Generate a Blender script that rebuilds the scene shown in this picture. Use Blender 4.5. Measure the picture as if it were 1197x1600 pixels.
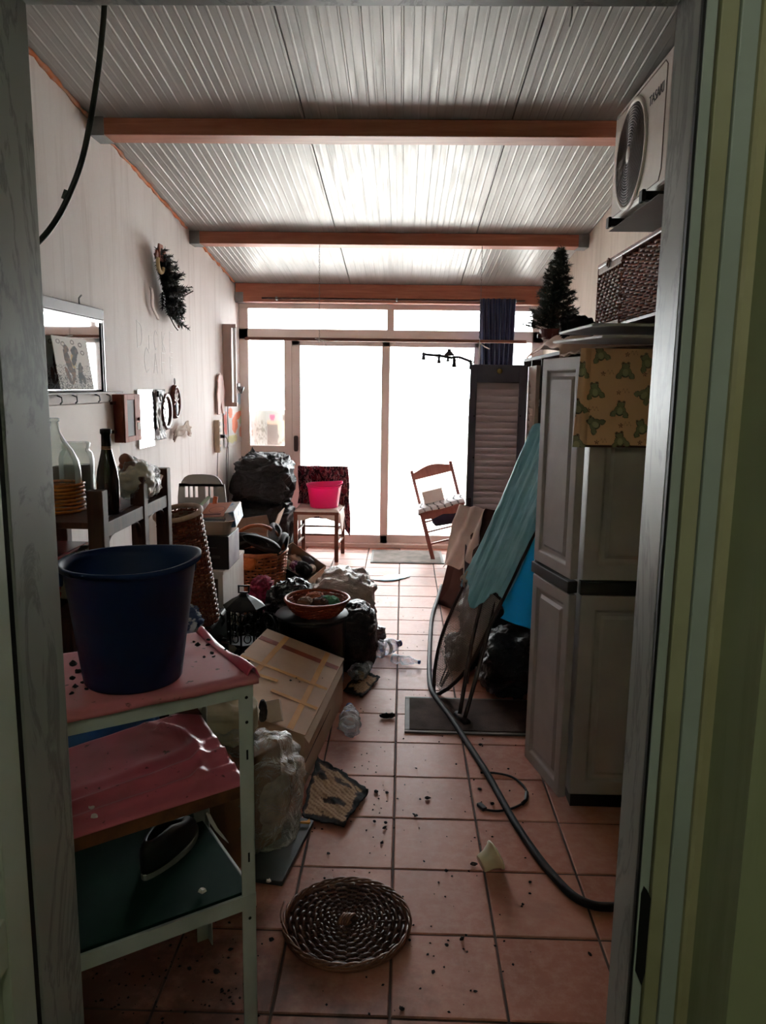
import bpy, bmesh, math, random
from mathutils import Vector, Matrix, noise

for o in list(bpy.data.objects):
    bpy.data.objects.remove(o, do_unlink=True)
SC = bpy.context.scene
COL = SC.collection
PI = math.pi
R = math.radians
rnd = random.Random(7)

# ------------------------------------------------------------------ camera
IMW, IMH, FPX = 1197.0, 1600.0, 1193.58
CAMH = 1.568
PITCH, YAW, ROLL = R(9.4361), R(1.387), R(0.8033)
_f = Vector((-math.sin(YAW)*math.cos(PITCH), math.cos(YAW)*math.cos(PITCH), -math.sin(PITCH)))
_r0 = Vector((math.cos(YAW), math.sin(YAW), 0))
_u0 = _r0.cross(_f)
_r = _r0*math.cos(ROLL) + _u0*math.sin(ROLL)
_u = -_r0*math.sin(ROLL) + _u0*math.cos(ROLL)
CAMP = Vector((0, 0, CAMH))
cd = bpy.data.cameras.new('camera')
cam = bpy.data.objects.new('camera', cd)
COL.objects.link(cam)
cam.matrix_world = Matrix(((_r.x, _u.x, -_f.x, 0), (_r.y, _u.y, -_f.y, 0), (_r.z, _u.z, -_f.z, CAMH), (0, 0, 0, 1)))
cd.sensor_fit = 'VERTICAL'
cd.sensor_height = 24.0
cd.lens = FPX/IMH*24.0
cd.clip_start = 0.02
SC.camera = cam

# ------------------------------------------------------------------ light
W = bpy.data.worlds.new('overcast_sky')
SC.world = W
W.use_nodes = True
W.node_tree.nodes['Background'].inputs[0].default_value = (0.975, 0.985, 1.0, 1)
W.node_tree.nodes['Background'].inputs[1].default_value = 20.0
SC.view_settings.view_transform = 'Standard'
SC.view_settings.look = 'None'
SC.view_settings.gamma = 1.0
SC.view_settings.exposure = 0.12
SC.view_settings.use_curve_mapping = False

# ------------------------------------------------------------------ pixel -> point on a surface
def ray(u, v):
    return _f + _r*((u-IMW/2)/FPX) - _u*((v-IMH/2)/FPX)
def FL(u, v, z=0.0):
    d = ray(u, v); return CAMP + d*((z-CAMH)/d.z)
def AX(u, v, X):
    d = ray(u, v); return CAMP + d*(X/d.x)
def AY(u, v, Y):
    d = ray(u, v); return CAMP + d*(Y/d.y)

# ------------------------------------------------------------------ mesh builder
class MB:
    def __init__(s):
        s.v = []; s.f = []; s.c = None
    def add(s, vs, fs):
        o = len(s.v)
        s.v += [Vector(p) for p in vs]
        s.f += [tuple(i+o for i in f) for f in fs]
        return s
    def box(s, x0, x1, y0, y1, z0, z1, m=None):
        vs = [Vector((x, y, z)) for z in (z0, z1) for y in (y0, y1) for x in (x0, x1)]
        if m: vs = [m @ p for p in vs]
        return s.add(vs, [(0,2,3,1),(4,5,7,6),(0,1,5,4),(2,6,7,3),(0,4,6,2),(1,3,7,5)])
    def hexa(s, b, t):   # 4 bottom pts, 4 top pts (counter-clockwise from above)
        return s.add(list(b)+list(t), [(3,2,1,0),(4,5,6,7),(0,1,5,4),(1,2,6,5),(2,3,7,6),(3,0,4,7)])
    def bar(s, p0, p1, w, h, up=(0,0,1)):
        p0 = Vector(p0); p1 = Vector(p1); d = (p1-p0).normalized(); up = Vector(up)
        x = d.cross(up)
        if x.length < 1e-4: x = d.cross(Vector((1,0,0)))
        x.normalize(); y = x.cross(d).normalized()
        vs = []
        for p in (p0, p1):
            for a, b in ((-1,-1),(1,-1),(1,1),(-1,1)):
                vs.append(p + x*(a*w/2) + y*(b*h/2))
        return s.add(vs, [(0,1,2,3),(7,6,5,4),(0,4,5,1),(1,5,6,2),(2,6,7,3),(3,7,4,0)])
    def tube(s, pts, r, n=8, closed=False, caps=True):
        pts = [Vector(p) for p in pts]; m = len(pts)
        rr = r if isinstance(r, (list, tuple)) else [r]*m
        t0 = (pts[1]-pts[0]).normalized()
        nrm = t0.orthogonal().normalized()
        vs = []
        for i, p in enumerate(pts):
            if closed: t = pts[(i+1) % m]-pts[i-1]
            else: t = pts[min(i+1, m-1)]-pts[max(i-1, 0)]
            if t.length < 1e-9: t = t0
            t = t.normalized()
            nrm = (nrm - t*nrm.dot(t))
            if nrm.length < 1e-6: nrm = t.orthogonal()
            nrm.normalize(); b = t.cross(nrm)
            for k in range(n):
                a = 2*PI*k/n
                vs.append(p + (nrm*math.cos(a)+b*math.sin(a))*rr[i])
        fs = []
        for i in range(m if closed else m-1):
            j = (i+1) % m
            for k in range(n):
                l = (k+1) % n
                fs.append((i*n+k, i*n+l, j*n+l, j*n+k))
        if caps and not closed:
            fs.append(tuple(range(n-1, -1, -1)))
            fs.append(tuple((m-1)*n+k for k in range(n)))
        return s.add(vs, fs)
    def lathe(s, prof, n=24, m=None, cap0=True, cap1=False, sx=1.0, sy=1.0):
        vs = []
        for r, z in prof:
            for k in range(n):
                a = 2*PI*k/n
                vs.append(Vector((r*math.cos(a)*sx, r*math.sin(a)*sy, z)))
        if m: vs = [m @ p for p in vs]
        fs = []
        for i in range(len(prof)-1):
            for k in range(n):
                l = (k+1) % n
                fs.append((i*n+k, i*n+l, (i+1)*n+l, (i+1)*n+k))
        if cap0: fs.append(tuple(range(n-1, -1, -1)))
        if cap1: fs.append(tuple((len(prof)-1)*n+k for k in range(n)))
        return s.add(vs, fs)
    def prism(s, poly, t0, t1, m=None):
        n = len(poly)
        vs = [Vector((x, y, t0)) for x, y in poly] + [Vector((x, y, t1)) for x, y in poly]
        if m: vs = [m @ p for p in vs]
        fs = [tuple(range(n-1, -1, -1)), tuple(range(n, 2*n))]
        fs += [(i, (i+1) % n, n+(i+1) % n, n+i) for i in range(n)]
        return s.add(vs, fs)
    def grid(s, nu, nv, f, colf=None, wrap=False):
        vs = []; cs = []
        for j in range(nv+1):
            for i in range(nu+1):
                vs.append(Vector(f(i/nu, j/nv)))
                if colf: cs.append(colf(i/nu, j/nv))
        fs = [(j*(nu+1)+i, j*(nu+1)+i+1, (j+1)*(nu+1)+i+1, (j+1)*(nu+1)+i) for j in range(nv) for i in range(nu)]
        if colf: s.c = (s.c or []) + cs
        return s.add(vs, fs)
    def ell(s, c, r, nu=16, nv=10, m=None):
        c = Vector(c); vs = []
        for j in range(nv+1):
            t = PI*j/nv
            for i in range(nu):
                a = 2*PI*i/nu
                p = Vector((r[0]*math.sin(t)*math.cos(a), r[1]*math.sin(t)*math.sin(a), -r[2]*math.cos(t)))
                if m: p = m @ p
                vs.append(c+p)
        fs = [(j*nu+i, j*nu+(i+1) % nu, (j+1)*nu+(i+1) % nu, (j+1)*nu+i) for j in range(nv) for i in range(nu)]
        return s.add(vs, fs)

XF = {}
def mesh_of(name, mb, m, inv=None):
    me = bpy.data.meshes.new(name)
    vs = mb.v if inv is None else [inv @ p for p in mb.v]
    me.from_pydata([tuple(p) for p in vs], [], mb.f)
    if mb.c:
        ca = me.color_attributes.new('Col', 'FLOAT_COLOR', 'POINT')
        flat = []
        for c in mb.c: flat += [c[0], c[1], c[2], 1.0]
        ca.data.foreach_set('color', flat)
    me.materials.append(m)
    me.validate()
    return me
def finish(o, smooth=False, bevel=0, solid=0, sub=0, seg=2):
    if smooth:
        o.data.polygons.foreach_set('use_smooth', [True]*len(o.data.polygons))
    if solid:
        d = o.modifiers.new('solid', 'SOLIDIFY'); d.thickness = solid; d.offset = 0
    if bevel:
        b = o.modifiers.new('bevel', 'BEVEL'); b.width = bevel; b.segments = seg; b.limit_method = 'ANGLE'; b.angle_limit = R(40)
    if sub:
        d = o.modifiers.new('sub', 'SUBSURF'); d.levels = sub; d.render_levels = sub
    if smooth and bevel == 0 and smooth == 'auto':
        pass
def obj(name, mb, m, parent=None, smooth=False, bevel=0, solid=0, sub=0, local=False, label=None, seg=2):
    """a part: a mesh under its thing; mb in world coordinates unless local"""
    P = XF.get(parent, Matrix.Identity(4)) if parent else Matrix.Identity(4)
    inv = None if (local or parent is None) else P.inverted()
    me = mesh_of(name, mb, m, inv)
    o = bpy.data.objects.new(name, me); COL.objects.link(o)
    if parent: o.parent = parent
    XF[o] = P.copy()
    finish(o, smooth, bevel, solid, sub, seg)
    if label: o['label'] = label
    return o
def tag(o, label, cat, group=None, kind=None):
    o['label'] = label
    if cat: o['category'] = cat
    if group: o['group'] = group
    if kind: o['kind'] = kind
    return o
def thing(name, label, cat, loc=(0,0,0), rotz=0.0, rot=None, group=None):
    o = bpy.data.objects.new(name, None); COL.objects.link(o)
    o.empty_display_size = 0.05
    mt = Matrix.Translation(Vector(loc)) @ (rot.to_4x4() if rot else Matrix.Rotation(rotz, 4, 'Z'))
    o.matrix_world = mt
    XF[o] = mt
    tag(o, label, cat, group)
    return o
def single(name, mb, m, label, cat, loc=None, group=None, kind=None, **kw):
    """a thing that is one mesh; mb in world coordinates, origin at loc"""
    if loc is None:
        xs = [p.x for p in mb.v]; ys = [p.y for p in mb.v]; zs = [p.z for p in mb.v]
        loc = ((min(xs)+max(xs))/2, (min(ys)+max(ys))/2, min(zs))
    mt = Matrix.Translation(Vector(loc))
    me = mesh_of(name, mb, m, mt.inverted())
    o = bpy.data.objects.new(name, me); COL.objects.link(o)
    o.location = loc; XF[o] = mt
    finish(o, **kw)
    return tag(o, label, cat, group, kind)
def struct(name, mb, m, parent=None, **kw):
    o = obj(name, mb, m, parent, **kw)
    if parent is None: o['kind'] = 'structure'
    return o
def put(o, parent, name=None):
    """a copy of a part sharing its mesh"""
    c = o.copy(); COL.objects.link(c); c.parent = parent
    XF[c] = XF[parent].copy()
    return c
def fbm(p, oct=3):
    a = 0; s = 1; t = 0
    for i in range(oct):
        a += noise.noise(p*(2**i))*s; t += s; s *= .5
    return a/t
def ridge(p):
    return 1-abs(noise.noise(p))*2
def catmull(pts, n=8):
    pts = [Vector(p) for p in pts]; out = []
    P = [pts[0]*2-pts[1]] + pts + [pts[-1]*2-pts[-2]]
    for i in range(1, len(P)-2):
        for k in range(n):
            t = k/n; a, b, c, d = P[i-1], P[i], P[i+1], P[i+2]
            out.append(.5*((2*b)+(c-a)*t+(2*a-5*b+4*c-d)*t*t+(3*b-a-3*c+d)*t**3))
    out.append(pts[-1])
    return out
def arc(c, r, a0, a1, n, ax=(1,0,0), ay=(0,1,0)):
    c = Vector(c); ax = Vector(ax); ay = Vector(ay)
    return [c+ax*(r*math.cos(a0+(a1-a0)*i/n))+ay*(r*math.sin(a0+(a1-a0)*i/n)) for i in range(n+1)]
def frame(o, x, y, z=None):
    x = Vector(x).normalized(); y = Vector(y); 
    zz = x.cross(y).normalized() if z is None else Vector(z).normalized()
    y = zz.cross(x).normalized()
    o = Vector(o)
    return Matrix(((x.x,y.x,zz.x,o.x),(x.y,y.y,zz.y,o.y),(x.z,y.z,zz.z,o.z),(0,0,0,1)))

# ------------------------------------------------------------------ materials
def C(r, g, b):
    return tuple(((c/255)/12.92 if c/255 <= .04045 else ((c/255+.055)/1.055)**2.4) for c in (r, g, b))
def L4(c): return (c[0], c[1], c[2], 1)
def newmat(name):
    m = bpy.data.materials.new(name); m.use_nodes = True
    nt = m.node_tree; b = nt.nodes['Principled BSDF']
    return m, nt, b
def coords(nt, scale=(1,1,1), kind='Object', rot=(0,0,0)):
    tc = nt.nodes.new('ShaderNodeTexCoord'); mp = nt.nodes.new('ShaderNodeMapping')
    mp.inputs['Scale'].default_value = scale; mp.inputs['Rotation'].default_value = rot
    nt.links.new(tc.outputs[kind], mp.inputs[0])
    return mp.outputs[0]
def noisen(nt, vec, scale, detail=4, rough=.55, dist=0):
    n = nt.nodes.new('ShaderNodeTexNoise'); n.inputs['Scale'].default_value = scale
    n.inputs['Detail'].default_value = detail; n.inputs['Roughness'].default_value = rough
    n.inputs['Distortion'].default_value = dist
    nt.links.new(vec, n.inputs['Vector'])
    return n.outputs[0]
def ramp(nt, fac, stops):
    r = nt.nodes.new('ShaderNodeValToRGB'); e = r.color_ramp.elements
    e[0].position, e[0].color = stops[0][0], L4(stops[0][1])
    e[1].position, e[1].color = stops[-1][0], L4(stops[-1][1])
    for p, c in stops[1:-1]:
        k = e.new(p); k.color = L4(c)
    nt.links.new(fac, r.inputs[0])
    return r.outputs[0]
def mixc(nt, fac, a, b, mode='MIX'):
    n = nt.nodes.new('ShaderNodeMix'); n.data_type = 'RGBA'; n.blend_type = mode
    for sock, val in ((n.inputs[0], fac), (n.inputs[6], a), (n.inputs[7], b)):
        if isinstance(val, (int, float)): sock.default_value = val
        elif isinstance(val, tuple): sock.default_value = L4(val)
        else: nt.links.new(val, sock)
    return n.outputs[2]
def bumpn(nt, b, h, strength=.3, dist=.01):
    n = nt.nodes.new('ShaderNodeBump'); n.inputs['Strength'].default_value = strength
    n.inputs['Distance'].default_value = dist
    nt.links.new(h, n.inputs['Height']); nt.links.new(n.outputs[0], b.inputs['Normal'])
def M(name, col, rough=.6, metal=0.0, col2=None, ns=6.0, stretch=(1,1,1), lo=.35, hi=.65, bump=0, bs=40.0, bd=.004, spec=None, sheen=0):
    m, nt, b = newmat(name)
    b.inputs['Base Color'].default_value = L4(col); b.inputs['Roughness'].default_value = rough
    b.inputs['Metallic'].default_value = metal
    if spec is not None: b.inputs['Specular IOR Level'].default_value = spec
    if sheen: b.inputs['Sheen Weight'].default_value = sheen
    vec = coords(nt, stretch)
    if col2:
        n = noisen(nt, vec, ns)
        nt.links.new(ramp(nt, n, [(lo, col), (hi, col2)]), b.inputs['Base Color'])
    if bump:
        bumpn(nt, b, noisen(nt, vec, bs, 3), bump, bd)
    return m
def crinkle(name, c1, c2, rough=.3, sc=9.0, st=.7, spec=.5):
    """thin plastic sheet: fine creases as relief"""
    m, nt, b = newmat(name)
    n1 = noisen(nt, coords(nt, (1,1,1.8)), sc, 6, .6, 2.2); n2 = noisen(nt, coords(nt), 4, 3)
    nt.links.new(ramp(nt, n2, [(.35, c1), (.65, c2)]), b.inputs['Base Color'])
    b.inputs['Roughness'].default_value = rough; b.inputs['Specular IOR Level'].default_value = spec
    bumpn(nt, b, n1, st, .03)
    return m
def wood(name, c1, c2, rough=.45, axis=0, scale=9.0, bump=.12, spec=.4):
    st = [7.0, 7.0, 7.0]; st[axis] = .55
    m, nt, b = newmat(name)
    vec = coords(nt, tuple(st))
    n1 = noisen(nt, vec, scale*.5, 6, .6, .6)
    n2 = noisen(nt, coords(nt), 2.2, 3)
    c = ramp(nt, n1, [(.3, c1), (.52, tuple((a+b_)/2 for a, b_ in zip(c1, c2))), (.68, c2)])
    c = mixc(nt, ramp(nt, n2, [(.35, (0,0,0)), (.75, (.45,.45,.45))]), c, c1)
    nt.links.new(c, b.inputs['Base Color']); b.inputs['Roughness'].default_value = rough; b.inputs['Specular IOR Level'].default_value = spec
    bumpn(nt, b, n1, bump, .002)
    return m
def attr(name, rough=.8, bump=0, bs=200.0, spec=.3):
    m, nt, b = newmat(name)
    a = nt.nodes.new('ShaderNodeVertexColor'); a.layer_name = 'Col'
    nt.links.new(a.outputs[0], b.inputs['Base Color']); b.inputs['Roughness'].default_value = rough
    b.inputs['Specular IOR Level'].default_value = spec
    if bump: bumpn(nt, b, noisen(nt, coords(nt), bs, 2), bump, .002)
    return m
def clear(name, tint=(.95,.97,1), base=.06, edge=.55, rough=.08, col=(.9,.93,.97), crease=0, cs=14.0):
    """thin clear film or glass: what is behind shows through, with reflections"""
    m = bpy.data.materials.new(name); m.use_nodes = True
    nt = m.node_tree
    for n in list(nt.nodes): nt.nodes.remove(n)
    out = nt.nodes.new('ShaderNodeOutputMaterial'); mx = nt.nodes.new('ShaderNodeMixShader')
    tr = nt.nodes.new('ShaderNodeBsdfTransparent'); tr.inputs[0].default_value = L4(tint)
    p = nt.nodes.new('ShaderNodeBsdfPrincipled'); p.inputs['Base Color'].default_value = L4(col)
    p.inputs['Roughness'].default_value = rough
    fr = nt.nodes.new('ShaderNodeLayerWeight'); fr.inputs[0].default_value = .35
    if crease:
        bumpn(nt, p, noisen(nt, coords(nt), cs, 5, .6, 2.5), crease, .02)
        nt.links.new(p.inputs['Normal'].links[0].from_socket, fr.inputs['Normal'])
    mr = nt.nodes.new('ShaderNodeMapRange'); mr.inputs[3].default_value = base; mr.inputs[4].default_value = edge
    nt.links.new(fr.outputs[1], mr.inputs[0]); nt.links.new(mr.outputs[0], mx.inputs[0])
    nt.links.new(tr.outputs[0], mx.inputs[1]); nt.links.new(p.outputs[0], mx.inputs[2])
    nt.links.new(mx.outputs[0], out.inputs[0])
    return m
def pane_mat(name):
    m = bpy.data.materials.new(name); m.use_nodes = True
    nt = m.node_tree
    for n in list(nt.nodes): nt.nodes.remove(n)
    out = nt.nodes.new('ShaderNodeOutputMaterial'); mx = nt.nodes.new('ShaderNodeMixShader')
    tr = nt.nodes.new('ShaderNodeBsdfTransparent'); tr.inputs[0].default_value = (.95,.97,.97,1)
    gl = nt.nodes.new('ShaderNodeBsdfGlossy'); gl.inputs['Roughness'].default_value = .02
    fr = nt.nodes.new('ShaderNodeFresnel'); fr.inputs[0].default_value = 1.45
    nt.links.new(fr.outputs[0], mx.inputs[0]); nt.links.new(tr.outputs[0], mx.inputs[1]); nt.links.new(gl.outputs[0], mx.inputs[2])
    nt.links.new(mx.outputs[0], out.inputs[0])
    return m
SC.cycles.use_denoising = True
SC.cycles.max_bounces = 10
SC.cycles.diffuse_bounces = 6
SC.cycles.transparent_max_bounces = 16
SC.cycles.sample_clamp_indirect = 12.0

# ================================================================== the room
XL, XR, YF, YB = -1.56, 1.30, 1.09, 7.40       # left, right, door-side, garden-side
def ceil_z(y): return 2.905 - 0.112*(y-3.37)

def tile_mat():
    m, nt, b = newmat('terracotta_tile')
    oi = nt.nodes.new('ShaderNodeObjectInfo')
    tc = nt.nodes.new('ShaderNodeTexCoord')
    add = nt.nodes.new('ShaderNodeVectorMath'); add.operation = 'ADD'
    nt.links.new(tc.outputs['Object'], add.inputs[0]); nt.links.new(oi.outputs['Location'], add.inputs[1])
    n1 = noisen(nt, add.outputs[0], 3.0, 6, .6); n2 = noisen(nt, add.outputs[0], 26.0, 5, .65); n3 = noisen(nt, add.outputs[0], 1.3, 5, .6, .6)
    base = ramp(nt, oi.outputs['Random'], [(0, C(178,112,92)), (.5, C(190,124,104)), (1, C(200,138,120))])
    c = mixc(nt, ramp(nt, n1, [(.35, (0,0,0)), (.7, (.55,.55,.55))]), base, C(150,84,60))
    c = mixc(nt, ramp(nt, n2, [(.42, (0,0,0)), (.72, (.5,.5,.5))]), c, C(205,160,140))
    c = mixc(nt, ramp(nt, n3, [(.56, (0,0,0)), (.74, (.55,.55,.55))]), c, C(96,62,50))
    # soot around the rack, widened to paint the near floor darker
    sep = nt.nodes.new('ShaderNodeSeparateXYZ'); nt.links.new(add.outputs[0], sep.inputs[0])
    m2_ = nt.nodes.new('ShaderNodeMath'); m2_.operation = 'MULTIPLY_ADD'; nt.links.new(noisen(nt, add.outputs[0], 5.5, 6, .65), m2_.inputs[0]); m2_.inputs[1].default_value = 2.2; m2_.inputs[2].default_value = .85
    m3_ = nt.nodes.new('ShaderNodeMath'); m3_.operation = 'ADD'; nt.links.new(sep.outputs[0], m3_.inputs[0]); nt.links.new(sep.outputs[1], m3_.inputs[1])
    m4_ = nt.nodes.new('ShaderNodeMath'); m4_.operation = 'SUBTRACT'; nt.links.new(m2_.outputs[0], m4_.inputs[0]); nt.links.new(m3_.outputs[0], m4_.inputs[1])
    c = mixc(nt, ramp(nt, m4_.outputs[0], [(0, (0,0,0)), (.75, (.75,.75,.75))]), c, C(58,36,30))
    nt.links.new(c, b.inputs['Base Color'])
    nt.links.new(ramp(nt, n2, [(.3, (.45,)*3), (.7, (.65,)*3)]), b.inputs['Roughness']); b.inputs['Specular IOR Level'].default_value = .3
    bumpn(nt, b, n1, .12, .004)
    return m
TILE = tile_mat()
GROUT = M('grout', C(92,70,62), .9, col2=C(60,46,42), ns=9)

def plaster(name, c1, c2, streak, rough=.85, sc=1.0):
    m, nt, b = newmat(name)
    a = noisen(nt, coords(nt, (1,1,.45)), 2.2*sc, 6, .6)
    s = noisen(nt, coords(nt, (5,5,.35)), 3.0*sc, 5, .65, .4)
    d = noisen(nt, coords(nt), 30, 4)
    c = mixc(nt, ramp(nt, a, [(.35, (0,0,0)), (.7, (1,1,1))]), c1, c2)
    c = mixc(nt, ramp(nt, s, [(.52, (0,0,0)), (.78, (.6,.6,.6))]), c, streak)
    nt.links.new(c, b.inputs['Base Color']); b.inputs['Roughness'].default_value = rough
    bumpn(nt, b, d, .12, .004)
    return m
WALLM = plaster('stained_plaster', C(243,237,235), C(234,226,223), C(200,188,183))
WALLR = plaster('streaked_render', C(216,200,186), C(200,184,168), C(150,120,100), sc=1.6)

# floor: a grout bed and every tile a piece of its own
fl = struct('floor', MB().box(XL-.1, XR+.1, YF-.14, YB+.1, -.15, -.004), GROUT)
TS, GX, GY, GAP = .30, -.0066, 1.686, .007
proto = {}
for i in range(-6, 5):
    for j in range(-3, 20):
        x0, x1 = max(GX+i*TS+GAP/2, XL), min(GX+(i+1)*TS-GAP/2, XR)
        y0, y1 = max(GY+j*TS+GAP/2, YF-.1), min(GY+(j+1)*TS-GAP/2, YB-.03)
        if x1-x0 < .02 or y1-y0 < .02: continue
        w, d = round(x1-x0, 3), round(y1-y0, 3)
        if (w, d) not in proto:
            mb = MB(); c = .003
            mb.hexa([(-w/2,-d/2,-.01),(w/2,-d/2,-.01),(w/2,d/2,-.01),(-w/2,d/2,-.01)], [(-w/2,-d/2,-c),(w/2,-d/2,-c),(w/2,d/2,-c),(-w/2,d/2,-c)])
            mb.f.pop(1)
            mb.add([(-w/2,-d/2,-c),(w/2,-d/2,-c),(w/2,d/2,-c),(-w/2,d/2,-c),(-w/2+c,-d/2+c,0),(w/2-c,-d/2+c,0),(w/2-c,d/2-c,0),(-w/2+c,d/2-c,0)],
                   [(4,5,6,7),(0,1,5,4),(1,2,6,5),(2,3,7,6),(3,0,4,7)])
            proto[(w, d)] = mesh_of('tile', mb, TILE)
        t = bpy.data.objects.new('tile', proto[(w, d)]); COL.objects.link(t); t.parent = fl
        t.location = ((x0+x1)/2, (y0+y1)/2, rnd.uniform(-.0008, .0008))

# side walls follow the falling roof line
def side_wall(name, x0, x1, m):
    mb = MB()
    ya, yb = YF-.14, YB+.12
    mb.hexa([(x0,ya,-.15),(x1,ya,-.15),(x1,yb,-.15),(x0,yb,-.15)], [(x0,ya,ceil_z(ya)+.05),(x1,ya,ceil_z(ya)+.05),(x1,yb,ceil_z(yb)+.05),(x0,yb,ceil_z(yb)+.05)])
    return struct(name, mb, m)
side_wall('wall_left', XL-.15, XL, WALLM)
side_wall('wall_right', XR, XR+.15, WALLR)
struct('wall_back', MB().box(XL, XR, YB-.03, YB+.12, 2.335, 2.52), WALLM)

# faint chalk writing on the left wall
CHALK = M('chalk', C(252,250,249), .95)
def chalk(strokes, y0, z0, s, name='chalk_letter'):
    for st in strokes:
        pts = [Vector((XL+.001, y0+p[0]*s, z0+p[1]*s)) for p in st]
        pts = catmull(pts, 4) if len(pts) > 2 else pts
        mb = MB()
        for p_, q_ in zip(pts, pts[1:]): mb.bar(p_, q_, .0045, .0008, (1,0,0))
        obj(name, mb, CHALK, bpy.data.objects['wall_left'])
LET = {'D': [[(0,0),(0,1)], [(0,1),(.45,.85),(.55,.5),(.4,.12),(0,0)]], 'I': [[(.15,0),(.15,.62)]],
       'C': [[(.55,.8),(.3,1),(.05,.75),(0,.4),(.2,.03),(.5,.12)]], 'K': [[(0,0),(0,1)], [(.5,.95),(.05,.45)], [(.05,.5),(.5,0)]],
       'E': [[(.5,1),(0,1)], [(0,1),(0,0)], [(0,.5),(.4,.5)], [(0,0),(.5,0)]], 'A': [[(0,0),(.3,1)], [(.3,1),(.6,0)], [(.12,.4),(.48,.4)]],
       'F': [[(0,0),(0,1)], [(0,1),(.55,1)], [(0,.55),(.45,.55)]]}
yy = AX(214, 530, XL).y
for ch, st, dy in (('D',.155,.19),('I',.13,.12),('C',.12,.16),('K',.12,.16),('E',.13,.1)):
    chalk(LET[ch], yy, AX(230, 545, XL).z, st); yy += dy
yy = AX(226, 570, XL).y
for ch, st, dy in (('C',.15,.17),('A',.12,.16),('F',.13,.18),('E',.11,.1)):
    chalk(LET[ch], yy, AX(240, 583, XL).z, st); yy += dy

# ceiling: ribbed sheet panels, each panel a piece
def ceil_mat():
    m, nt, b = newmat('coated_sheet_metal')
    a = noisen(nt, coords(nt, (3,.6,1)), 2.5, 5)
    nt.links.new(ramp(nt, a, [(.3, C(158,156,153)), (.75, C(176,174,171))]), b.inputs['Base Color'])
    b.inputs['Roughness'].default_value = .32; b.inputs['Metallic'].default_value = .15
    nt.links.new(ramp(nt, noisen(nt, coords(nt, (14,1.2,1)), 3, 4), [(.3, (.32,)*3), (.7, (.5,)*3)]), b.inputs['Roughness'])
    return m
CEILM = ceil_mat()
ya, yb = YF-.1, YB+.12
struct('ceiling', MB().hexa([(XL-.15,ya,ceil_z(ya)+.02),(XR+.15,ya,ceil_z(ya)+.02),(XR+.15,yb,ceil_z(yb)+.02),(XL-.15,yb,ceil_z(yb)+.02)],
        [(XL-.15,ya,ceil_z(ya)+.12),(XR+.15,ya,ceil_z(ya)+.12),(XR+.15,yb,ceil_z(yb)+.12),(XL-.15,yb,ceil_z(yb)+.12)]), CEILM)
def panel(x0, x1):
    prof = []
    x = x0+.004
    n = int((x1-x0)/.04)
    for k in range(n):
        a = x0+.004+(x1-x0-.008)*k/n; w = (x1-x0-.008)/n
        hgt = .0022 if k % 2 else .0012
        prof += [(a, 0), (a+w*.62, .0004), (a+w*.72, hgt), (a+w*.86, hgt), (a+w*.95, 0)]
    prof.append((x1-.004, 0))
    vs = []
    for y in (ya, 2.6, 3.7, 4.8, 5.9, yb):
        for px, pz in prof:
            vs.append((px, y, ceil_z(y)-pz+rnd.uniform(-.0004,.0004)))
    m = len(prof)
    fs = [(j*m+i, (j+1)*m+i, (j+1)*m+i+1, j*m+i+1) for j in range(5) for i in range(m-1)]
    # closed upper side
    o = len(vs)
    vs += [(x0+.004, ya, ceil_z(ya)+.019), (x1-.004, ya, ceil_z(ya)+.019), (x1-.004, yb, ceil_z(yb)+.019), (x0+.004, yb, ceil_z(yb)+.019)]
    fs += [(o, o+1, o+2, o+3), (0, o, o+3, 5*m), (m-1, 5*m+m-1, o+2, o+1)]
    obj('panel', MB().add(vs, fs), CEILM, bpy.data.objects['ceiling'])
for a, b_ in ((XL, -.5), (-.5, .5), (.5, XR)): panel(a, b_)

# orange foam squeezed out along the left wall head
FOAM = M('orange_foam', C(214,120,70), .9, col2=C(190,150,130), ns=14)
mb = MB()
for seg in ((1.3, 3.95), (4.12, 5.66), (5.85, 7.15)):
    pts = []; rr = []
    y = seg[0]
    while y < seg[1]:
        pts.append((XL+.006, y, ceil_z(y)-.006+rnd.uniform(-.008,.003))); rr.append(rnd.uniform(.004,.016)); y += .05
    mb.tube(pts, rr, 6)
struct('trim_1', mb, FOAM, smooth=True)

# ------------------------------------------------------------------ garden-side glazing
ALU = M('cream_aluminium', C(240,228,222), .42, col2=C(232,218,210), ns=3)
ALUD = M('aluminium_gasket', C(70,64,62), .6)
PANE = pane_mat('window_glass')
y0, y1 = 7.345, 7.41
win = struct('window_1', MB().box(XL, XR, y0, y1, 2.262, 2.335), ALU, bevel=.003)
def fr(name, *b):
    mb = MB()
    for q in b: mb.box(*q)
    return obj(name, mb, ALU, win, bevel=.003)
fr('head_rail', (XL, XR, y0, y1, 1.975, 2.078))
fr('stile', (XL, -1.475, y0, y1, 0, 2.262)); fr('stile', (1.195, XR, y0, y1, 0, 2.262))
fr('stile', (-1.135, -1.062, y0, y1, 0, 1.975)); fr('stile', (.735, .80, y0, y1, 0, 1.975))
fr('mullion', (-.165, -.10, y0, y1, 2.078, 2.262))
fr('sill_rail', (-1.475, -1.135, y0, y1, .915, .975)); fr('bottom_rail', (-1.475, -1.135, y0, y1, 0, .10))
fr('sill_rail', (.80, 1.195, y0, y1, .915, .975)); fr('bottom_rail', (.80, 1.195, y0, y1, 0, .10))
fr('threshold', (-1.062, .735, 7.30, y1+.03, -.004, .035))
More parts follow.
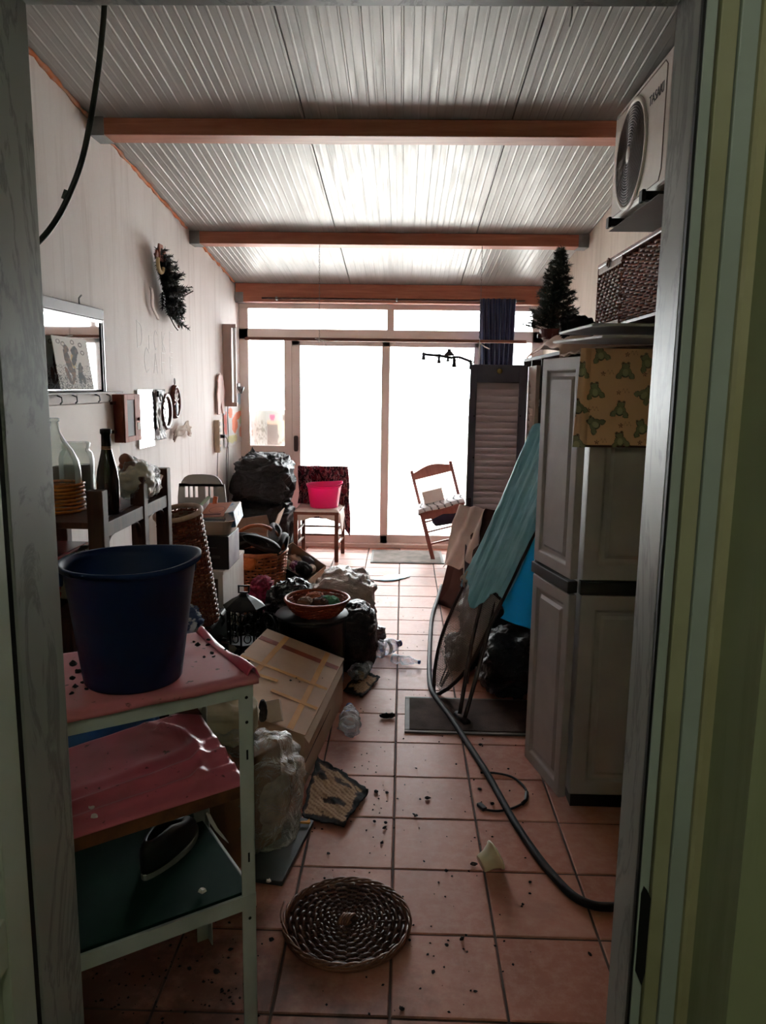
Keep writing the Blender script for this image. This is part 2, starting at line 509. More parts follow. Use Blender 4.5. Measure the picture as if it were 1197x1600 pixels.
for a, b_ in ((-1.475, -1.135), (.80, 1.195)):
    obj('infill_panel', MB().box(a, b_, y0+.015, y1-.015, .10, .915), ALU, win)
    g = .012
    mb = MB().box(a, b_, y0+.012, y0+.0155, .10, .112).box(a, b_, y0+.012, y0+.0155, .903, .915).box(a, a+g*.6, y0+.012, y0+.0155, .10, .915).box(b_-g*.6, b_, y0+.012, y0+.0155, .10, .915)
    obj('gasket', mb, ALUD, win)
    obj('pane', MB().box(a, b_, 7.376, 7.380, .975, 1.975), PANE, win)
for a, b_ in ((-1.475, -.165), (-.10, 1.195)):
    obj('pane', MB().box(a, b_, 7.376, 7.380, 2.078, 2.262), PANE, win)
# two sliding leaves
def leaf(name, x0, x1, sl, sr, ya, yb_, handle=None):
    d = struct(name, MB().box(x0, x0+sl, ya, yb_, .035, 1.975).box(x1-sr, x1, ya, yb_, .035, 1.975).box(x0, x1, ya, yb_, 1.925, 1.975).box(x0, x1, ya, yb_, .035, .115), ALU, bevel=.003)
    obj('pane', MB().box(x0+sl, x1-sr, (ya+yb_)/2-.002, (ya+yb_)/2+.002, .115, 1.925), PANE, d)
    obj('gasket', MB().box(x1-sr-.004, x1-sr, ya-.001, ya+.01, .115, 1.925).box(x0+sl, x0+sl+.004, ya-.001, ya+.01, .115, 1.925), ALUD, d)
    if handle:
        obj('handle', MB().prism([(-.014,-.075),(.014,-.075),(.02,-.06),(.02,.06),(.014,.075),(-.014,.075),(-.02,.06),(-.02,-.06)], 0, .018, frame((handle, ya, 1.0), (1,0,0), (0,0,1))), M('brown_handle', C(62,44,40), .5), d, bevel=.003)
    return d
leaf('door_1', -1.062, -.135, .075, .07, 7.35, 7.377, handle=-1.025)
leaf('door_2', -.20, .735, .065, .07, 7.381, 7.408)
# grimy sticker remains on the left leaf
mb = MB(); r2 = random.Random(3)
for k in range(150):
    a = r2.gauss(0, .045); b_ = r2.gauss(0, .05)
    c = AY(536, 682, 7.361)+Vector((a + b_*-.25, 0, b_*1.1+(.05 if b_ > 0 else 0)))
    s = r2.uniform(.0015, .0045)
    mb.box(c.x-s, c.x+s, 7.3595, 7.3618, c.z-s*r2.uniform(.6,1.6), c.z+s)
o = obj('sticker_residue', mb, M('residue', C(150,150,165), .8), bpy.data.objects['door_1']); o['kind'] = 'stuff'

# outside: pale terrace and a low white parapet
struct('ground_terrace', MB().box(-8, 8, YB+.01, 22, -.2, -.02), M('pale_paving', C(226,222,214), .8, col2=C(236,232,226), ns=4))
struct('wall_parapet', MB().box(-8, 8, 11.0, 11.15, -.02, .9), M('white_render', C(240,238,234), .85, col2=C(230,228,224), ns=3))

# ------------------------------------------------------------------ doorway we look through
GREENW = plaster('green_wall_paint', C(178,186,150), C(166,172,134), C(140,144,104))
HALLW = plaster('yellowed_wall_paint', C(172,168,120), C(160,156,108), C(120,112,76))
XJL, XJR, YJ0, YJ1, ZL = -.503, .342, .956, 1.085, 2.052
XRT, YRT = .419, .852            # small return beside the door frame
wf = MB()
wf.box(XL, XJL-.03, YJ0+.006, YF, -.15, ceil_z(YF)+.05).box(XRT, XR, YRT, YF, -.15, ceil_z(YF)+.05).box(XJR+.03, XRT, .996, YF, -.15, ceil_z(YF)+.05).box(XJL-.03, XJR+.03, YJ0+.006, YF, ZL+.03, ceil_z(YF)+.05)
struct('wall_front', wf, GREENW)
def marble(name, c1, c2, vein):
    m, nt, b = newmat(name)
    a = noisen(nt, coords(nt, (2.5,2.5,.9), rot=(.5,.3,.2)), 2.6, 8, .62, 1.6)
    a2 = noisen(nt, coords(nt, (1,1,.6)), 3.5, 4)
    c = mixc(nt, ramp(nt, a2, [(.3, (0,0,0)), (.7, (1,1,1))]), c1, c2)
    c = mixc(nt, ramp(nt, a, [(.46, (0,0,0)), (.5, (.6,.6,.6)), (.54, (0,0,0))]), c, vein)
    nt.links.new(c, b.inputs['Base Color']); b.inputs['Roughness'].default_value = .38
    return m
MARB = marble('grey_green_marble', C(152,155,149), C(138,141,135), C(74,82,76))
struct('trim_2', MB().box(XJL-.03, XJL, YJ0, YJ1, 0, ZL+.03), MARB, bevel=.003)
struct('trim_3', MB().box(XJR, XJR+.03, .995, YJ1, 0, ZL+.03), MARB, bevel=.003)
struct('trim_4', MB().box(XJL, XJR, YJ0, YJ1, ZL, ZL+.03), MARB, bevel=.003)
struct('trim_5', MB().box(XJL, XJR, YJ0, YJ1, -.02, .004), MARB, bevel=.002)
# painted metal door frame on the hall side, with gasket, rebates and keep
FRM = M('pale_green_frame_paint', C(196,210,202), .45, col2=C(186,198,188), ns=5)
FRY = M('yellowed_frame_paint', C(196,196,160), .5, col2=C(182,180,140), ns=6)
BLK = M('black_rubber', C(14,14,15), .6)
df = struct('trim_6', MB().box(.3455, .3585, .984, .9955, 0, ZL+.06), FRM, bevel=.001)
obj('gasket', MB().box(.3421, .3453, .986, .9945, 0, ZL+.03), BLK, df)
obj('rebate', MB().box(.3586, .3610, .990, .9955, 0, ZL+.06), M('brown_rebate', C(96,88,76), .7), df)
obj('stop_bead', MB().box(.3612, .3818, .979, .9955, 0, ZL+.06), FRY, df, bevel=.0015)
obj('architrave', MB().box(.3826, .4045, .974, .9955, 0, ZL+.06), FRM, df, bevel=.0015)
zz = AY(1008, 1455, .985).z
obj('keep_plate', MB().prism([(0,-.062),(.010,-.085),(.0145,-.06),(.0145,.052),(.008,.066),(.003,.072),(0,.06)], 0, .002, frame((.3475, .9838, zz), (1,0,0), (0,0,1))), BLK, df)
PLS = M('cream_corner_plaster', C(206,202,160), .7, col2=C(188,182,136), ns=6)
struct('trim_7', MB().prism([(.4047,.9955),(.4047,.968),(.409,.9645),(XRT,.9645),(XRT,.9955)], 0, 2.62), PLS)
# hall around the camera
struct('wall_hall_right', MB().box(1.1, 1.2, -1.6, YRT, 0, 2.62), GREENW)
XH = 1.05
struct('wall_hall_left', MB().box(-1.35, -1.2, -1.6, YJ0, 0, 2.62), GREENW)
struct('wall_hall_back', MB().box(-1.35, XH+.15, -1.75, -1.6, 0, 2.62), GREENW)
struct('floor_hall', MB().box(-1.35, XH+.15, -1.75, YJ0, -.15, -.001), M('hall_floor', C(120,104,90), .5, col2=C(104,90,78), ns=5))
struct('ceiling_hall', MB().box(-1.35, XH+.15, -1.75, YJ0+.005, 2.62, 2.72), M('hall_ceiling_paint', C(206,206,190), .9, col2=C(196,196,180), ns=3))
# door leaf swung open against the hall side on the left
d3 = thing('door_3', '', None); del d3['label']; d3['kind'] = 'structure'
hinge = Vector((-.5045, .942, 0)); dirv = Vector((.05, -1, 0)).normalized()
Md = frame(hinge, dirv, (0,0,1))
LEAF = M('white_green_door_paint', C(196,204,188), .4, col2=C(182,190,172), ns=4)
def dbox(name, x0, x1, z0, z1, t0, t1, m, par=d3, bv=.002):
    mb = MB()
    vs = [Md @ Vector((x, z, t)) for t in (t0, t1) for z in (z0, z1) for x in (x0, x1)]
    mb.add(vs, [(0,2,3,1),(4,5,7,6),(0,1,5,4),(2,6,7,3),(0,4,6,2),(1,3,7,5)])
    return obj(name, mb, m, par, bevel=bv)
zg = AY(6, 1440, .87).z
dbox('stile', 0, .066, .01, ZL, 0, .04, LEAF); dbox('stile', .72, .79, .01, ZL, 0, .04, LEAF)
for z0, z1 in ((.01, .12), (zg-.07, zg), (ZL-.1, ZL)): dbox('rail', .066, .72, z0, z1, .001, .039, LEAF)
dbox('infill_panel', .066, .72, .12, zg-.07, .012, .03, LEAF); dbox('pane', .066, .72, zg, ZL-.1, .017, .023, M('dark_door_glass', C(20,24,22), .15), bv=0)
obj('gasket', MB().box(XJL-.02, XJL-.003, .943, .9555, 0, ZL), BLK, d3)
# hall lamp: its weak yellow-green light falls on the door surround
lampt = thing('hall_lamp', 'small round glass ceiling lamp in the hall outside the doorway', 'lamp', (.05, -.40, 2.62))
obj('base', MB().lathe([(.07,-.022),(.07,0)], 20, cap1=True), M('lamp_base', C(220,220,215), .4), lampt, local=True)
gm, gnt, gb = newmat('lit_lamp_glass'); gb.inputs['Emission Color'].default_value = (1,1,.92,1); gb.inputs['Emission Strength'].default_value = 29.0
obj('globe', MB().ell((0,0,-.085), (.085,.085,.07)), gm, lampt, smooth=True, local=True)
# ================================================================== ceiling beams, rods, chains, curtain
BEAMW = wood('pine_beam_stain', C(158,92,70), C(194,128,102), .5, 0, 8)
STEEL = M('galvanised_steel', C(150,152,152), .45, .6, col2=C(120,122,122), ns=8)
DKWOOD = wood('dark_brown_wood', C(58,34,26), C(92,56,42), .55, 2, 8, spec=.25)
BRWOOD = wood('brown_chair_wood', C(104,58,44), C(136,82,62), .42, 2, 8)
for k, (ya_, yb_, zb, lab) in enumerate(((3.95, 4.085, 2.758, 'reddish pine ceiling beam nearest the viewer, above the outdoor unit'),
                                         (5.70, 5.835, 2.556, 'middle reddish pine ceiling beam with two chains hanging from it'),
                                         (7.20, 7.335, 2.306, 'short-looking pine beam just above the glass doors'))):
    t = thing('ceiling_beam', lab, 'beam', (XL, ya_, zb), group='pine ceiling beams')
    mb = MB().hexa([(XL+.004,ya_,zb),(XR-.004,ya_,zb),(XR-.004,yb_,zb),(XL+.004,yb_,zb)], [(XL+.004,ya_,ceil_z(ya_)-.004),(XR-.004,ya_,ceil_z(ya_)-.004),(XR-.004,yb_,ceil_z(yb_)-.004),(XL+.004,yb_,ceil_z(yb_)-.004)])
    obj('beam', mb, BEAMW, t, bevel=.004)
    for s, x in ((1, XL), (-1, XR)):
        a, b_ = sorted((x+s*.002, x+s*.075))
        mb = MB().box(a, b_, ya_-.003, yb_+.003, zb-.004, zb-.001).box(a, b_, ya_-.003, ya_-.0008, zb-.004, zb+.085).box(a, b_, yb_+.0008, yb_+.003, zb-.004, zb+.085)
        obj('joist_hanger', mb, STEEL, t)

# chains from the middle beam and the batten they carry
CHAIN = M('chain_metal', C(120,112,108), .4, .7, col2=C(150,140,134), ns=20)
CORD = M('white_cord', C(232,228,224), .8, col2=C(214,208,204), ns=10)
zb2 = AY(560, 531, 5.695).z
bl = AY(383, 528, 5.695).x; br = AY(822, 536, 5.695).x
BAT = single('hanging_batten', MB().box(bl, br, 5.68, 5.705, zb2-.011, zb2+.011), wood('batten_wood', C(128,78,62), C(158,104,86), .5, 0), 'thin brown wooden batten hung on two chains before the glass doors', 'batten', bevel=.002)
for u, lab in ((499, 'thin metal chain hanging at the left, holding the batten'), (754, 'thin metal chain hanging at the right beside the curtain')):
    x = AY(u, 390, 5.69).x
    z = 2.556; mb = MB(); k = 0
    mb.tube(arc((x, 5.72, z-.003), .012, PI, 2*PI, 6, (0,1,0), (0,0,1)), .002, 5)
    z -= .013
    while z > zb2+.02:
        ax = (1,0,0) if k % 2 else (0,1,0)
        pts = [Vector((x, 5.7, z-.010))+Vector(ax)*(.0042*math.cos(a))+Vector((0,0,.0115*math.sin(a))) for a in [2*PI*i/10 for i in range(10)]]
        mb.tube(pts, .0012, 4, closed=True); z -= .0185; k += 1
    t = thing('chain', lab, 'chain', (x, 5.7, 2.55), group='chains on the middle beam')
    obj('links', mb, CHAIN, t, smooth=True)
    kn = MB()
    kn.tube(arc((x, 5.692, zb2), .019, 0, 2*PI, 14, (0,1,0), (0,0,1)), .003, 5)
    if u > 600:
        kn.tube([(x, 5.675, zb2-.01), (x+.002, 5.674, zb2-.09), (x-.003, 5.674, zb2-.20)], .006, 6)
        kn.tube([(x, 5.675, zb2-.012), (x+.04, 5.672, zb2-.04), (x+.075, 5.672, zb2-.055)], .0045, 6)
    else:
        kn.tube([(x-.03, 5.675, zb2+.004), (x+.03, 5.672, zb2-.008), (x+.09, 5.672, zb2-.02)], .0035, 6)
        kn.tube([(x+.03, 5.675, zb2-.005), (x+.045, 5.672, zb2-.03), (x+.06, 5.672, zb2-.062)], .003, 6)
        kn.tube([(x+.022, 5.675, zb2-.005), (x+.022, 5.673, zb2-.07)], .002, 5)
    obj('tie_cord', kn, CORD, t, smooth=True)

# curtain rod with the navy curtain
zr = AY(600, 468, 7.15).z
rod = thing('curtain_rod', 'slim brown curtain rod running under the farthest beam', 'curtain rod', (-1.3, 7.15, zr))
obj('pole', MB().tube([(AY(409,467,7.15).x, 7.15, zr), (AY(821,469,7.15).x, 7.15, zr)], .009, 10), DKWOOD, rod, smooth=True)
for u in (432, 620, 806):
    obj('bracket', MB().box(AY(u,468,7.15).x-.008, AY(u,468,7.15).x+.008, 7.14, 7.20, zr-.014, zr+.014), STEEL, rod)
xa, xb = AY(749, 500, 7.13).x, AY(804, 500, 7.13).x
def curt(s, t):
    z = zr-.005 + .045*(1-t)*0 - t*.98
    nar = 1 - .16*t + .05*math.sin(t*3)
    xm = (xa+xb)/2 + .012*t
    x = xm + (s-.5)*(xb-xa)*nar
    ph = s*2*PI*7
    return (x, 7.11+.028*math.sin(ph+.8*math.sin(t*4+s*6))-.01*math.sin(t*5), z+(.0 if t > .02 else .018))
single('curtain', MB().grid(112, 24, curt), M('navy_fabric', C(54,68,108), .85, col2=C(42,54,90), ns=10, sheen=.2), 'short navy blue curtain gathered at the right end of the rod', 'curtain', solid=.003, smooth=True)

# ================================================================== outdoor air conditioner unit on the right wall
XA = .965
A = [AX(962,180,XA), AX(1050,70,XA), AX(950,354,XA), AX(1036,293,XA)]
ay0, ay1 = 3.045, 3.83; az0, az1 = 2.335, 2.815
ACW = M('aged_white_enamel', C(214,204,196), .4, col2=C(200,188,180), ns=4)
ac = thing('air_conditioner_unit', 'white outdoor air conditioner unit with round fan grille on the right wall', 'air conditioner', (1.1, 3.43, az0))
obj('casing', MB().box(XA, XR-.035, ay0, ay1, az0, az1), ACW, ac, bevel=.018, seg=3)
fc = AX(985, 246, XA); rad = .205
Mf = frame((XA-.001, fc.y-.01, (az0+az1)/2-.012), (0,1,0), (0,0,1), (-1,0,0))
ring = MB().lathe([(rad+.022,0),(rad+.018,.008),(rad+.004,.008),(rad,.001)], 48, Mf, cap0=False)
obj('fan_ring', ring, ACW, ac, smooth=True)
obj('fan_recess', MB().lathe([(rad+.001,.002),(.001,.0021)], 48, Mf, cap0=False), M('fan_dark', C(40,28,26), .7), ac)
gr = MB()
for k in range(16):
    r = .035+(rad-.04)*k/15
    gr.tube([Mf @ Vector((r*math.cos(2*PI*i/40), r*math.sin(2*PI*i/40), .007+.006*math.cos(k/15*PI/2))) for i in range(40)], .0018, 4, closed=True)
for k in range(8):
    a = 2*PI*k/8
    gr.tube([Mf @ Vector((.03*math.cos(a), .03*math.sin(a), .012)), Mf @ Vector((rad*math.cos(a), rad*math.sin(a), .005))], .0018, 4)
obj('fan_grille', gr, M('grille_wire', C(96,80,74), .4, .3), ac, smooth=True)
obj('fan_hub', MB().lathe([(.034,.006),(.034,.013),(.001,.0145)], 24, Mf), ACW, ac, smooth=True)
# seam that frames the right part of the front, and the lettering
seam = MB()
def yz(y, z): return Vector((XA-.0012, y, z))
sp = [yz(ay1-.04, az1-.028), yz(ay0+.09, az1-.028), yz(ay0+.062, az1-.05), yz(ay0+.06, az0+.06), yz(ay0+.085, az0+.022), yz(ay1-.04, az0+.022)]
seam.tube(sp, .0022, 5)
obj('front_seam', seam, M('seam_brown', C(120,100,90), .6), ac)
def text_mesh(txt, size, M4, m, name, parent, ext=.0006):
    cu = bpy.data.curves.new(name, 'FONT'); cu.body = txt; cu.size = size; cu.extrude = ext
    cu.align_x = 'CENTER'; cu.align_y = 'CENTER'
    to = bpy.data.objects.new('tmp_text', cu); COL.objects.link(to)
    me = bpy.data.meshes.new_from_object(to)
    bpy.data.objects.remove(to)
    P = XF[parent].inverted() @ M4
    me.transform(P); me.materials.append(m)
    o = bpy.data.objects.new(name, me); COL.objects.link(o); o.parent = parent; XF[o] = XF[parent].copy()
    return o
tp = AX(1022, 153, XA)
text_mesh('TASAKI', .055, frame((XA-.0015, tp.y-.035, tp.z), (0,-1,0), (0,0,1)), M('logo_ink', C(38,36,48), .5), 'brand_lettering', ac)
br_ = thing('wall_bracket', 'black metal wall bracket under the outdoor air conditioner unit', 'bracket', (XR, 3.4, az0-.04))
for y in (3.20, 3.70):
    obj('arm', MB().box(XA-.03, XR-.004, y-.018, y+.018, az0-.036, az0-.002), BLK, br_, bevel=.002)
    obj('post', MB().box(XR-.034, XR-.004, y-.018, y+.018, az0-.32, az0-.036), BLK, br_, bevel=.002)
    obj('end_cap', MB().box(XA-.045, XA-.03, y-.022, y+.022, az0-.042, az0+.004), BLK, br_, bevel=.003)
obj('tray', MB().box(XA-.01, XR-.006, 3.08, 3.80, az0-.0385, az0-.0365), M('dark_tray', C(40,38,38), .5, col2=C(58,54,52), ns=6), br_)

# ================================================================== plastic utility wardrobe
PLW = M('grey_beige_plastic', C(168,158,157), .5, col2=C(156,146,145), ns=5, bump=.06, bs=180)
PLB = M('black_plastic', C(20,19,20), .45)
wx0, wx1, wy0, wy1, wz = .64, 1.10, 2.68, 3.36, 1.68
zb0, zb1 = AY(930, 929, wy0).z, AY(930, 908, wy0).z
wd = thing('utility_wardrobe', 'tall grey beige plastic utility cupboard with black belt and ajar door', 'cupboard', ((wx0+wx1)/2, (wy0+wy1)/2, 0))
obj('body', MB().box(wx0+.012, wx1, wy0+.012, wy1, .055, wz-.02), PLW, wd)
obj('plinth', MB().box(wx0+.02, wx1-.01, wy0+.02, wy1-.02, 0, .055), PLB, wd)
obj('top_panel', MB().box(wx0, wx1, wy0, wy1, wz-.02, wz), PLW, wd, bevel=.006)
def moulded(w, h, t, mg, m4, d=.009):
    """slab w x h with a sunk frame and a raised field, front towards +z of m4"""
    mb = MB(); rings = [(0, 0), (0, t), (mg, t), (mg+.008, t-d), (mg+.022, t-d), (mg+.034, t-.25*d)]
    vs = []
    for i, (k, z) in enumerate(rings):
        vs += [(k, k, z), (w-k, k, z), (w-k, h-k, z), (k, h-k, z)]
    fs = [(3,2,1,0)]
    for i in range(len(rings)-1):
        for k in range(4):
            a, b_ = i*4+k, i*4+(k+1) % 4
            fs.append((a, b_, b_+4, a+4))
    n = (len(rings)-1)*4
    fs.append((n, n+1, n+2, n+3))
    return mb.add([m4 @ Vector(p) for p in vs], fs)
for z0, z1 in ((.06, zb0-.004), (zb1+.004, wz-.022)):
    mb = moulded(wx1-wx0-.012, z1-z0, .014, .055, frame((wx0+.012, wy0+.0125, z0), (1,0,0), (0,0,1)))
    obj('side_panel', mb, PLW, wd, bevel=.003)
obj('belt', MB().box(wx0+.006, wx1, wy0-.008, wy0+.02, zb0, zb1), PLB, wd, bevel=.002)
def wdoor(hx, hy, ex, ey, lower_far=0):
    d = Vector((ex-hx, ey-hy, 0)); w = d.length; d.normalize()
    out = Vector((-d.y, d.x, 0))       # facing the room
    dr = None
    for z0, z1 in ((.045, zb0-.004), (zb1+.004, wz-.005)):
        m4 = frame(Vector((hx, hy, z0))-out*.0 + d*w, -d, (0,0,1))
        # x runs from far edge to hinge, z axis = x cross y
        mb = moulded(w, z1-z0, .03, .045, m4, .011)
        if dr is None: dr = obj('door', mb, PLW, wd, bevel=.004)
        else: obj('door_panel', mb, PLW, dr, bevel=.004)
    n = frame(Vector((hx, hy, 0))+d*w, -d, (0,0,1))
    zax = Vector((n[0][2], n[1][2], n[2][2]))
    mb = MB()
    p0 = Vector((hx, hy, (zb0+zb1)/2)); p1 = p0+d*(w+.004)
    mb.bar(p0+zax*.018, p1+zax*.018, .038, zb1-zb0-.006)
    obj('belt', mb, PLB, dr, bevel=.003)
    hb = p1+zax*.02-d*.012+Vector((0,0,.004))
    obj('latch', MB().ell(hb, (.014,.018,.03), 12, 8), PLW, dr, smooth=True)
    return dr
wdoor(wx0-.002, wy0+.004, FL(829,1196).x, FL(829,1196).y)
wdoor(wx0-.002, wy1-.004, wx0-.004, wy1-.33)

# ------------------------------------------------------------------ frog-print cloth hanging over its side
def inell(x, y, cx, cy, rx, ry, a=0):
    dx, dy = x-cx, y-cy
    if a: dx, dy = dx*math.cos(a)+dy*math.sin(a), -dx*math.sin(a)+dy*math.cos(a)
    return (dx/rx)**2+(dy/ry)**2
def frog(x, y):
    """0 nothing, 1 body, 2 outline, 3 pale belly, 4 eye, for a frog about 1 unit tall"""
    parts = [(0,-.05,.26,.30,0),(0,.26,.22,.17,0),(-.14,.40,.09,.10,0),(.14,.40,.09,.10,0),(-.32,-.22,.20,.13,.5),(.32,-.22,.20,.13,-.5),(-.36,-.36,.16,.07,0),(.36,-.36,.16,.07,0),(-.22,.02,.09,.2,-.5),(.22,.02,.09,.2,.5)]
    m = min(inell(x, y, *p) for p in parts)
    if min(inell(x, y, -.14,.42,.045,.05), inell(x, y, .14,.42,.045,.05)) < 1: return 4
    if m < .62:
        return 3 if inell(x, y, 0,-.08,.15,.2) < 1 else 1
    return 2 if m < 1.05 else 0
def star(x, y, r):
    a = math.atan2(y, x); d = math.hypot(x, y)
    rr = r*(.62+.38*math.cos(5*(a-PI/2)))
    return 0 if d > rr else (1 if d > rr*.55 else 2)
CB, CG, CO, CP, CS, CT = C(228,178,142), C(136,134,106), C(92,90,78), C(168,160,128), C(110,62,62), C(184,134,110)
frogs = []; stars = []
for k, (fu, fv, ang) in enumerate(((938,554,.3),(977,580,0),(929,611,.15),(969,640,-.1),(928,662,.9),(969,688,.2),(1011,566,.5),(1008,616,-.7),(1003,669,.3),(905,579,0),(900,637,.4),(899,692,.2),(1040,600,.2),(1038,650,0),(1045,690,.4),(1040,550,.1))):
    p = AY(fu, fv, 2.655); frogs.append((p.x, p.z, ang, .062 if k else .058))
for su, sv in ((980,554),(942,584),(1007,585),(966,613),(918,641),(970,665),(932,691),(1000,692),(1050,625),(1052,575)):
    p = AY(su, sv, 2.655); stars.append((p.x, p.z))
fx0, fx1, fz0, fz1 = .586, 1.10, AY(950,699,2.655).z, 1.70
def cloth_col(s, t):
    x = fx0+s*(fx1-fx0); z = fz1-t*(fz1-fz0)
    c = CB
    for (cx, cz, a, h) in frogs:
        dx, dz = (x-cx)/h, (z-cz)/h
        if dx*dx+dz*dz > .6: continue
        k = frog(dx*math.cos(a)+dz*math.sin(a), -dx*math.sin(a)+dz*math.cos(a))
        if k: return (CB, CG, CO, CP, CS)[k]
    for (cx, cz) in stars:
        if abs(x-cx) < .012 and abs(z-cz) < .012:
            k = star(x-cx, z-cz, .0085)
            if k: return (CS, CT)[k-1]
        if -.045 < x-cx-.012-.012 < .012 and abs(z-cz-.006-.006*math.sin((x-cx)*500)) < .0016 and x > cx+.011: return CT
    if t > .975: return C(74,50,44)
    return c
def cloth_pos(s, t):
    x = fx0+s*(fx1-fx0); z = fz1-t*(fz1-fz0)
    y = 2.655 - .006*math.sin(s*9+1)*t - .007*abs(math.sin(s*5.2+.4))*(1-t) - .006*noise.noise(Vector((s*3, t*4, 1)))
    if s < .06: x += (.06-s)*.2*(1-t)
    if s < .09: y -= .012*math.sin(s/.09*PI)
    return (x, y, z)
FROGM = attr('frog_print_cotton', .9)
single('frog_print_cloth', MB().grid(300, 200, cloth_pos, cloth_col), FROGM, 'orange yellow cloth printed with green frogs, hanging over the plastic cupboard', 'cloth', solid=.003, smooth=True)

# cloth and flat trays on top of the cupboards
BEIGE = M('beige_crumpled_cloth', C(196,164,146), .9, col2=C(176,144,126), ns=7)
def topcloth(x0, x1, y0, y1, z, amp, hang):
    def f(s, t):
        x = x0+s*(x1-x0); y = y0+t*(y1-y0)
        q = Vector((x*6, y*6, 3.3))
        zz = z+.012+amp*(.5+.5*fbm(q, 3))+.3*amp*ridge(Vector((x*11, y*9, .2)))
        if s < .12: zz -= hang*(1-s/.12)**1.5
        if s < .06: x = x0+.06*(x1-x0)-.012*(1-s/.06)
        return (x, y, zz)
    return f
single('beige_dust_sheet', MB().grid(40, 70, topcloth(.645, 1.27, 2.70, 3.36, 1.682, .03, .012)), BEIGE, 'crumpled beige sheet on the plastic cupboard under the wicker chest', 'cloth', solid=.006, smooth=True)
TRAYM = M('grey_white_board', C(182,174,170), .6, col2=C(164,156,152), ns=5)
for k, (z, a, lab) in enumerate(((1.735, .05, 'lower of two flat grey white boards under the wicker chest'), (1.772, -.04, 'upper of two flat grey white boards right beneath the wicker chest'))):
    mm = Matrix.Translation((.905, 2.86, z)) @ Matrix.Rotation(a, 4, 'Z') @ Matrix.Rotation(R(1.5), 4, 'X')
    poly = [(-.29+.03,-.36),(.29,-.36),(.29,.36),(-.29+.03,.36),(-.29,.33),(-.29,-.33)]
    single('flat_board', MB().prism(poly, 0, .010, mm), TRAYM, lab, 'board', group='flat boards under the chest', bevel=.004)

# wicker trunk
WIC = wood('chestnut_wicker', C(110,52,34), C(150,82,56), .42, 0, 20)
WICL = M('pale_wicker_band', C(190,160,140), .6, col2=C(160,126,104), ns=20, stretch=(12,12,1))
tz0, tz1 = 1.80, 2.055
ty0, ty1 = 2.40, AX(936, 450, .80).y
tx0, tx1 = .80, 1.16
tk = thing('wicker_chest', 'square brown wicker chest on top of the plastic cupboard', 'chest', (.98, (ty0+ty1)/2, tz0))
def weave_wall(p0, p1, z0, z1, nst, pitch, r, open_=1.0, ph=0):
    p0 = Vector(p0); p1 = Vector(p1); d = (p1-p0); L = d.length; d.normalize(); n = Vector((d.y, -d.x, 0))
    mb = MB(); rows = int((z1-z0)/pitch)
    for j in range(rows):
        z = z0+(j+.5)*pitch
        pts = [p0+d*(L*i/(nst*2))+n*(r*1.3*math.sin(PI*(i/2.0)+PI*(j+ph)))+Vector((0,0,z)) for i in range(nst*2+1)]
        pts = [p0+d*(L*i/(nst*2))+n*(r*1.5*(1 if ((i//1)+j*1) % 4 in (0,) else (-1 if (i+j) % 4 == 2 else 0)))+Vector((0,0,z)) for i in range(nst*2+1)]
        mb.tube(pts, r*open_, 5, caps=False)
    for i in range(nst+1):
        q = p0+d*(L*i/nst)
        mb.tube([q+Vector((0,0,z0)), q+Vector((0,0,z1))], r*.9, 5, caps=False)
    return mb
ysplit = AX(972, 450, .80).y
obj('weave_panel', weave_wall((tx0, ysplit, 0), (tx0, ty1, 0), tz0+.025, tz1-.03, 11, .0135, .0042, .95), WIC, tk, smooth=True)
obj('weave_panel', weave_wall((tx0, ty0, 0), (tx0, ysplit, 0), tz0+.01, tz1-.012, 14, .0098, .0048, 1.0), WIC, tk, smooth=True)
obj('weave_panel', weave_wall((tx0, ty0, 0), (tx1, ty0, 0), tz0+.01, tz1-.012, 12, .0105, .005, 1.0), WIC, tk, smooth=True)
obj('weave_panel', weave_wall((tx0, ty1, 0), (tx1, ty1, 0), tz0+.02, tz1-.02, 12, .0135, .0042, .95), WIC, tk, smooth=True)
obj('weave_panel', weave_wall((tx1, ty0, 0), (tx1, ty1, 0), tz0+.01, tz1-.012, 20, .0135, .0042, 1.0), WIC, tk, smooth=True)
mb = MB(); nst = 11; L_ = ty1-ysplit  # highlights on the left weave panel, put in as pale strand pieces
for j in range(int((tz1-tz0-.055)/.0135)):
    for i in range(nst*2):
        if (i+j) % 4 == 0:
            yv = ysplit+L_*(i+.15)/(nst*2); zv = tz0+.025+(j+.5)*.0135
            mb.tube([(tx0-.0065, yv, zv), (tx0-.0095, yv+.006, zv+.001), (tx0-.0065, yv+.0125, zv+.002)], .0036, 5)
o = obj('glint_strands', mb, M('glint_cane', C(226,206,196), .3, col2=C(206,180,166), ns=20), tk, smooth=True); o['kind'] = 'stuff'
obj('band', MB().box(tx0-.006, tx0+.006, ysplit, ty1, tz1-.03, tz1-.004), WICL, tk, bevel=.003)
obj('band', MB().box(tx0-.006, tx0+.006, ysplit, ty1, tz0+.002, tz0+.024), WICL, tk, bevel=.003)
obj('base', MB().box(tx0, tx1, ty0, ty1, tz0, tz0+.012), WIC, tk)
obj('lid', MB().box(tx0-.008, tx1+.008, ty0-.008, ty1+.008, tz1-.006, tz1+.012), WIC, tk, bevel=.005)
for y in (ysplit, ty0, ty1):
    obj('corner_post', MB().tube([(tx0, y, tz0), (tx0, y, tz1)], .008, 8), WIC, tk, smooth=True)
yc = (ysplit+ty1)/2
obj('clasp', MB().tube(arc((tx0-.012, yc, tz1-.006), .016, 0, 2*PI, 12, (0,1,0), (0,0,1)), .004, 6), WIC, tk, smooth=True)

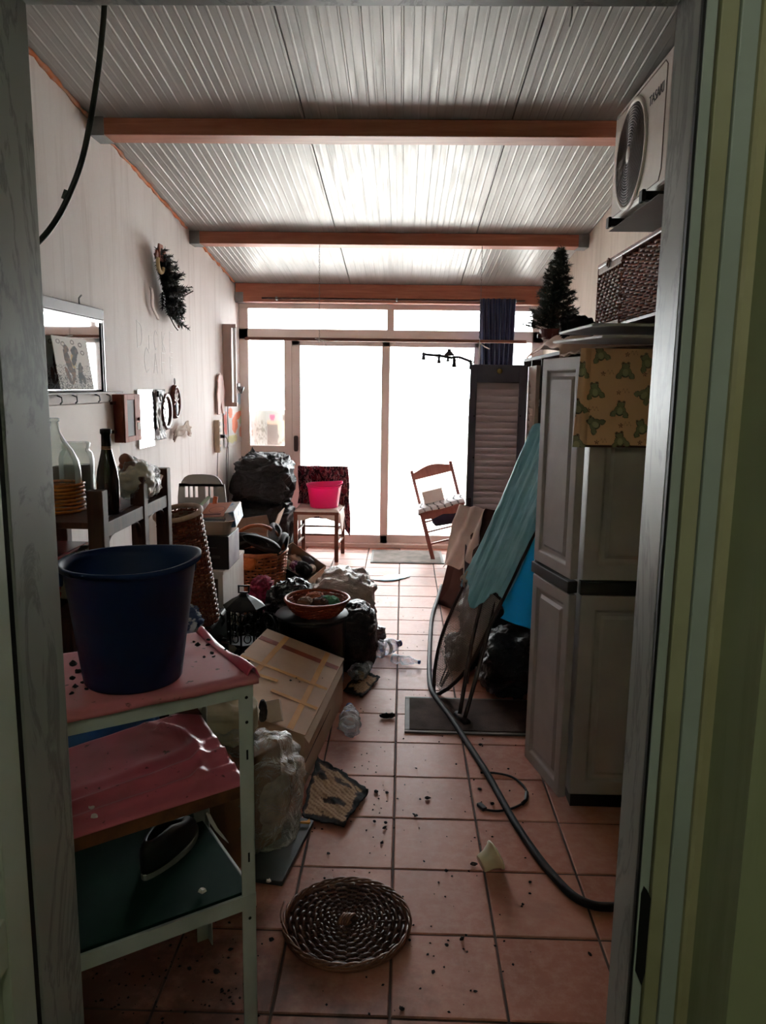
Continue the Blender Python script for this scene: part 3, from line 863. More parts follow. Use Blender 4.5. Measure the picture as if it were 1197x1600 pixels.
# ================================================================== louvred wardrobe behind
LVD = M('dark_grey_frame_paint', C(100,98,112), .45, col2=C(88,86,100), ns=5)
LVP = M('mauve_grey_slat_paint', C(196,178,178), .5, col2=C(182,162,162), ns=4, stretch=(1,1,6))
LVL = M('pale_slat_paint', C(206,184,170), .5, col2=C(190,166,152), ns=5)
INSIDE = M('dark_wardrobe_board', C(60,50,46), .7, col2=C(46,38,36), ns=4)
lx = .83; ly0, ly1, lz = 4.10, 5.42, 1.76
dh = AY(823, 580, 5.07).x; dl = AY(735, 580, 5.07).x; dz1 = AY(780, 570, 5.07).z
lw = thing('louvred_wardrobe', 'tall wardrobe with one louvred door swung open towards the room', 'wardrobe', ((lx+XR)/2, 4.7, 0))
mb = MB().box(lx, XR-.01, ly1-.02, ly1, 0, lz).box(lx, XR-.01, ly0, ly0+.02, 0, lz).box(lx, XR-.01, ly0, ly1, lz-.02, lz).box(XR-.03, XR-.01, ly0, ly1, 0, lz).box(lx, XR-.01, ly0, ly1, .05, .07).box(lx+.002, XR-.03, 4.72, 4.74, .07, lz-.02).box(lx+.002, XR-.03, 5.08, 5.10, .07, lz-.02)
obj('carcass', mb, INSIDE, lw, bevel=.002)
def louvre(name, o, ex, w, z0, z1, fm, sm, top, mats, nsl, fw):
    """door: frame plus slats; o hinge corner at floor, ex along the width"""
    m4 = frame((o[0], o[1], 0), ex, (0,0,1))
    def bx(x0, x1, za, zb, t0, t1): 
        return [m4 @ Vector((x, z, t)) for t in (t0, t1) for z in (za, zb) for x in (x0, x1)]
    Fq = [(0,2,3,1),(4,5,7,6),(0,1,5,4),(2,6,7,3),(0,4,6,2),(1,3,7,5)]
    d = None
    def part(nm, m, *q, par=None, bv=.002):
        mb = MB()
        for k in q: mb.add(bx(*k), Fq)
        return obj(nm, mb, m, par, bevel=bv)
    d = part('door', fm, (0, fw, z0, z1, -.012, .012), (w-fw, w, z0, z1, -.012, .012), (fw, w-fw, z1-top, z1, -.012, .012), (fw, w-fw, z0, z0+top, -.012, .012), par=lw)
    n = nsl; zz0, zz1 = z0+top, z1-top
    for k in range(n):
        zc = zz0+(zz1-zz0)*(k+.5)/n; hh = (zz1-zz0)/n*.62
        vs = [m4 @ Vector((x, zc+a*hh, t)) for t, a in ((-.007, -1), (.007, .75)) for a2 in (0,) for x in (fw, w-fw)]
        vs += [m4 @ Vector((x, zc+a*hh+.005, t)) for t, a in ((-.007, -1), (.007, .75)) for x in (fw, w-fw)]
        mb = MB().add(vs, [(0,1,3,2),(4,6,7,5),(0,4,5,1),(2,3,7,6),(0,2,6,4),(1,5,7,3)])
        obj('slat', mb, sm, d)
    return d, m4
od, m4 = louvre('door', (dh, 5.07), (-1,0,0), dh-dl, .05, dz1, LVD, LVP, .115, None, 34, .045)
k4 = frame((AY(781,580,5.05).x, 5.056, AY(781,580,5.05).z), (1,0,0), (0,0,1))
obj('knob', MB().lathe([(.017,0),(.017,.004),(.012,.009),(.003,.011)], 20, k4, cap1=True), M('brass_knob', C(150,120,70), .35, .8), od, smooth=True)
obj('edge_strip', MB().box(dl-.004, dl+.001, 5.052, 5.084, .05, dz1-.22), M('white_door_edge', C(226,220,214), .5), od)  # pale strip down the left edge of the open door
ch = AY(735, 788, 5.05)
obj('lock', MB().box(dl+.006, dl+.03, 5.045, 5.058, ch.z-.045, ch.z+.045), M('lock_dark', C(60,54,58), .4, .4), od, bevel=.003)
for v in (650, 715, 835, 895):
    for u in (741, 813):
        p = AY(u-(v-650)*.02, v, 5.056)
        obj('screw', MB().ell((min(max(p.x, dl+.012), dh-.012), 5.057, p.z), (.005,.003,.005), 8, 5), BLK, od, smooth=True)
cdx = AX(838, 600, lx).y
louvre('door', (lx-.012, 5.065), (0,-1,0), 5.065-4.745, .05, dz1-.01, LVL, LVL, .09, None, 34, .05)
# hanger arm showing in the open bay
wire = MB().tube(catmull([AX(846,629,.86)+Vector((0,0,0)), AX(838,640,.86), AX(835,668,.86), AX(835,720,.86)], 6), .006, 6)
wire.tube([AX(840,628,.86), AX(852,625,.86)], .012, 8)
obj('hanger_hook', wire, CORD, lw, smooth=True)
# sheet over the wardrobe, the little tree and the black bag on it
def lsheet(s, t):
    x = lx-.02+s*(XR-.02-lx+.02); y = 3.75+t*(5.2-3.75)
    rise = .075*max(0, 1-abs(t-.55)*1.5)
    z = lz+.014+rise+.03*(.5+.5*fbm(Vector((x*5, y*5, 8)), 3))
    if t < .24: z = lz+.014+rise*.7+.02
    if s < .15: z -= .06*(1-s/.15)**1.3
    return (x, y if t > .24 else 4.09-.002+(t-.24)*.02, z if t > .24 else z-(.24-t)*.25)
single('pink_beige_sheet', MB().grid(34, 80, lsheet), BEIGE, 'pinkish beige sheet draped over the louvred wardrobe below the tree', 'cloth', solid=.006, smooth=True)

NEED = M('dark_green_needles', C(20,34,26), .7, col2=C(34,48,38), ns=30)
BARK = M('tree_wire_brown', C(60,44,34), .8)
def fir(pos, h, w, seed, lean=(0,0)):
    r3 = random.Random(seed); pos = Vector(pos)
    ft = MB(); st = MB()
    st.tube([pos, pos+Vector((lean[0]*.5,lean[1]*.5,h*.5)), pos+Vector((lean[0],lean[1],h*.98))], [.012,.009,.004], 6)
    def spray(p, d, ln):
        d = d.normalized(); n = int(ln/.0017)
        st.tube([p, p+d*ln], .0018, 4, caps=False)
        for k in range(n):
            q = p+d*(ln*(k+.5)/n)
            a = r3.uniform(0, 2*PI); o = d.orthogonal().normalized(); o2 = d.cross(o)
            nd = (d*.75+(o*math.cos(a)+o2*math.sin(a))).normalized()
            L = r3.uniform(.018,.03); wv = nd.cross(d).normalized()*.0024
            ft.add([q-wv, q+wv, q+nd*L], [(0,1,2)])
    nb = 150
    for i in range(nb):
        f = (i+.5)/nb; z = h*(.04+.94*f)
        a = i*2.399+r3.uniform(-.3,.3)
        ln = (w*(1-f)**.85+.02)*r3.uniform(.55,1.1)
        c = pos+Vector((lean[0]*f, lean[1]*f, z))
        d = Vector((math.cos(a), math.sin(a), r3.uniform(.05,.5)))
        spray(c, d, ln)
        e = c+d.normalized()*ln*.55
        for s in (-1, 1):
            spray(e, Vector((math.cos(a+s*.8), math.sin(a+s*.8), r3.uniform(0,.4))), ln*.45)
    spray(pos+Vector((lean[0],lean[1],h*.93)), Vector((0,0,1)), h*.08)
    return ft, st
tb = AY(862, 531, 4.66)
tr = thing('artificial_fir_tree', 'small dark artificial fir tree standing on the wardrobe', 'tree', tb)
ft, st = fir((tb.x, tb.y, tb.z+.02), AY(866,386,4.66).z-tb.z-.02, .16, 11, (.03,0))
o = obj('needles', ft, NEED, tr); o['kind'] = 'stuff'
obj('trunk', st, BARK, tr)
pm = MB()
RED = M('dull_red_wood', C(104,48,44), .6, col2=C(80,36,34), ns=9)
for a in (0, PI/2, PI/4, -PI/4):
    dx = Vector((math.cos(a), math.sin(a), 0))*.085
    pm.bar(Vector(tb)-dx+Vector((0,0,.022)), Vector(tb)+dx+Vector((0,0,.022)), .026, .024)
pm.lathe([(.055,.0),(.075,.05),(.078,.06)], 18, Matrix.Translation(tb), cap1=True)
obj('stand', pm, RED, tr, bevel=.003)

def bag(c, r, seed, crump=.10, fq=5.0, flat=True, nu=56, nv=36, e=.8, neck=None, squash=1.0):
    """a stuffed crumpled bag: superellipsoid with folds"""
    c = Vector(c); mb = MB(); vs = []
    of = Vector((seed*3.7, seed*1.3, seed*2.1))
    sp = lambda v: math.copysign(abs(v)**e, v)
    for j in range(nv+1):
        t = PI*j/nv
        for i in range(nu):
            a = 2*PI*i/nu
            p = Vector((sp(math.sin(t))*sp(math.cos(a)), sp(math.sin(t))*sp(math.sin(a)), -sp(math.cos(t))))
            q = Vector((p.x*r[0], p.y*r[1], p.z*r[2]))
            d = crump*(.5*fbm(q*fq+of, 2)+.75*(ridge(q*fq*1.6+of)-.5)+.55*(ridge(Vector((q.x*.8, q.y*.8, q.z*2.2))*fq*2.6+of)-.5)+.25*(ridge(q*fq*6+of)-.5))
            if j in (0, nv): d = 0
            w = Vector((q.x*(1+d/ max(r[0],.01)*.6), q.y*(1+d/max(r[1],.01)*.6), q.z*(1+d/max(r[2],.01)*.5)))
            if neck and t > PI*.72:
                k = (t-PI*.72)/(PI*.28); w = Vector((w.x*(1-.45*k), w.y*(1-.45*k), w.z+neck*k*k))
            p2 = c+w
            if flat: p2.z = max(p2.z, c.z-r[2]+.004)
            vs.append(p2)
    fs = [(j*nu+i, j*nu+(i+1) % nu, (j+1)*nu+(i+1) % nu, (j+1)*nu+i) for j in range(nv) for i in range(nu)]
    return mb.add(vs, fs)
BAGB = crinkle('black_bin_liner', C(14,14,17), C(22,22,27), .36, 9, .8)
single('black_cloth_bundle', bag(AY(903, 505, 4.2)+Vector((0,0,-.03)), (.085,.06,.065), 5, .05, 14), M('black_fabric', C(14,14,16), .8, col2=C(24,24,26), ns=10), 'small black cloth bundle between the fir tree and the wicker chest', 'bundle', smooth=True)

# spotlight bar hooked on the top corner of the louvred door
CHR = M('dull_chrome', C(120,116,120), .4, .5, col2=C(96,92,96), ns=20)
sb = thing('spotlight_bar', 'curved grey metal bar with five small spotlights by the open wardrobe door', 'light', AY(738, 566, 5.05))
bp = [AY(u, v, 5.03) for u, v in ((664,554),(688,556),(704,559),(716,558),(728,562),(738,566))]
obj('bar', MB().tube(catmull(bp, 6), .009, 7), CHR, sb, smooth=True)
obj('ceiling_cup', MB().lathe([(.03,.0),(.034,.008),(.012,.03),(.012,.042)], 18, Matrix.Translation(AY(702,556,5.03)), cap1=True), CHR, sb, smooth=True)
for u, v, s in ((662,552,1), (686,558,.95), (700,557,.8), (710,562,1.15), (736,567,1)):
    p = AY(u, v, 5.03)
    sp_ = obj('spotlight', MB().lathe([(.012*s,-.042*s),(.014*s,-.036*s),(.0085*s,-.014*s),(.012*s,0),(.006*s,.006*s)], 14, Matrix.Translation(p), cap1=True), CHR, sb, smooth=True)
    obj('yoke', MB().tube(arc(p+Vector((0,-.004,.004)), .016*s, R(200), R(-20), 10, (1,0,0), (0,0,1)), .003, 5), CHR, sp_, smooth=True)

# ================================================================== ironing board
B0 = FL(683, 1082)+Vector((0,.0,.02)); TOP = AY(826, 772, 3.62)
av = (TOP-B0).normalized()
wl = AY(729, 915, 3.86); wr = AY(776, 962, 3.62)
wv = (wr-wl); wv = (wv-av*wv.dot(av)).normalized()
nv_ = av.cross(wv).normalized()
if nv_.dot(CAMP-B0) < 0: nv_ = -nv_
LEN, HW = 1.36, .145
ib = thing('ironing_board', 'old ironing board with torn pale blue cover leaning against the wardrobe', 'ironing board', (B0.x, B0.y, 0))
def half(s):      # half width along the length
    if s < .34: return .035+(HW-.035)*math.sin(max(0, min(1, s/.34))*PI/2)**.8
    return HW
def bp_(s, t, n=0): return B0+av*s+wv*(t*half(s))+nv_*n
IBF = M('board_frame_metal', C(64,50,48), .4, .3)
MESH = M('board_mesh_metal', C(176,160,150), .45, .5)
left_ = [bp_(s*LEN/24, -1) for s in range(25)]; right_ = [bp_(s*LEN/24, 1) for s in range(25)]
obj('frame', MB().tube(left_[::-1]+[bp_(-.02, -.6), bp_(-.032, 0), bp_(-.02, .6)]+right_, .010, 8), IBF, ib, smooth=True)
mb = MB(); st_ = .0105
def inb(s, t): return .0 < s < .62 and abs(t) < half(s)
for sg in (1, -1):
    k = -60
    while k < 130:
        segs = []; cur = []
        for q in range(0, 90):
            s = q*.0075; t = sg*(s*.75 - k*st_)
            if inb(s, t): cur.append(B0+av*s+wv*t)
            elif cur: segs.append(cur); cur = []
        if cur: segs.append(cur)
        for c_ in segs:
            if len(c_) > 1: mb.bar(c_[0], c_[-1], .0024, .0015, nv_)
        k += 1
o = obj('mesh_top', mb, MESH, ib); o['kind'] = 'stuff'
for t in (-.45, .15, .5): obj('stay', MB().tube([bp_(.02, t*.4, -.012), bp_(.6, t, -.012)], .004, 6), IBF, ib, smooth=True)
obj('stay', MB().tube([bp_(.18, -.9, -.006), bp_(.10, .9, -.006)], .003, 6), MESH, ib, smooth=True)
def cov(s, t):
    sl = .50+.06*math.sin(t*9)+.10*t+s*(LEN+.03-.5-.1*t); tt = (t-.5)*2.16
    ed = max(0, abs(tt)-.96)
    w = .011*ridge(Vector((tt*3.2+sl*1.2, sl*1.1, .4)))+.007*ridge(Vector((tt*7+sl*3, sl*1.6, 2.2)))+.004*noise.noise(Vector((tt*20, sl*14, 1)))
    return bp_(sl, max(-1.06, min(1.06, tt)), .018+w-ed*.4)
BLUE = M('pale_blue_cover', C(150,206,222), .5, col2=C(124,188,208), ns=5, bump=.25, bs=60)
obj('cover', MB().grid(90, 50, cov), BLUE, ib, smooth=True, solid=.003)
fd = M('saturated_blue_lining', C(40,165,205), .55, col2=C(34,150,190), ns=4)
_n = fd.node_tree; _t = _n.nodes.new('ShaderNodeBsdfTranslucent'); _t.inputs[0].default_value = L4(C(60,190,228)); _m = _n.nodes.new('ShaderNodeMixShader'); _m.inputs[0].default_value = .5
_n.links.new(_n.nodes['Principled BSDF'].outputs[0], _m.inputs[1]); _n.links.new(_t.outputs[0], _m.inputs[2]); _n.links.new(_m.outputs[0], _n.nodes['Material Output'].inputs[0])
def flap(s, t):
    a = bp_(1.05, 1.02, -.01)*(1-s)+bp_(.60, 1.02, -.01)*s
    b_ = AY(838, 900, 3.50)*(1-s)+AY(792, 958, 3.53)*s
    c_ = AY(842, 988, 3.46)*(1-s)+AY(782, 966, 3.53)*s
    p = a*(1-t)**2+b_*2*t*(1-t)+c_*t*t
    return p+Vector((0,-.008*math.sin(s*7+t*3),0))
obj('lining', MB().grid(26, 20, flap), fd, ib, smooth=True, solid=.003)
tw = MB()
tw.grid(10, 6, lambda s, t: bp_(.56+.05*t+.02*math.sin(s*8), -1.0+.35*s, .03+.012*math.sin(s*9+t*4)))
obj('torn_wadding', tw, M('wadding', C(206,196,180), .95, col2=C(190,176,160), ns=20), ib, smooth=True, solid=.006)
foot = FL(722, 1128)
for dt in (-.35, .35):
    hp = bp_(.74, dt, -.02)
    obj('leg', MB().tube(catmull([hp, (hp+foot)/2+Vector((dt*.05,.03,.02)), Vector((foot.x+dt*.03, foot.y-dt*.06, .03))], 6), .010, 8), IBF, ib, smooth=True)
obj('foot_cap', MB().tube([(foot.x-.02, foot.y+.05, .018), (foot.x+.02, foot.y-.05, .018)], .018, 10), BLK, ib, smooth=True)
obj('stay', MB().tube([FL(738,1010,.42)*1.0, FL(700,1110,.02)+Vector((.1,.1,.1))], .004, 5), IBF, ib, smooth=True)

# black bags and bits under the board
for c, r, sd, lab in (((.56, 4.25, .26), (.20,.26,.26), 3, 'large black bin bag behind the ironing board'), ((.575, 3.78, .17), (.15,.16,.17), 8, 'low black bin bag beside the ironing board leg'),
                      ((.36, 4.12, .09), (.10,.12,.09), 12, 'small shiny black bag seen through the ironing board mesh')):
    single('bin_bag', bag(c, r, sd, .07, 6), BAGB, lab, 'bag', smooth=True, group='black bags on the right')
single('red_cloth_bag', bag((.75, 3.58, .17), (.06,.05,.17), 21, .05, 9), M('red_white_bag', C(186,62,58), .6, col2=C(214,196,190), ns=7, lo=.5, hi=.56), 'red and white plastic bag squeezed beside the plastic cupboard', 'bag', smooth=True)

# mat under the board, and the mat at the glass doors
def mat_thing(p, w, d, ang, c1, c2, lab, edge):
    t = thing('floor_mat', lab, 'mat', p, ang, group='worn floor mats')
    obj('pile', MB().box(-w/2+.022, w/2-.022, -d/2+.022, d/2-.022, .004, .012), M('mat_pile', c1, .95, col2=c2, ns=9, bump=.3, bs=160, spec=.1), t, local=True)
    obj('border', MB().box(-w/2, w/2, -d/2, -d/2+.025, .001, .009).box(-w/2, w/2, d/2-.025, d/2, .001, .009).box(-w/2, -w/2+.025, -d/2+.025, d/2-.025, .001, .009).box(w/2-.025, w/2, -d/2+.025, d/2-.025, .001, .009), edge, t, local=True, bevel=.002)
RUB = M('grey_rubber_edge', C(110,100,92), .7, col2=C(90,82,76), ns=9)
mat_thing(((.04+.74)/2, 3.475, 0), .71, .40, R(-.6), C(56,42,37), C(78,60,53), 'dark brown doormat under the ironing board', RUB)
mat_thing((.06, 6.91, 0), .66, .52, R(.5), C(150,140,132), C(120,112,106), 'pale grey worn mat before the glass doors', RUB)

# brown panel leaning on the wardrobe door with a white cloth over it
p0 = FL(684, 944); p1 = AY(722, 788, 5.02)
PAN = wood('dark_brown_board', C(52,32,30), C(74,46,42), .5, 2, 6)
far = Vector((.02, -.02, 0)); 
base_r = Vector((p0.x+.30, p0.y-.40, 0.002)); top_r = Vector((p1.x+.26, p1.y-.16, p1.z-.02))
thk = Vector((-.018, -.01, .006))
mb = MB().hexa([Vector((p0.x, p0.y, .002)), base_r, base_r-thk, Vector((p0.x, p0.y, .002))-thk], [p1, top_r, top_r-thk, p1-thk])
single('leaning_board', mb, PAN, 'dark brown board leaning beside the louvred wardrobe door', 'board', bevel=.002)
WCL = M('white_cotton', C(236,226,220), .9, col2=C(222,208,202), ns=6)
def wcl(s, t):
    a = p0.lerp(p1, .985-.60*t+.05*math.sin(s*6)*t); b_ = Vector((base_r.x, base_r.y, 0)).lerp(top_r, 1.0-.78*t*(1-.55*s)+.0)
    p = a.lerp(b_, s*.62)
    n = Vector((-.6,-.5,.35)).normalized()
    return p+n*(.022+.014*math.sin(s*13+t*5)+.01*noise.noise(Vector((s*5,t*5,0))))+Vector((-.02*(1-s)*t,0,0))
single('white_cloth', MB().grid(36, 36, wcl), WCL, 'white cloth draped over the leaning brown board', 'cloth', smooth=True, solid=.004)

# hose, cable and plastic cup on the floor
HOSE = M('black_hose_rubber', C(34,32,33), .65, col2=C(46,42,42), ns=20, spec=.3)
hz = .014
hp = [(986,1416),(952,1417),(925,1414),(896,1400),(868,1372),(838,1335),(800,1278),(765,1215),(735,1168),(700,1115),(680,1088),(672,1068),(671,1030),(673,985),(676,960),(683,938),(690,915)]
single('garden_hose', MB().tube(catmull([FL(u, v, hz) for u, v in hp], 7), .0135, 10), HOSE, 'long black hose snaking across the tiled floor', 'hose', smooth=True)
cp = [(751,1207),(775,1208),(800,1214),(818,1228),(824,1243),(818,1254),(800,1263),(778,1267),(758,1265)]
t = thing('cable', 'thin black cable curled into a loop beside the hose', 'cable', FL(790, 1240, 0))
obj('cord', MB().tube(catmull([FL(u, v, .006) for u, v in cp], 6), .0045, 8), HOSE, t, smooth=True)
e0 = FL(758,1265,.007); e1 = FL(748,1256,.008)
obj('plug', MB().bar(e0, e1, .02, .014), BLK, t, bevel=.003)
obj('sleeve', MB().tube([FL(823,1238,.007), FL(822,1250,.007), FL(816,1256,.007)], .007, 8), BLK, t, smooth=True)
CUP = M('cream_plastic', C(226,214,186), .35, col2=C(214,200,170), ns=5)
cc = FL(751, 1362)
el, ph = R(21), R(22)
ax_ = Vector((math.cos(el)*math.cos(ph), math.cos(el)*math.sin(ph), math.sin(el)))
mm = frame(cc+Vector((0, 0, .0275)), ax_.orthogonal(), (0,0,1), ax_)
r_ = [(.027,0),(.0285,.002),(.033,.03),(.043,.052),(.049,.056),(.0495,.061),(.046,.062),(.041,.053),(.031,.03),(.026,.005),(.001,.0045)]
single('plastic_cup', MB().lathe(r_, 28, mm), CUP, 'small cream plastic cup tipped on the tiles', 'cup', smooth=True)
# ================================================================== things on the left wall
def PLN(u, v, p, n):
    d = ray(u, v); n = Vector(n); p = Vector(p)
    return CAMP + d*((p-CAMP).dot(n)/d.dot(n))
XW = XL+.002
MIRR = M('mirror_silver', C(238,240,240), .03, 1.0)
TAUPE = M('taupe_frame', C(126,108,106), .5, col2=C(112,96,94), ns=5)
SILV = M('silver_strip', C(200,200,202), .35, .5)
# big mirror
my1, mz0, mz1 = 3.955, 1.515, 1.925; my0 = 2.95
mr = thing('wall_mirror', 'wide rectangular mirror with taupe top rail on the left wall', 'mirror', (XW, (my0+my1)/2, mz0))
obj('mirror_glass', MB().box(XW+.012, XW+.016, my0+.01, my1-.03, mz0+.01, mz1-.05), MIRR, mr)
obj('top_rail', MB().box(XW, XW+.03, my0, my1, mz1-.052, mz1), TAUPE, mr, bevel=.004)
obj('inner_strip', MB().box(XW, XW+.024, my0, my1-.002, mz1-.068, mz1-.053), SILV, mr, bevel=.002)
obj('side_rail', MB().box(XW, XW+.022, my1-.028, my1-.012, mz0, mz1-.068), M('black_side_strip', C(24,24,32), .4), mr, bevel=.002)
obj('side_edge', MB().box(XW, XW+.026, my1-.011, my1, mz0, mz1-.053), SILV, mr, bevel=.002)
obj('hanging_hook', MB().tube([(XW+.012, 3.70, mz1), (XW+.012, 3.70, mz1+.03), (XW+.016, 3.72, mz1+.045)], .004, 6), STEEL, mr, smooth=True)
# print leaning on the mirror
def figc(s, t):
    x, y = (s-.5)*2, (.5-t)*2
    n = noise.noise(Vector((s*14, t*18, 2)))
    a = min(inell(x, y, -.30,.05,.16,.5,.25), inell(x, y, -.32,.55,.14,.14), inell(x, y, -.42,-.45,.10,.35,.35), inell(x, y, -.12,-.5,.09,.35,-.4))
    b = min(inell(x, y, .15,.48,.2,.2), inell(x, y, .08,.2,.13,.3,-.5), inell(x, y, .3,-.35,.14,.42,-.2), inell(x, y, .42,-.55,.12,.25,.4))
    if a+n*.35 < 1: return C(88,58,44) if n < .1 else C(128,88,62)
    if b+n*.35 < 1: return C(52,42,40) if n < .15 else C(96,76,66)
    if inell(x, y, .0,.1,.14,.3) < 1 and n > -.2: return C(206,176,120)
    if y < -.45 and abs(noise.noise(Vector((s*26, t*30, 7)))) < .10: return C(70,62,58)
    if y < -.05 and abs(noise.noise(Vector((s*20, t*22, 3)))) < .045: return C(90,80,74)
    for cx, cy in ((-.7,.8),(-.45,.72),(.1,.82),(.55,.75),(.62,.45)):
        if .4 < inell(x, y, cx, cy, .12, .09) < 1: return C(100,84,76)
    return C(232,226,218)
pa = AX(94, 600, XW+.06); pb = AX(147, 606, XW+.06)
single('animal_print_card', MB().grid(90, 110, lambda s, t: (XW+.07-.03*(1-t)-.01+.0, pa.y+s*(pb.y-pa.y), mz0+.012+(1-t)*.235), figc), attr('print_paper', .7), 'white card printed with two brown dancing animals, leaning on the mirror', 'card', solid=.003)
# ledge with hooks below it
lg = thing('hook_rail', 'beige rail with four small hooks under the mirror', 'hook rail', (XW, 3.5, 1.48))
obj('ledge', MB().box(XW, XW+.085, 2.95, 4.03, mz0-.008, mz0), TRAYM, lg, bevel=.002)
obj('backboard', MB().box(XW, XW+.014, 2.95, 4.06, mz0-.055, mz0-.008), M('beige_rail_paint', C(196,178,166), .6, col2=C(184,166,154), ns=6), lg, bevel=.003)
for u in (91, 115, 151, 168):
    y = AX(u, 612, XW+.02).y
    obj('hook', MB().tube([(XW+.014, y, mz0-.014), (XW+.034, y, mz0-.022), (XW+.036, y, mz0-.042), (XW+.026, y, mz0-.052)], .0035, 6), STEEL, lg, smooth=True)
single('wall_panel', MB().box(XW, XW+.006, 2.9, 4.16, .92, mz0-.058), M('cream_panel', C(206,186,172), .6, col2=C(198,178,164), ns=3), 'cream board fixed flat on the wall under the hook rail', 'panel', bevel=.002)
# key cabinet
KB = wood('cherry_wood', C(104,46,36), C(134,68,54), .4, 2, 8)
KBL = wood('light_cherry_wood', C(156,92,78), C(178,112,96), .65, 2, 8, spec=.2)
kx = XW+.066; ky0, ky1 = AX(195,650,kx).y, AX(220,650,kx).y; kz0, kz1 = AX(207,690,kx).z, AX(207,616,kx).z
kb = thing('key_cabinet', 'small cherry wood key cabinet with glass front on the left wall', 'cabinet', (XW, (ky0+ky1)/2, kz0))
obj('box', MB().box(XW, kx-.012, ky0, ky1, kz0, kz1), KB, kb, bevel=.002)
kf = obj('door', MB().box(kx-.011, kx, ky0, ky0+.045, kz0, kz1).box(kx-.011, kx, ky1-.09, ky1, kz0, kz1).box(kx-.011, kx, ky0+.045, ky1-.09, kz0, kz0+.03).box(kx-.011, kx, ky0+.045, ky1-.09, kz1-.03, kz1), KBL, kb, bevel=.002)
obj('pane', MB().box(kx-.008, kx-.005, ky0+.045, ky1-.09, kz0+.03, kz1-.03), M('grey_glass', C(104,98,98), .6, spec=.15), kf)
obj('knob', MB().ell((kx+.006, ky1-.05, (kz0+kz1)/2-.01), (.008,.01,.01), 10, 6), KB, kf, smooth=True)
obj('price_tag', MB().box(kx, kx+.002, ky1-.06, ky1-.01, kz0+.06, kz0+.10), CORD, kf)
for z in (kz0+.06, kz1-.045):
    obj('wall_plug', MB().box(XW+.004, XW+.02, ky0-.045, ky0, z-.008, z+.008), DKWOOD, kb)
# frameless mirror tile and crinkled foil sheet
sy0, sy1 = AX(212,655,XW).y+.02, AX(238,655,XW).y; sz0, sz1 = AX(214,702,XW).z, AX(214,609,XW).z
single('mirror_tile', MB().box(XW+.004, XW+.012, sy0, sy1, sz0, sz1), MIRR, 'narrow frameless mirror beside the key cabinet', 'mirror', bevel=.001)
ey1 = AX(254,655,XW).y
t = thing('foil_sheet', 'crinkled pale grey sheet held by a black clip on the wall', 'sheet', (XW, (sy1+ey1)/2, sz0+.03))
obj('sheet', MB().grid(24, 40, lambda s, q: (XW+.012+.012*ridge(Vector((s*5, q*4, 3)))+.005*noise.noise(Vector((s*14, q*18, 1))), sy1+.015+s*(ey1-sy1-.015), sz1-q*(sz1-sz0-.03))), M('crinkled_paper', C(206,206,210), .5, col2=C(190,190,196), ns=6), t, smooth=True, solid=.001)
obj('clip', MB().box(XW+.02, XW+.034, sy1+.04, sy1+.10, sz1-.045, sz1-.01).tube(arc((XW+.035, sy1+.08, sz1-.05), .022, 0, 2*PI, 12, (0,1,0), (0,0,1)), .004, 5), BLK, t)
# oval mirror, oval plaque, gauze sachet
def oval(c, ry, rz, d, t, name, m, w):
    mm = frame(c, (0,1,0), (0,0,1))
    return obj(name, MB().lathe([(1-.0,0),(1,.35*d),(1-.25*w,d),(1-.75*w,d*.85),(1-w,.4*d)], 36, mm @ Matrix.Diagonal((ry, rz, 1, 1)), cap0=True), m, t, smooth=True)
oc = AX(262, 643, XW+.03); 
om = thing('oval_mirror', 'oval mirror in a thick dark brown frame on the left wall', 'mirror', (XW, oc.y, oc.z))
ory = abs(AX(269,643,XW).y-AX(254,643,XW).y)*.5; orz = (AX(262,614,XW).z-AX(262,673,XW).z)*.5
oval((XW, oc.y, oc.z), ory, orz, .035, om, 'frame', wood('walnut_frame', C(84,50,46), C(112,72,66), .4, 2, 8), .32)
obj('mirror_glass', MB().lathe([(.70,.02),(.001,.0205)], 36, frame((XW, oc.y, oc.z), (0,1,0), (0,0,1)) @ Matrix.Diagonal((ory, orz, 1, 1)), cap0=False), MIRR, om)
pc = AX(278, 628, XW+.03)
op = thing('oval_plaque', 'oval carved wooden plaque with a blue motif on the left wall', 'plaque', (XW, pc.y, pc.z))
pry, prz = ory*.78, orz*.92
TAN = wood('tan_carved_wood', C(146,84,66), C(176,112,92), .5, 2, 10)
oval((XW, pc.y, pc.z), pry, prz, .03, op, 'rim', KB, .22)
obj('back', MB().lathe([(.8,.012),(.001,.0125)], 30, frame((XW, pc.y, pc.z), (0,1,0), (0,0,1)) @ Matrix.Diagonal((pry, prz, 1, 1)), cap0=False), TAN, op)
mb = MB()
for k in range(6):
    a = PI*k/6+.26
    d = Vector((0, math.cos(a)*pry*.75, math.sin(a)*prz*.75)); c = Vector((XW+.018, pc.y, pc.z))
    mb.bar(c-d, c+d, .009, .006, (1,0,0))
obj('fretwork', mb, TAN, op)
obj('motif', MB().ell((XW+.02, pc.y, pc.z-.045), (.008, pry*.42, .05), 12, 8), M('blue_motif', C(40,42,86), .5), op, smooth=True)
obj('ring', MB().tube(arc((XW+.012, pc.y, pc.z+prz+.022), .022, 0, 2*PI, 14, (0,.5,0), (0,0,1)), .0028, 5), STEEL, op, smooth=True)
gc = AX(284, 668, XW+.03)
single('gauze_sachet', MB().grid(30, 14, lambda s, q: (XW+.02+.03*math.sin(s*PI)*(1-.3*q)+.012*noise.noise(Vector((s*6,q*6,0))), gc.y-.16+.42*s, gc.z+.055*math.sin(s*PI)-.02-.07*q+.012*math.sin(s*14))), M('pale_gauze', C(210,194,184), .9, col2=C(194,176,164), ns=9), 'crumpled pale gauze bow hanging under the oval plaque', 'ornament', smooth=True, solid=.004)
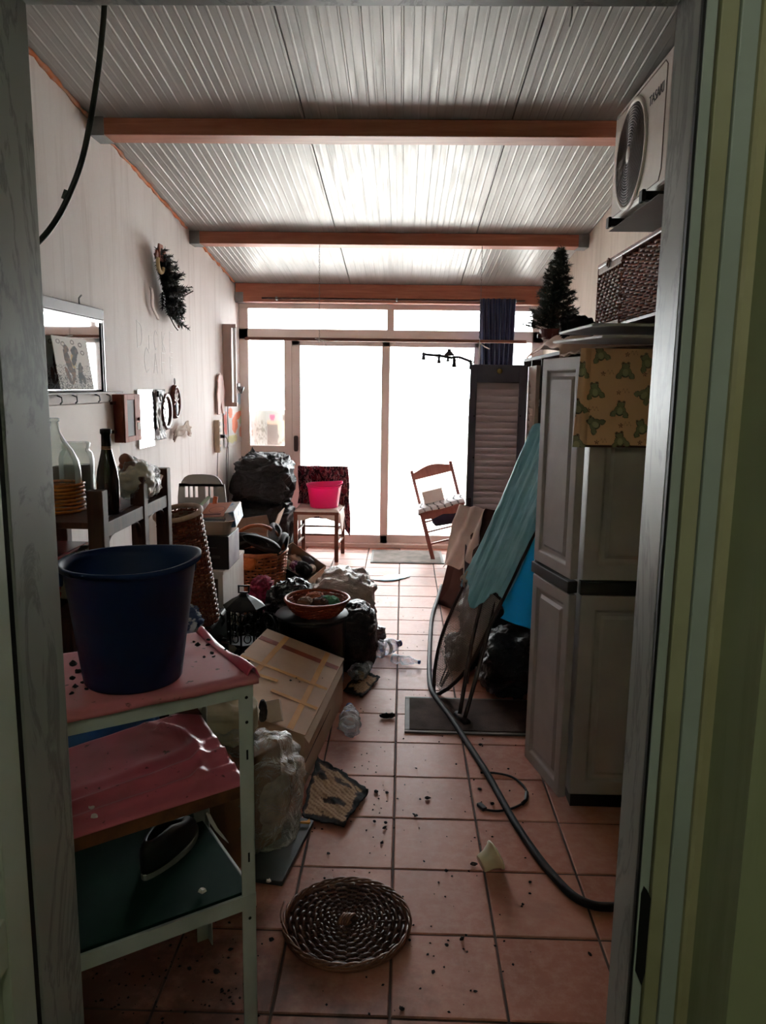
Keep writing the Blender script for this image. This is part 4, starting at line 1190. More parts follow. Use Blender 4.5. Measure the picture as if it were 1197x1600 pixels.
# fir wall decoration
wc = AX(262, 450, XW)
wr_ = thing('fir_wall_hanging', 'dark fir branch hanging with white ribbon and wood slices on the left wall', 'wall decoration', (XW, wc.y, wc.z-.2))
ft = MB(); st = MB(); r4 = random.Random(5)
def tuft(p, d, ln, n):
    d = Vector(d).normalized()
    st.tube([p, Vector(p)+d*ln], .0025, 4)
    for k in range(n):
        q = Vector(p)+d*(ln*(k+.5)/n); o_ = d.orthogonal().normalized(); o2 = d.cross(o_); a = r4.uniform(0, 2*PI)
        nd = (d*.5+(o_*math.cos(a)+o2*math.sin(a))).normalized(); L = r4.uniform(.02,.034); wv_ = nd.cross(d).normalized()*.0042
        ft.add([q-wv_, q+wv_, q+nd*L], [(0,1,2)])
zt, zbm = AX(250,402,XW).z, AX(270,500,XW).z
for k in range(150):
    f = (k+.5)/150
    c = Vector((XW+.03, AX(243+f*22, 408+f*88, XW+.03).y+r4.uniform(-.04,.09), zt+(zbm-zt)*f))
    wdt = .07+.10*math.sin(min(1, f*1.25)*PI*.8)
    tuft(c, (r4.uniform(.1,1), r4.uniform(-.7,1.0), r4.uniform(-.9,.6)), wdt*r4.uniform(.5,1.05), 60)
o = obj('needles', ft, M('near_black_needles', C(14,18,16), .75, col2=C(26,30,26), ns=30), wr_); o['kind'] = 'stuff'
tw_ = AX(296,460,XW+.06)
st.tube(catmull([AX(268,465,XW+.03), AX(285,463,XW+.05), Vector((XW+.14, tw_.y-.2, tw_.z))], 5), .004, 5)
st.tube(catmull([AX(262,488,XW+.03), AX(272,508,XW+.05), AX(278,516,XW+.06)], 5), .004, 5)
obj('twigs', st, BARK, wr_)
rb = MB()
rp = [AX(236,449,XW+.02), AX(238,470,XW+.025), AX(242,488,XW+.025), AX(247,500,XW+.02)]
rb.grid(14, 3, lambda s, q: catmull(rp, 5)[min(15, int(s*15))]+Vector((.004*math.sin(s*9), (q-.5)*.05, 0)))
obj('ribbon', rb, WCL, wr_, solid=.003, smooth=True)
lb = MB().tube(arc(AX(251,411,XW+.07), .055, R(150), R(330), 12, (0,1,.1), (0,-.1,1)), .012, 7)
obj('ribbon_loop', lb, M('gold_cream_ribbon', C(206,180,130), .6), wr_, smooth=True)
for (u, v, a, sz, m_) in ((251,395,.0,(.035,.05),TAN), (257,399,.6,(.022,.03),TAN), (245,398,-.5,(.02,.025),KB), (281,501,.5,(.05,.03),KB)):
    c = AX(u, v, XW+.06)
    obj('wood_slice', MB().box(-.006, .006, -sz[0], sz[0], -sz[1], sz[1], Matrix.Translation(c) @ Matrix.Rotation(a, 4, 'X')), m_, wr_, bevel=.003)
# fluorescent fitting
LF = M('grey_pink_fitting', C(186,164,154), .5, col2=C(176,154,144), ns=4)
fy0 = AX(348.5, 570, XW).y; fz0, fz1 = AX(350,635,XW).z, AX(350,507,XW).z
lf = thing('tube_light', 'upright fluorescent tube light fitting on the left wall', 'light', (XW, fy0, fz0))
obj('housing', MB().box(XW, XW+.075, fy0, fy0+.045, fz0, fz1), LF, lf, bevel=.003)
obj('end_cap', MB().box(XW+.02, XW+.115, fy0+.003, fy0+.04, fz0, fz0+.035), LF, lf, bevel=.003)
obj('end_cap', MB().box(XW+.02, XW+.115, fy0+.003, fy0+.04, fz1-.03, fz1), LF, lf, bevel=.003)
obj('tube', MB().tube([(XW+.098, fy0+.022, fz0+.035), (XW+.098, fy0+.022, fz1-.03)], .013, 12), M('white_tube_glass', C(240,240,238), .25), lf, smooth=True)
# wooden figure cut-out
cz = AX(341, 615, XW); 
prof = [(-.05,-.17),(-.02,-.175),(-.012,-.12),(0,-.07),(.012,-.12),(.025,-.17),(.05,-.165),(.045,-.06),(.06,.02),(.045,.07),(.04,.12),(.02,.155),(-.005,.165),(-.03,.15),(-.042,.11),(-.04,.05),(-.055,.0),(-.05,-.08)]
fc_ = single('wooden_cutout', MB().prism([(x*2.4, y) for x, y in prof], 0, .014, frame((XW+.012, cz.y, cz.z), (0,1,0), (0,0,1))), M('pinkish_ply', C(216,180,170), .6, col2=C(200,160,150), ns=8), 'pinkish wooden figure cut-out left of the tube light', 'ornament', bevel=.003)
# power strip and cables
ps = AX(336, 681, XW)
pt = thing('power_strip', 'cream upright power strip with a plug on the left wall', 'power strip', (XW, ps.y, AX(336,707,XW).z))
pz0, pz1 = AX(336,707,XW).z, AX(336,656,XW).z
obj('body', MB().box(XW, XW+.045, ps.y-.03, ps.y+.03, pz0, pz1), M('cream_strip', C(206,186,160), .5), pt, bevel=.005)
for k in range(5):
    z = pz0+.03+(pz1-pz0-.06)*k/4
    obj('socket', MB().box(XW+.045, XW+.048, ps.y-.02, ps.y+.02, z-.018, z+.018), TRAYM, pt, bevel=.002)
obj('plug', MB().box(XW+.047, XW+.085, ps.y-.014, ps.y+.014, (pz0+pz1)/2-.014, (pz0+pz1)/2+.014), BLK, pt, bevel=.003)
cb = MB().tube(catmull([(XW+.02, ps.y, pz0), (XW+.012, ps.y+.01, pz0-.12), (XW+.01, ps.y-.02, pz0-.35), (XW+.01, ps.y, .3)], 6), .004, 6)
cb.tube(catmull([(XW+.085, ps.y, (pz0+pz1)/2), (XW+.06, ps.y+.2, (pz0+pz1)/2-.06), (XW+.012, ps.y+.34, pz0-.1), (XW+.012, ps.y+.30, .3)], 6), .0035, 6)
cb.tube(catmull([(XW+.03, fy0+.02, fz0), (XW+.02, fy0+.05, fz0-.12), (XW+.012, fy0+.10, fz0-.3), (XW+.012, fy0+.03, fz0-.7), (XW+.012, fy0+.06, .3)], 6), .0035, 6)
obj('cable', cb, M('grey_cable', C(96,90,90), .6), pt, smooth=True)
# child's drawing
dy0, dy1 = AX(349, 665, XW).y, AX(386, 665, XW).y; dz0, dz1 = AX(368,693,XW).z, AX(368,610,XW).z
def draw(s, t):
    x, y = s*2-1, 1-2*t; n = noise.noise(Vector((s*7, t*7, 4)))
    a = min(inell(x, y, -.15,-.25,.28,.35), inell(x, y, -.55,.25,.18,.2), inell(x, y, .1,.1,.35,.16,.3))
    if a+n*.5 < 1: return C(226,128,96)
    if inell(x, y, .55,-.55,.3,.3)+n < 1: return C(226,160,140)
    if inell(x, y, .45,.05,.22,.35)+n*.8 < 1: return C(182,206,168)
    if inell(x, y, -.4,-.75,.4,.18)+n < 1: return C(210,200,150)
    if y > .55 and n > .05: return C(176,196,208)
    if x < -.8: return C(224,130,120) if n > 0 else C(200,190,196)
    return C(214,208,206)
single('child_drawing', MB().grid(50, 60, lambda s, t: (XW+.006+.03*max(0, t-.8)*s+.006*math.sin(s*8), dy0+s*(dy1-dy0), dz1-t*(dz1-dz0)-.03*math.sin(s*PI)*(1-t)), draw), attr('painted_paper', .8), "colourful child's painting with orange figure pinned beside the glass doors", 'drawing', solid=.002)
hc = AX(376, 604, XW+.03)
wh = thing('wall_hook', 'small grey metal hook above the painting near the corner', 'hook', (XW, hc.y, hc.z))
obj('plate', MB().box(XW, XW+.02, hc.y-.05, hc.y+.05, hc.z-.02, hc.z+.03), STEEL, wh, bevel=.003)
obj('cone', MB().lathe([(.035,-.01),(.028,.02),(.008,.06)], 14, frame((XW+.03, hc.y, hc.z-.01), (0,1,0), (.5,0,1), (0,.35,-1)), cap1=True), STEEL, wh, smooth=True)
# dangling cable inside the doorway, top left
cp_ = [(164,-60),(163,10),(159,60),(152,120),(141,190),(128,250),(110,300),(90,340),(66,372),(30,405)]
cb = thing('hanging_cable', 'thick black cable dangling in front of the left wall at the doorway', 'cable', (AY(160,10,1.35).x, 1.35, 2.2))
pts = [(-.47,1.12,2.78), (-.49,1.25,2.62)]+[AY(u, v, 1.36-.02*k*.4) for k, (u, v) in enumerate(cp_)]
obj('cord', MB().tube(catmull(pts, 6), .0048, 8), BLK, cb, smooth=True)
k_ = AY(103, 311, 1.33)
obj('tape_joint', MB().tube([AY(106,298,1.33), AY(101,312,1.33)], .0062, 8).tube([AY(102,310,1.33), AY(106,315,1.325)], .002, 5), BLK, cb, smooth=True)

# ================================================================== etagere with bottles
ex0, ex1 = -1.50, -1.0
EY = (2.50, 2.91, 3.21); ez = 1.205; es = 1.095
et = thing('wooden_etagere', 'dark wooden stand with tall posts along the left wall', 'shelf', ((ex0+ex1)/2, 2.87, 0))
for x in (ex1, ex0):
    for y in EY:
        obj('post', MB().box(x-.055 if x == ex1 else x, x if x == ex1 else x+.055, y, y+.05, 0, ez), DKWOOD, et, bevel=.004)
for (a, b_) in ((EY[0], EY[1]), (EY[1], EY[2])):
    obj('rail', MB().box(ex1-.04, ex1-.004, a+.05, b_, es-.055, es-.004), DKWOOD, et, bevel=.003)
    for s, y in ((1, a+.05), (-1, b_)):
        pts = arc((ex1-.02, y+s*.075, es-.13), .075, R(90), R(180), 7, (0, s, 0), (0,0,1))
        obj('corner_bracket', MB().tube(pts, .009, 6), DKWOOD, et, smooth=True)
obj('shelf_board', MB().box(ex0+.01, ex1-.042, EY[0]+.01, EY[2]+.04, es-.022, es), DKWOOD, et, bevel=.003)
obj('shelf_board', MB().box(ex0+.01, ex1-.042, EY[0]+.01, EY[2]+.04, .74, .762), DKWOOD, et, bevel=.003)
obj('shelf_board', MB().box(ex0+.01, ex1-.042, EY[0]+.01, EY[2]+.04, .30, .322), DKWOOD, et, bevel=.003)
GLS = clear('bottle_glass', (.86,.9,.88), .10, .75, .05)
# demijohn in an orange basket
dj = AY(92, 800, 2.74); dj = Vector((dj.x, dj.y, es))
t = thing('demijohn', 'clear glass demijohn in an orange woven base on the wooden stand', 'bottle', dj)
obj('glass', MB().lathe([(.078,.006),(.084,.03),(.085,.15),(.08,.185),(.06,.225),(.035,.26),(.02,.29),(.015,.325),(.019,.327),(.02,.338),(.015,.34)], 32, Matrix.Translation(dj)), GLS, t, smooth=True)
bk = MB()
for j in range(8):
    z = .006+j*.0135
    bk.tube([dj+Vector(((.088+.0035*(1 if (i+j) % 2 else -1))*math.cos(2*PI*i/28), (.088+.0035*(1 if (i+j) % 2 else -1))*math.sin(2*PI*i/28), z)) for i in range(28)], .006, 5, closed=True)
obj('woven_base', bk, M('orange_plastic_cane', C(206,120,34), .45, col2=C(180,96,24), ns=20), t, smooth=True)
# preserving jar with dark contents
jr = AY(124, 800, 2.98); jr = Vector((jr.x, jr.y, es))
t = thing('glass_jar', 'large glass jar of dark liquid behind the demijohn', 'jar', jr)
obj('glass', MB().lathe([(.06,.004),(.066,.02),(.067,.17),(.06,.195),(.05,.205),(.052,.212),(.055,.23),(.05,.235)], 28, Matrix.Translation(jr)), GLS, t, smooth=True)
obj('contents', MB().lathe([(.058,.008),(.063,.022),(.063,.145)], 28, Matrix.Translation(jr), cap1=True), M('dark_liquid', C(24,20,22), .2), t, smooth=True)
# wine bottle
wb = AY(168, 790, 2.70); wb = Vector((max(wb.x, -1.2), 2.70, es)); wb.x = AY(168, 740, 2.70).x
t = thing('wine_bottle', 'dark brown wine bottle standing on the wooden stand', 'bottle', wb)
obj('glass', MB().lathe([(.036,.0),(.04,.006),(.04,.12),(.036,.155),(.024,.205),(.0165,.24),(.0145,.285),(.0175,.287),(.0175,.30),(.014,.302)], 26, Matrix.Translation(wb), cap1=True), M('brown_bottle_glass', C(34,16,12), .08, col2=C(44,20,14), ns=5), t, smooth=True)
obj('neck_foil', MB().lathe([(.0172,.24),(.0162,.285),(.0195,.29),(.0195,.305),(.012,.307)], 20, Matrix.Translation(wb), cap0=False, cap1=True), BLK, t, smooth=True)
obj('neck_label', MB().lathe([(.0185,.226),(.0172,.245)], 20, Matrix.Translation(wb), cap0=False), M('tan_label', C(150,116,92), .6), t, smooth=True)
# plastic-wrapped jug lying down, bundle of tan card
jc = AY(212, 752, 2.98)
t = thing('wrapped_jug', 'cream jug wrapped in clear plastic lying on the wooden stand', 'jug', (jc.x, jc.y, es))
jc = Vector((jc.x-.0, jc.y, es+.085))
obj('jug', bag(jc, (.066,.085,.07), 31, .03, 9, e=.9), M('cream_ceramic', C(190,172,152), .35, col2=C(170,150,130), ns=5), t, smooth=True)
nk = AY(191, 716, 2.92)
obj('spout', MB().tube(catmull([jc+Vector((-.03,-.02,.05)), (jc+nk)/2+Vector((0,0,.03)), nk], 5), [.03]*5+[.024]*5+[.018], 12), M('brown_spout', C(128,74,56), .4), t, smooth=True)
obj('film', bag(jc+Vector((.008,0,.006)), (.078,.095,.08), 37, .04, 9, e=.9), clear('wrap_film', (.96,.96,.96), .12, .5, .12, crease=.5, cs=20), t, smooth=True)
tc_ = AY(243, 760, 3.16)
single('tan_card_roll', MB().box(-.05,.05,-.02,.02,-.05,.05, Matrix.Translation((tc_.x-.03, tc_.y-.02, es+.063)) @ Matrix.Rotation(.45, 4, 'Y')), M('tan_card', C(160,118,90), .8, col2=C(140,100,76), ns=6), 'tilted tan cardboard box among the bottles', 'box', bevel=.003)
sb_ = AY(232, 765, 3.08)
single('glass_ball', MB().ell((sb_.x, sb_.y, es+.05), (.045,.045,.05), 20, 14), M('silver_glass', C(150,150,156), .1, .8), 'silvery glass ball between the jug and the tan box', 'ornament', smooth=True)
single('pale_pouch', bag((ex1-.17, 2.73, .762+.095), (.09,.11,.095), 41, .05, 9), M('pale_grey_cloth', C(150,142,128), .9, col2=C(126,118,104), ns=8), 'pale grey cloth pouch on the middle shelf of the wooden stand', 'pouch', smooth=True)
# red box with bright metal edge
ra = FL(154, 840, .95)
t = thing('red_case', 'shiny red flat case with metal edge on the wooden stand', 'case', (-1.36, 2.76, .762))
obj('lid', MB().box(-1.445, ra.x, 2.56, min(ra.y, 2.90), .80, .95), M('red_lacquer', C(150,44,34), .2, col2=C(120,34,28), ns=4), t, bevel=.01, seg=3)
obj('metal_edge', MB().box(ra.x-.004, ra.x+.004, 2.56, min(ra.y, 2.90)-.02, .90, .935), M('bright_metal', C(220,220,224), .15, 1.0), t, bevel=.003)
obj('base', MB().box(-1.445, ra.x-.01, 2.565, min(ra.y, 2.90)-.005, .762, .80), BLK, t)

# ================================================================== wicker hamper, grey chair, stacked boxes
def wicker_body(mb, prof, nst, pitch, r, m4, rx=1.0, ry=1.0):
    """woven wall following a (radius, height) profile"""
    L = [0]
    for a, b_ in zip(prof, prof[1:]): L.append(L[-1]+math.dist(a, b_))
    def at(l):
        for i in range(len(prof)-1):
            if l <= L[i+1] or i == len(prof)-2:
                f = (l-L[i])/(L[i+1]-L[i]); return (prof[i][0]+(prof[i+1][0]-prof[i][0])*f, prof[i][1]+(prof[i+1][1]-prof[i][1])*f)
    n = int(L[-1]/pitch)
    for j in range(n):
        R_, z = at((j+.5)*pitch); k2 = nst*2
        mb.tube([m4 @ Vector(((R_+r*1.1*(1 if (i//1+j) % 2 else -1)*(1 if i % 2 else 1)*(1 if (i+2*j) % 4 < 2 else -1))*math.cos(2*PI*i/k2)*rx, (R_+r*1.1*(1 if (i+2*j) % 4 < 2 else -1))*math.sin(2*PI*i/k2)*ry, z)) for i in range(k2)], r, 5, closed=True)
    for i in range(nst):
        a = 2*PI*(i+.25)/nst
        mb.tube([m4 @ Vector((p[0]*math.cos(a)*rx, p[0]*math.sin(a)*ry, p[1])) for p in prof], r*.9, 5, caps=False)
    return mb
hz0 = .40; hb_ = Vector((-.985, 3.63, hz0)); ht = AY(277, 796, 3.52)
hax = (ht-hb_); hh = hax.length; hax.normalize()
hm = frame(hb_, hax.orthogonal(), (0,0,1), hax)
HB = single('black_storage_box', MB().box(-1.30, -.91, 3.50, 3.90, 0, .395), M('black_plastic_box', C(20,20,22), .5, col2=C(28,28,30), ns=6), 'black plastic storage box under the wicker hamper', 'box', bevel=.012)
hp_ = thing('wicker_hamper', 'narrow brown wicker hamper with pale rim, tilted behind the wooden stand', 'basket', hb_)
obj('weave', wicker_body(MB(), [(.085,0),(.095,hh*.5),(.10,hh*.95)], 22, .014, .0062, hm), WIC, hp_, smooth=True)
obj('liner', MB().lathe([(.07,.01),(.085,.02),(.092,hh*.93)], 24, hm), M('hamper_inside', C(150,116,92), .8), hp_, smooth=True)
obj('rim', MB().tube([hm @ Vector((.106*math.cos(a), .106*math.sin(a), hh*.97)) for a in [2*PI*i/36 for i in range(36)]], .012, 8, closed=True), M('pale_cane_rim', C(196,168,150), .6, col2=C(170,138,118), ns=20), hp_, smooth=True)
# grey slotted plastic chair
GRY = M('grey_plastic', C(158,152,146), .55, col2=C(148,142,136), ns=4, spec=.3)
g0, g1, gt_ = AY(277,785,5.0), AY(355,785,5.0), AY(316,741,5.0)
gc_ = thing('plastic_chair', 'grey slotted plastic chair behind the stacked boxes', 'chair', ((g0.x+g1.x)/2, 4.8, 0))
gw = (g1.x-g0.x)/2; gxm = (g0.x+g1.x)/2; gz1 = gt_.z; gz0 = .44
outer = []
for k in range(13):
    a = PI*k/12; outer.append((gxm+(gw*.86)*math.copysign(abs(math.cos(a))**.45, math.cos(a)), gz1-.07+.07*math.sin(a)**.6))
# back made of vertical strips between slots
sl = [AY(u, 770, 5.0).x for u in (292, 299.5, 307.5, 323.5, 331.5)]
hw_ = .0125
zs0, zs1 = AY(316,775,5.0).z-.01, AY(316,756,5.0).z
bk = MB()
def topz(x):
    f = abs(x-gxm)/(gw*.86); return gz1-.075*max(0, f)**6-.006*f
def sidex(z):
    return gw*(.86+.14*min(1, max(0, (gz1-z)/.22)))
edges = [None]+[e for s in sl for e in (s-hw_/1.2, s+hw_/1.2)]+[None]
mB = frame((0, 5.0, 0), (1,0,0), (0,0,1))
def strip(xa, xb, za, zb_):
    bk.prism([(xa, za), (xb, za), (xb, zb_), (xa, zb_)], -.008, .008, mB)
for i in range(2, len(edges)-2, 2): strip(edges[i], edges[i+1], zs0, zs1)
for sg, ed in ((-1, edges[1]), (1, edges[-2])):
    zz_ = [zs0+(zs1-zs0)*k/4 for k in range(5)]
    poly = [(ed, zs0)]+[(gxm+sg*sidex(z), z) for z in zz_]+[(ed, zs1)]
    bk.prism(poly if sg > 0 else poly[::-1], -.008, .008, mB)
tp_ = [(gxm+gw*.86*math.cos(PI*k/14)*(1.0), topz(gxm+gw*.86*math.cos(PI*k/14))) for k in range(15)]
bk.prism([(gxm-sidex(zs1), zs1), (gxm+sidex(zs1), zs1)]+tp_, -.008, .008, mB)
bk.prism([(gxm-gw, gz0), (gxm+gw, gz0), (gxm+sidex(zs0), zs0), (gxm-sidex(zs0), zs0)], -.008, .008, mB)
obj('backrest', bk, GRY, gc_)
obj('seat', MB().box(gxm-gw, gxm+gw, 4.60, 4.995, .42, .445), GRY, gc_, bevel=.01)
for sx in (-1, 1):
    for y in (4.63, 4.965): obj('leg', MB().bar((gxm+sx*(gw-.02), y, .42), (gxm+sx*(gw+.0), y, 0), .035, .035, (0,1,0)), GRY, gc_, bevel=.004)
# white chipped cabinet, black box, cream tub, books
WCH = plaster('chipped_white_paint', C(226,220,214), C(214,206,200), C(150,140,132), sc=3)
bx = AX(348, 893, -.93).y; by = AX(380.5, 866, -.93).y; bz = AX(348, 893, -.93).z
wcb = thing('white_cabinet', 'low chipped white wooden cabinet below the black box', 'cabinet', (-1.15, (bx+by)/2, 0))
obj('carcass', MB().box(-1.36, -.93, bx, by, .06, bz-.018), WCH, wcb, bevel=.003)
obj('top', MB().box(-1.37, -.925, bx-.006, by+.004, bz-.018, bz), WCH, wcb, bevel=.003)
obj('front_panel', MB().box(-1.34, -.955, bx-.006, bx, .09, bz-.04), M('grey_brown_front', C(120,96,86), .7, col2=C(100,80,72), ns=5), wcb, bevel=.003)  # front coloured grey-brown, the other faces white
obj('plinth', MB().box(-1.34, -.95, bx+.02, by-.02, 0, .06), BLK, wcb)
zb_ = bz
kx0, kx1 = AY(311, 860, bx+.04).x, AY(357, 860, bx+.04).x; ktop = AY(335, 838, bx+.04).z
bbx = thing('black_carton', 'black printed carton on the chipped white cabinet', 'box', ((kx0+kx1)/2, bx+.15, zb_))
obj('carton', MB().box(kx0, kx1, bx+.04, bx+.30, zb_, ktop), M('black_card', C(18,17,19), .5, col2=C(26,24,28), ns=4), bbx, bevel=.003)
obj('side_print', MB().box(kx1, kx1+.0015, bx+.045, bx+.295, zb_+.005, ktop-.005), M('purple_grey_print', C(112,100,116), .5, col2=C(150,140,150), ns=8), bbx)
GPR = M('grey_print', C(70,66,68), .6)
obj('printed_line', MB().box(kx0+.04, kx0+.095, bx+.0385, bx+.04, zb_+.115, zb_+.119), GPR, bbx)
obj('printed_line', MB().box(kx0+.045, kx0+.11, bx+.0385, bx+.04, zb_+.06, zb_+.075), GPR, bbx)
CRM = M('cream_plastic_tub', C(196,176,158), .45, col2=C(182,162,144), ns=5)
tz = ktop
def tub(m4, w, d, h, t, tap):
    mb = MB(); rings = [(w*tap/2, d*tap/2, 0), (w/2, d/2, h), (w/2+.008, d/2+.008, h), (w/2+.008, d/2+.008, h+.004), (w/2-t, d/2-t, h+.004), (w*tap/2-t, d*tap/2-t, t)]
    vs = []
    for (a, b_, z) in rings:
        for k in range(24):
            q = 2*PI*k/24; c_, s_ = math.cos(q), math.sin(q)
            vs.append(m4 @ Vector((a*math.copysign(abs(c_)**.35, c_), b_*math.copysign(abs(s_)**.35, s_), z)))
    fs = [(i*24+k, i*24+(k+1) % 24, (i+1)*24+(k+1) % 24, (i+1)*24+k) for i in range(5) for k in range(24)]
    fs += [tuple(range(23,-1,-1)), tuple(5*24+k for k in range(24))]
    return mb.add(vs, fs)
tcx = (kx0+kx1)/2-.02; tcy = bx+.19
single('cream_tub', tub(Matrix.Translation((tcx, tcy, tz)), .235, .30, .075, .005, .8), CRM, 'cream plastic tub full of books on the black carton', 'tub', smooth=False, bevel=.002)
NAVY = M('navy_cover', C(26,32,56), .4); PAPER = M('page_paper', C(222,214,204), .8)
def book(p, w, d, h, rot, cm, lab, name='book'):
    m4 = Matrix.Translation(p) @ rot.to_4x4()
    t = thing(name, lab, 'book', p, rot=rot, group='books in the cream tub')
    obj('pages', MB().box(-w/2+.003, w/2-.003, -d/2+.003, d/2-.003, .002, h-.002), PAPER, t, local=True)
    obj('cover', MB().box(-w/2, w/2, -d/2, d/2, 0, .002).box(-w/2, w/2, -d/2, d/2, h-.002, h).box(-w/2, -w/2+.002, -d/2, d/2, 0, h), cm, t, local=True)
    return t
E_ = lambda x, y, z: Matrix.Rotation(z, 3, 'Z') @ Matrix.Rotation(y, 3, 'Y') @ Matrix.Rotation(x, 3, 'X')
book((tcx-.01, tcy-.01, tz+.055), .17, .22, .035, E_(R(6),0,0), NAVY, 'thick dark navy book lying in the cream tub')
ob = book((tcx-.005, tcy+.015, tz+.098), .15, .20, .018, E_(R(14),R(-4),R(-5)), M('orange_cover', C(206,120,86), .5, col2=C(190,110,84), ns=6), 'orange covered book on top of the books in the tub')
obj('cover_print', MB().lathe([(.045,.0185),(.042,.0187)], 24, Matrix.Translation((.01,0,0)), cap0=False).box(-.05,.05,-.075,-.055,.0182,.0188), M('brown_print', C(120,60,56), .6), ob, local=True)
book((tcx-.085, tcy+.02, tz+.07), .02, .20, .09, E_(R(10),R(12),0), M('green_cover', C(92,122,50), .5), 'slim green book standing at the left of the tub')
single('white_blue_packet', MB().box(-.025,.025,-.10,.10,0,.085, Matrix.Translation((tcx+.105, tcy+.0, tz+.052)) @ Matrix.Rotation(R(-8), 4, 'Y') @ Matrix.Rotation(R(8), 4, 'X')), M('white_blue_pack', C(206,212,220), .4, col2=C(110,150,190), ns=9, lo=.5, hi=.55), 'white and pale blue packet at the right of the tub', 'packet', bevel=.002)
single('orange_card', MB().box(-.012,.012,-.004,.004,0,.07, Matrix.Translation((tcx-.035, tcy+.10, tz+.105)) @ Matrix.Rotation(R(8), 4, 'Y')), M('orange_plastic', C(224,112,64), .5), 'bright orange slip standing up behind the books', 'card')
# cloth, crochet and iron lantern in front of the white cabinet
single('blue_patterned_cloth', bag((-1.03, 3.43, .46), (.09,.07,.075), 51, .05, 11), M('blue_white_check', C(70,86,124), .85, col2=C(196,198,206), ns=22, lo=.48, hi=.56), 'blue and white patterned cloth bundle behind the blue bucket', 'cloth', smooth=True)
single('dark_helmet_pot', bag((-1.03, 3.44, .30), (.10,.08,.085), 52, .01, 6, e=1.0), M('black_enamel', C(16,16,17), .3), 'round black pot under the patterned cloth', 'pot', smooth=True)
single('low_crate', MB().box(-1.16, -.90, 3.34, 3.492, 0, .213), M('dark_brown_crate', C(44,34,30), .7, col2=C(34,26,24), ns=6), 'dark low crate in the shadow behind the metal rack', 'crate', bevel=.004)
IRON = M('black_cast_iron', C(17,16,16), .45, .3, col2=C(30,28,27), ns=14)
lt = thing('iron_lantern', 'ornate black cast iron lantern with scrolls beside the white cabinet', 'lantern', (-.72, 3.72, 0))
lcx = AY(367, 960, 3.72).x
lm = Matrix.Translation((lcx+.035, 3.78, 0)); lt.location = (lcx+.035, 3.78, 0); XF[lt] = lm
def P(x, y, z): return (x, y, z)
obj('base', MB().lathe([(.10,0),(.10,.02),(.06,.04),(.035,.08),(.03,.20),(.06,.235),(.085,.25)], 8, cap1=True), IRON, lt, local=True)
obj('top', MB().lathe([(.105,.43),(.11,.44),(.06,.475),(.03,.49),(.018,.505)], 8, cap0=True, cap1=True), IRON, lt, local=True)
obj('finial', MB().box(-.03,.03,-.004,.004,.505,.512).box(-.03,-.022,-.004,.004,.512,.54).box(.022,.03,-.004,.004,.512,.54).box(-.03,.03,-.004,.004,.54,.547), IRON, lt, local=True)
for k in range(8):
    a = 2*PI*k/8
    obj('upright', MB().tube([P(.085*math.cos(a), .085*math.sin(a), .25), P(.088*math.cos(a), .088*math.sin(a), .43)], .006, 6), IRON, lt, local=True)
    a2 = a+PI/8; d = Vector((-math.sin(a2), math.cos(a2), 0)); c = Vector((.082*math.cos(a2), .082*math.sin(a2), 0))
    sc_ = MB()
    for zc in (.285, .34, .395):
        sc_.tube([c+d*(.018*math.cos(q))+Vector((0,0,zc+.022*math.sin(q))) for q in [2*PI*i/12 for i in range(12)]], .0035, 5, closed=True)
    obj('scroll', sc_, IRON, lt, local=True, smooth=True)
for s in (-1, 1):
    obj('side_scroll', MB().tube(catmull([P(s*.09,-.02,.26), P(s*.15,-.03,.28), P(s*.165,-.03,.35), P(s*.13,-.03,.40), P(s*.10,-.03,.37), P(s*.115,-.03,.335)], 6), .008, 6), IRON, lt, local=True, smooth=True)
pk = AX(396, 905, -.80)
single('pink_crochet', bag((-.80, 4.28, .36), (.07,.09,.10), 61, .03, 12), M('pink_yarn', C(176,54,84), .9, col2=C(120,30,52), ns=40, lo=.45, hi=.55), 'bright pink crocheted bundle beside the white cabinet', 'bundle', smooth=True)
single('dark_bundle', bag((-.80, 4.26, .13), (.115,.15,.13), 62, .04, 7), M('dark_fabric', C(28,26,26), .85, col2=C(40,36,36), ns=9), 'dark fabric bundle under the pink crochet', 'bundle', smooth=True)

# ================================================================== basket of shoes, dark box of odds and ends
ORN = M('orange_cane', C(196,108,62), .6, col2=C(160,84,50), ns=20)
bs = Vector((-.93, 4.83, 0))
sbk = thing('shoe_basket', 'orange brown wicker basket heaped with dark shoes by the bin bags', 'basket', bs)
obj('weave', wicker_body(MB(), [(.15,0),(.165,.28),(.185,.50)], 26, .02, .008, Matrix.Translation(bs)), ORN, sbk, smooth=True)
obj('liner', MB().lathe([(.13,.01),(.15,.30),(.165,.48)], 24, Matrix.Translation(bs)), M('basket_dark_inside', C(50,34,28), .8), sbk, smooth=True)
obj('handle', MB().tube(arc(bs+Vector((.0,-.03,.49)), .175, R(5), R(175), 20, (1,0,0), (0,.35,.95)), .013, 7), ORN, sbk, smooth=True)
obj('rim', MB().tube([bs+Vector((.19*math.cos(a), .19*math.sin(a), .50)) for a in [2*PI*i/30 for i in range(30)]], .014, 7, closed=True), ORN, sbk, smooth=True)
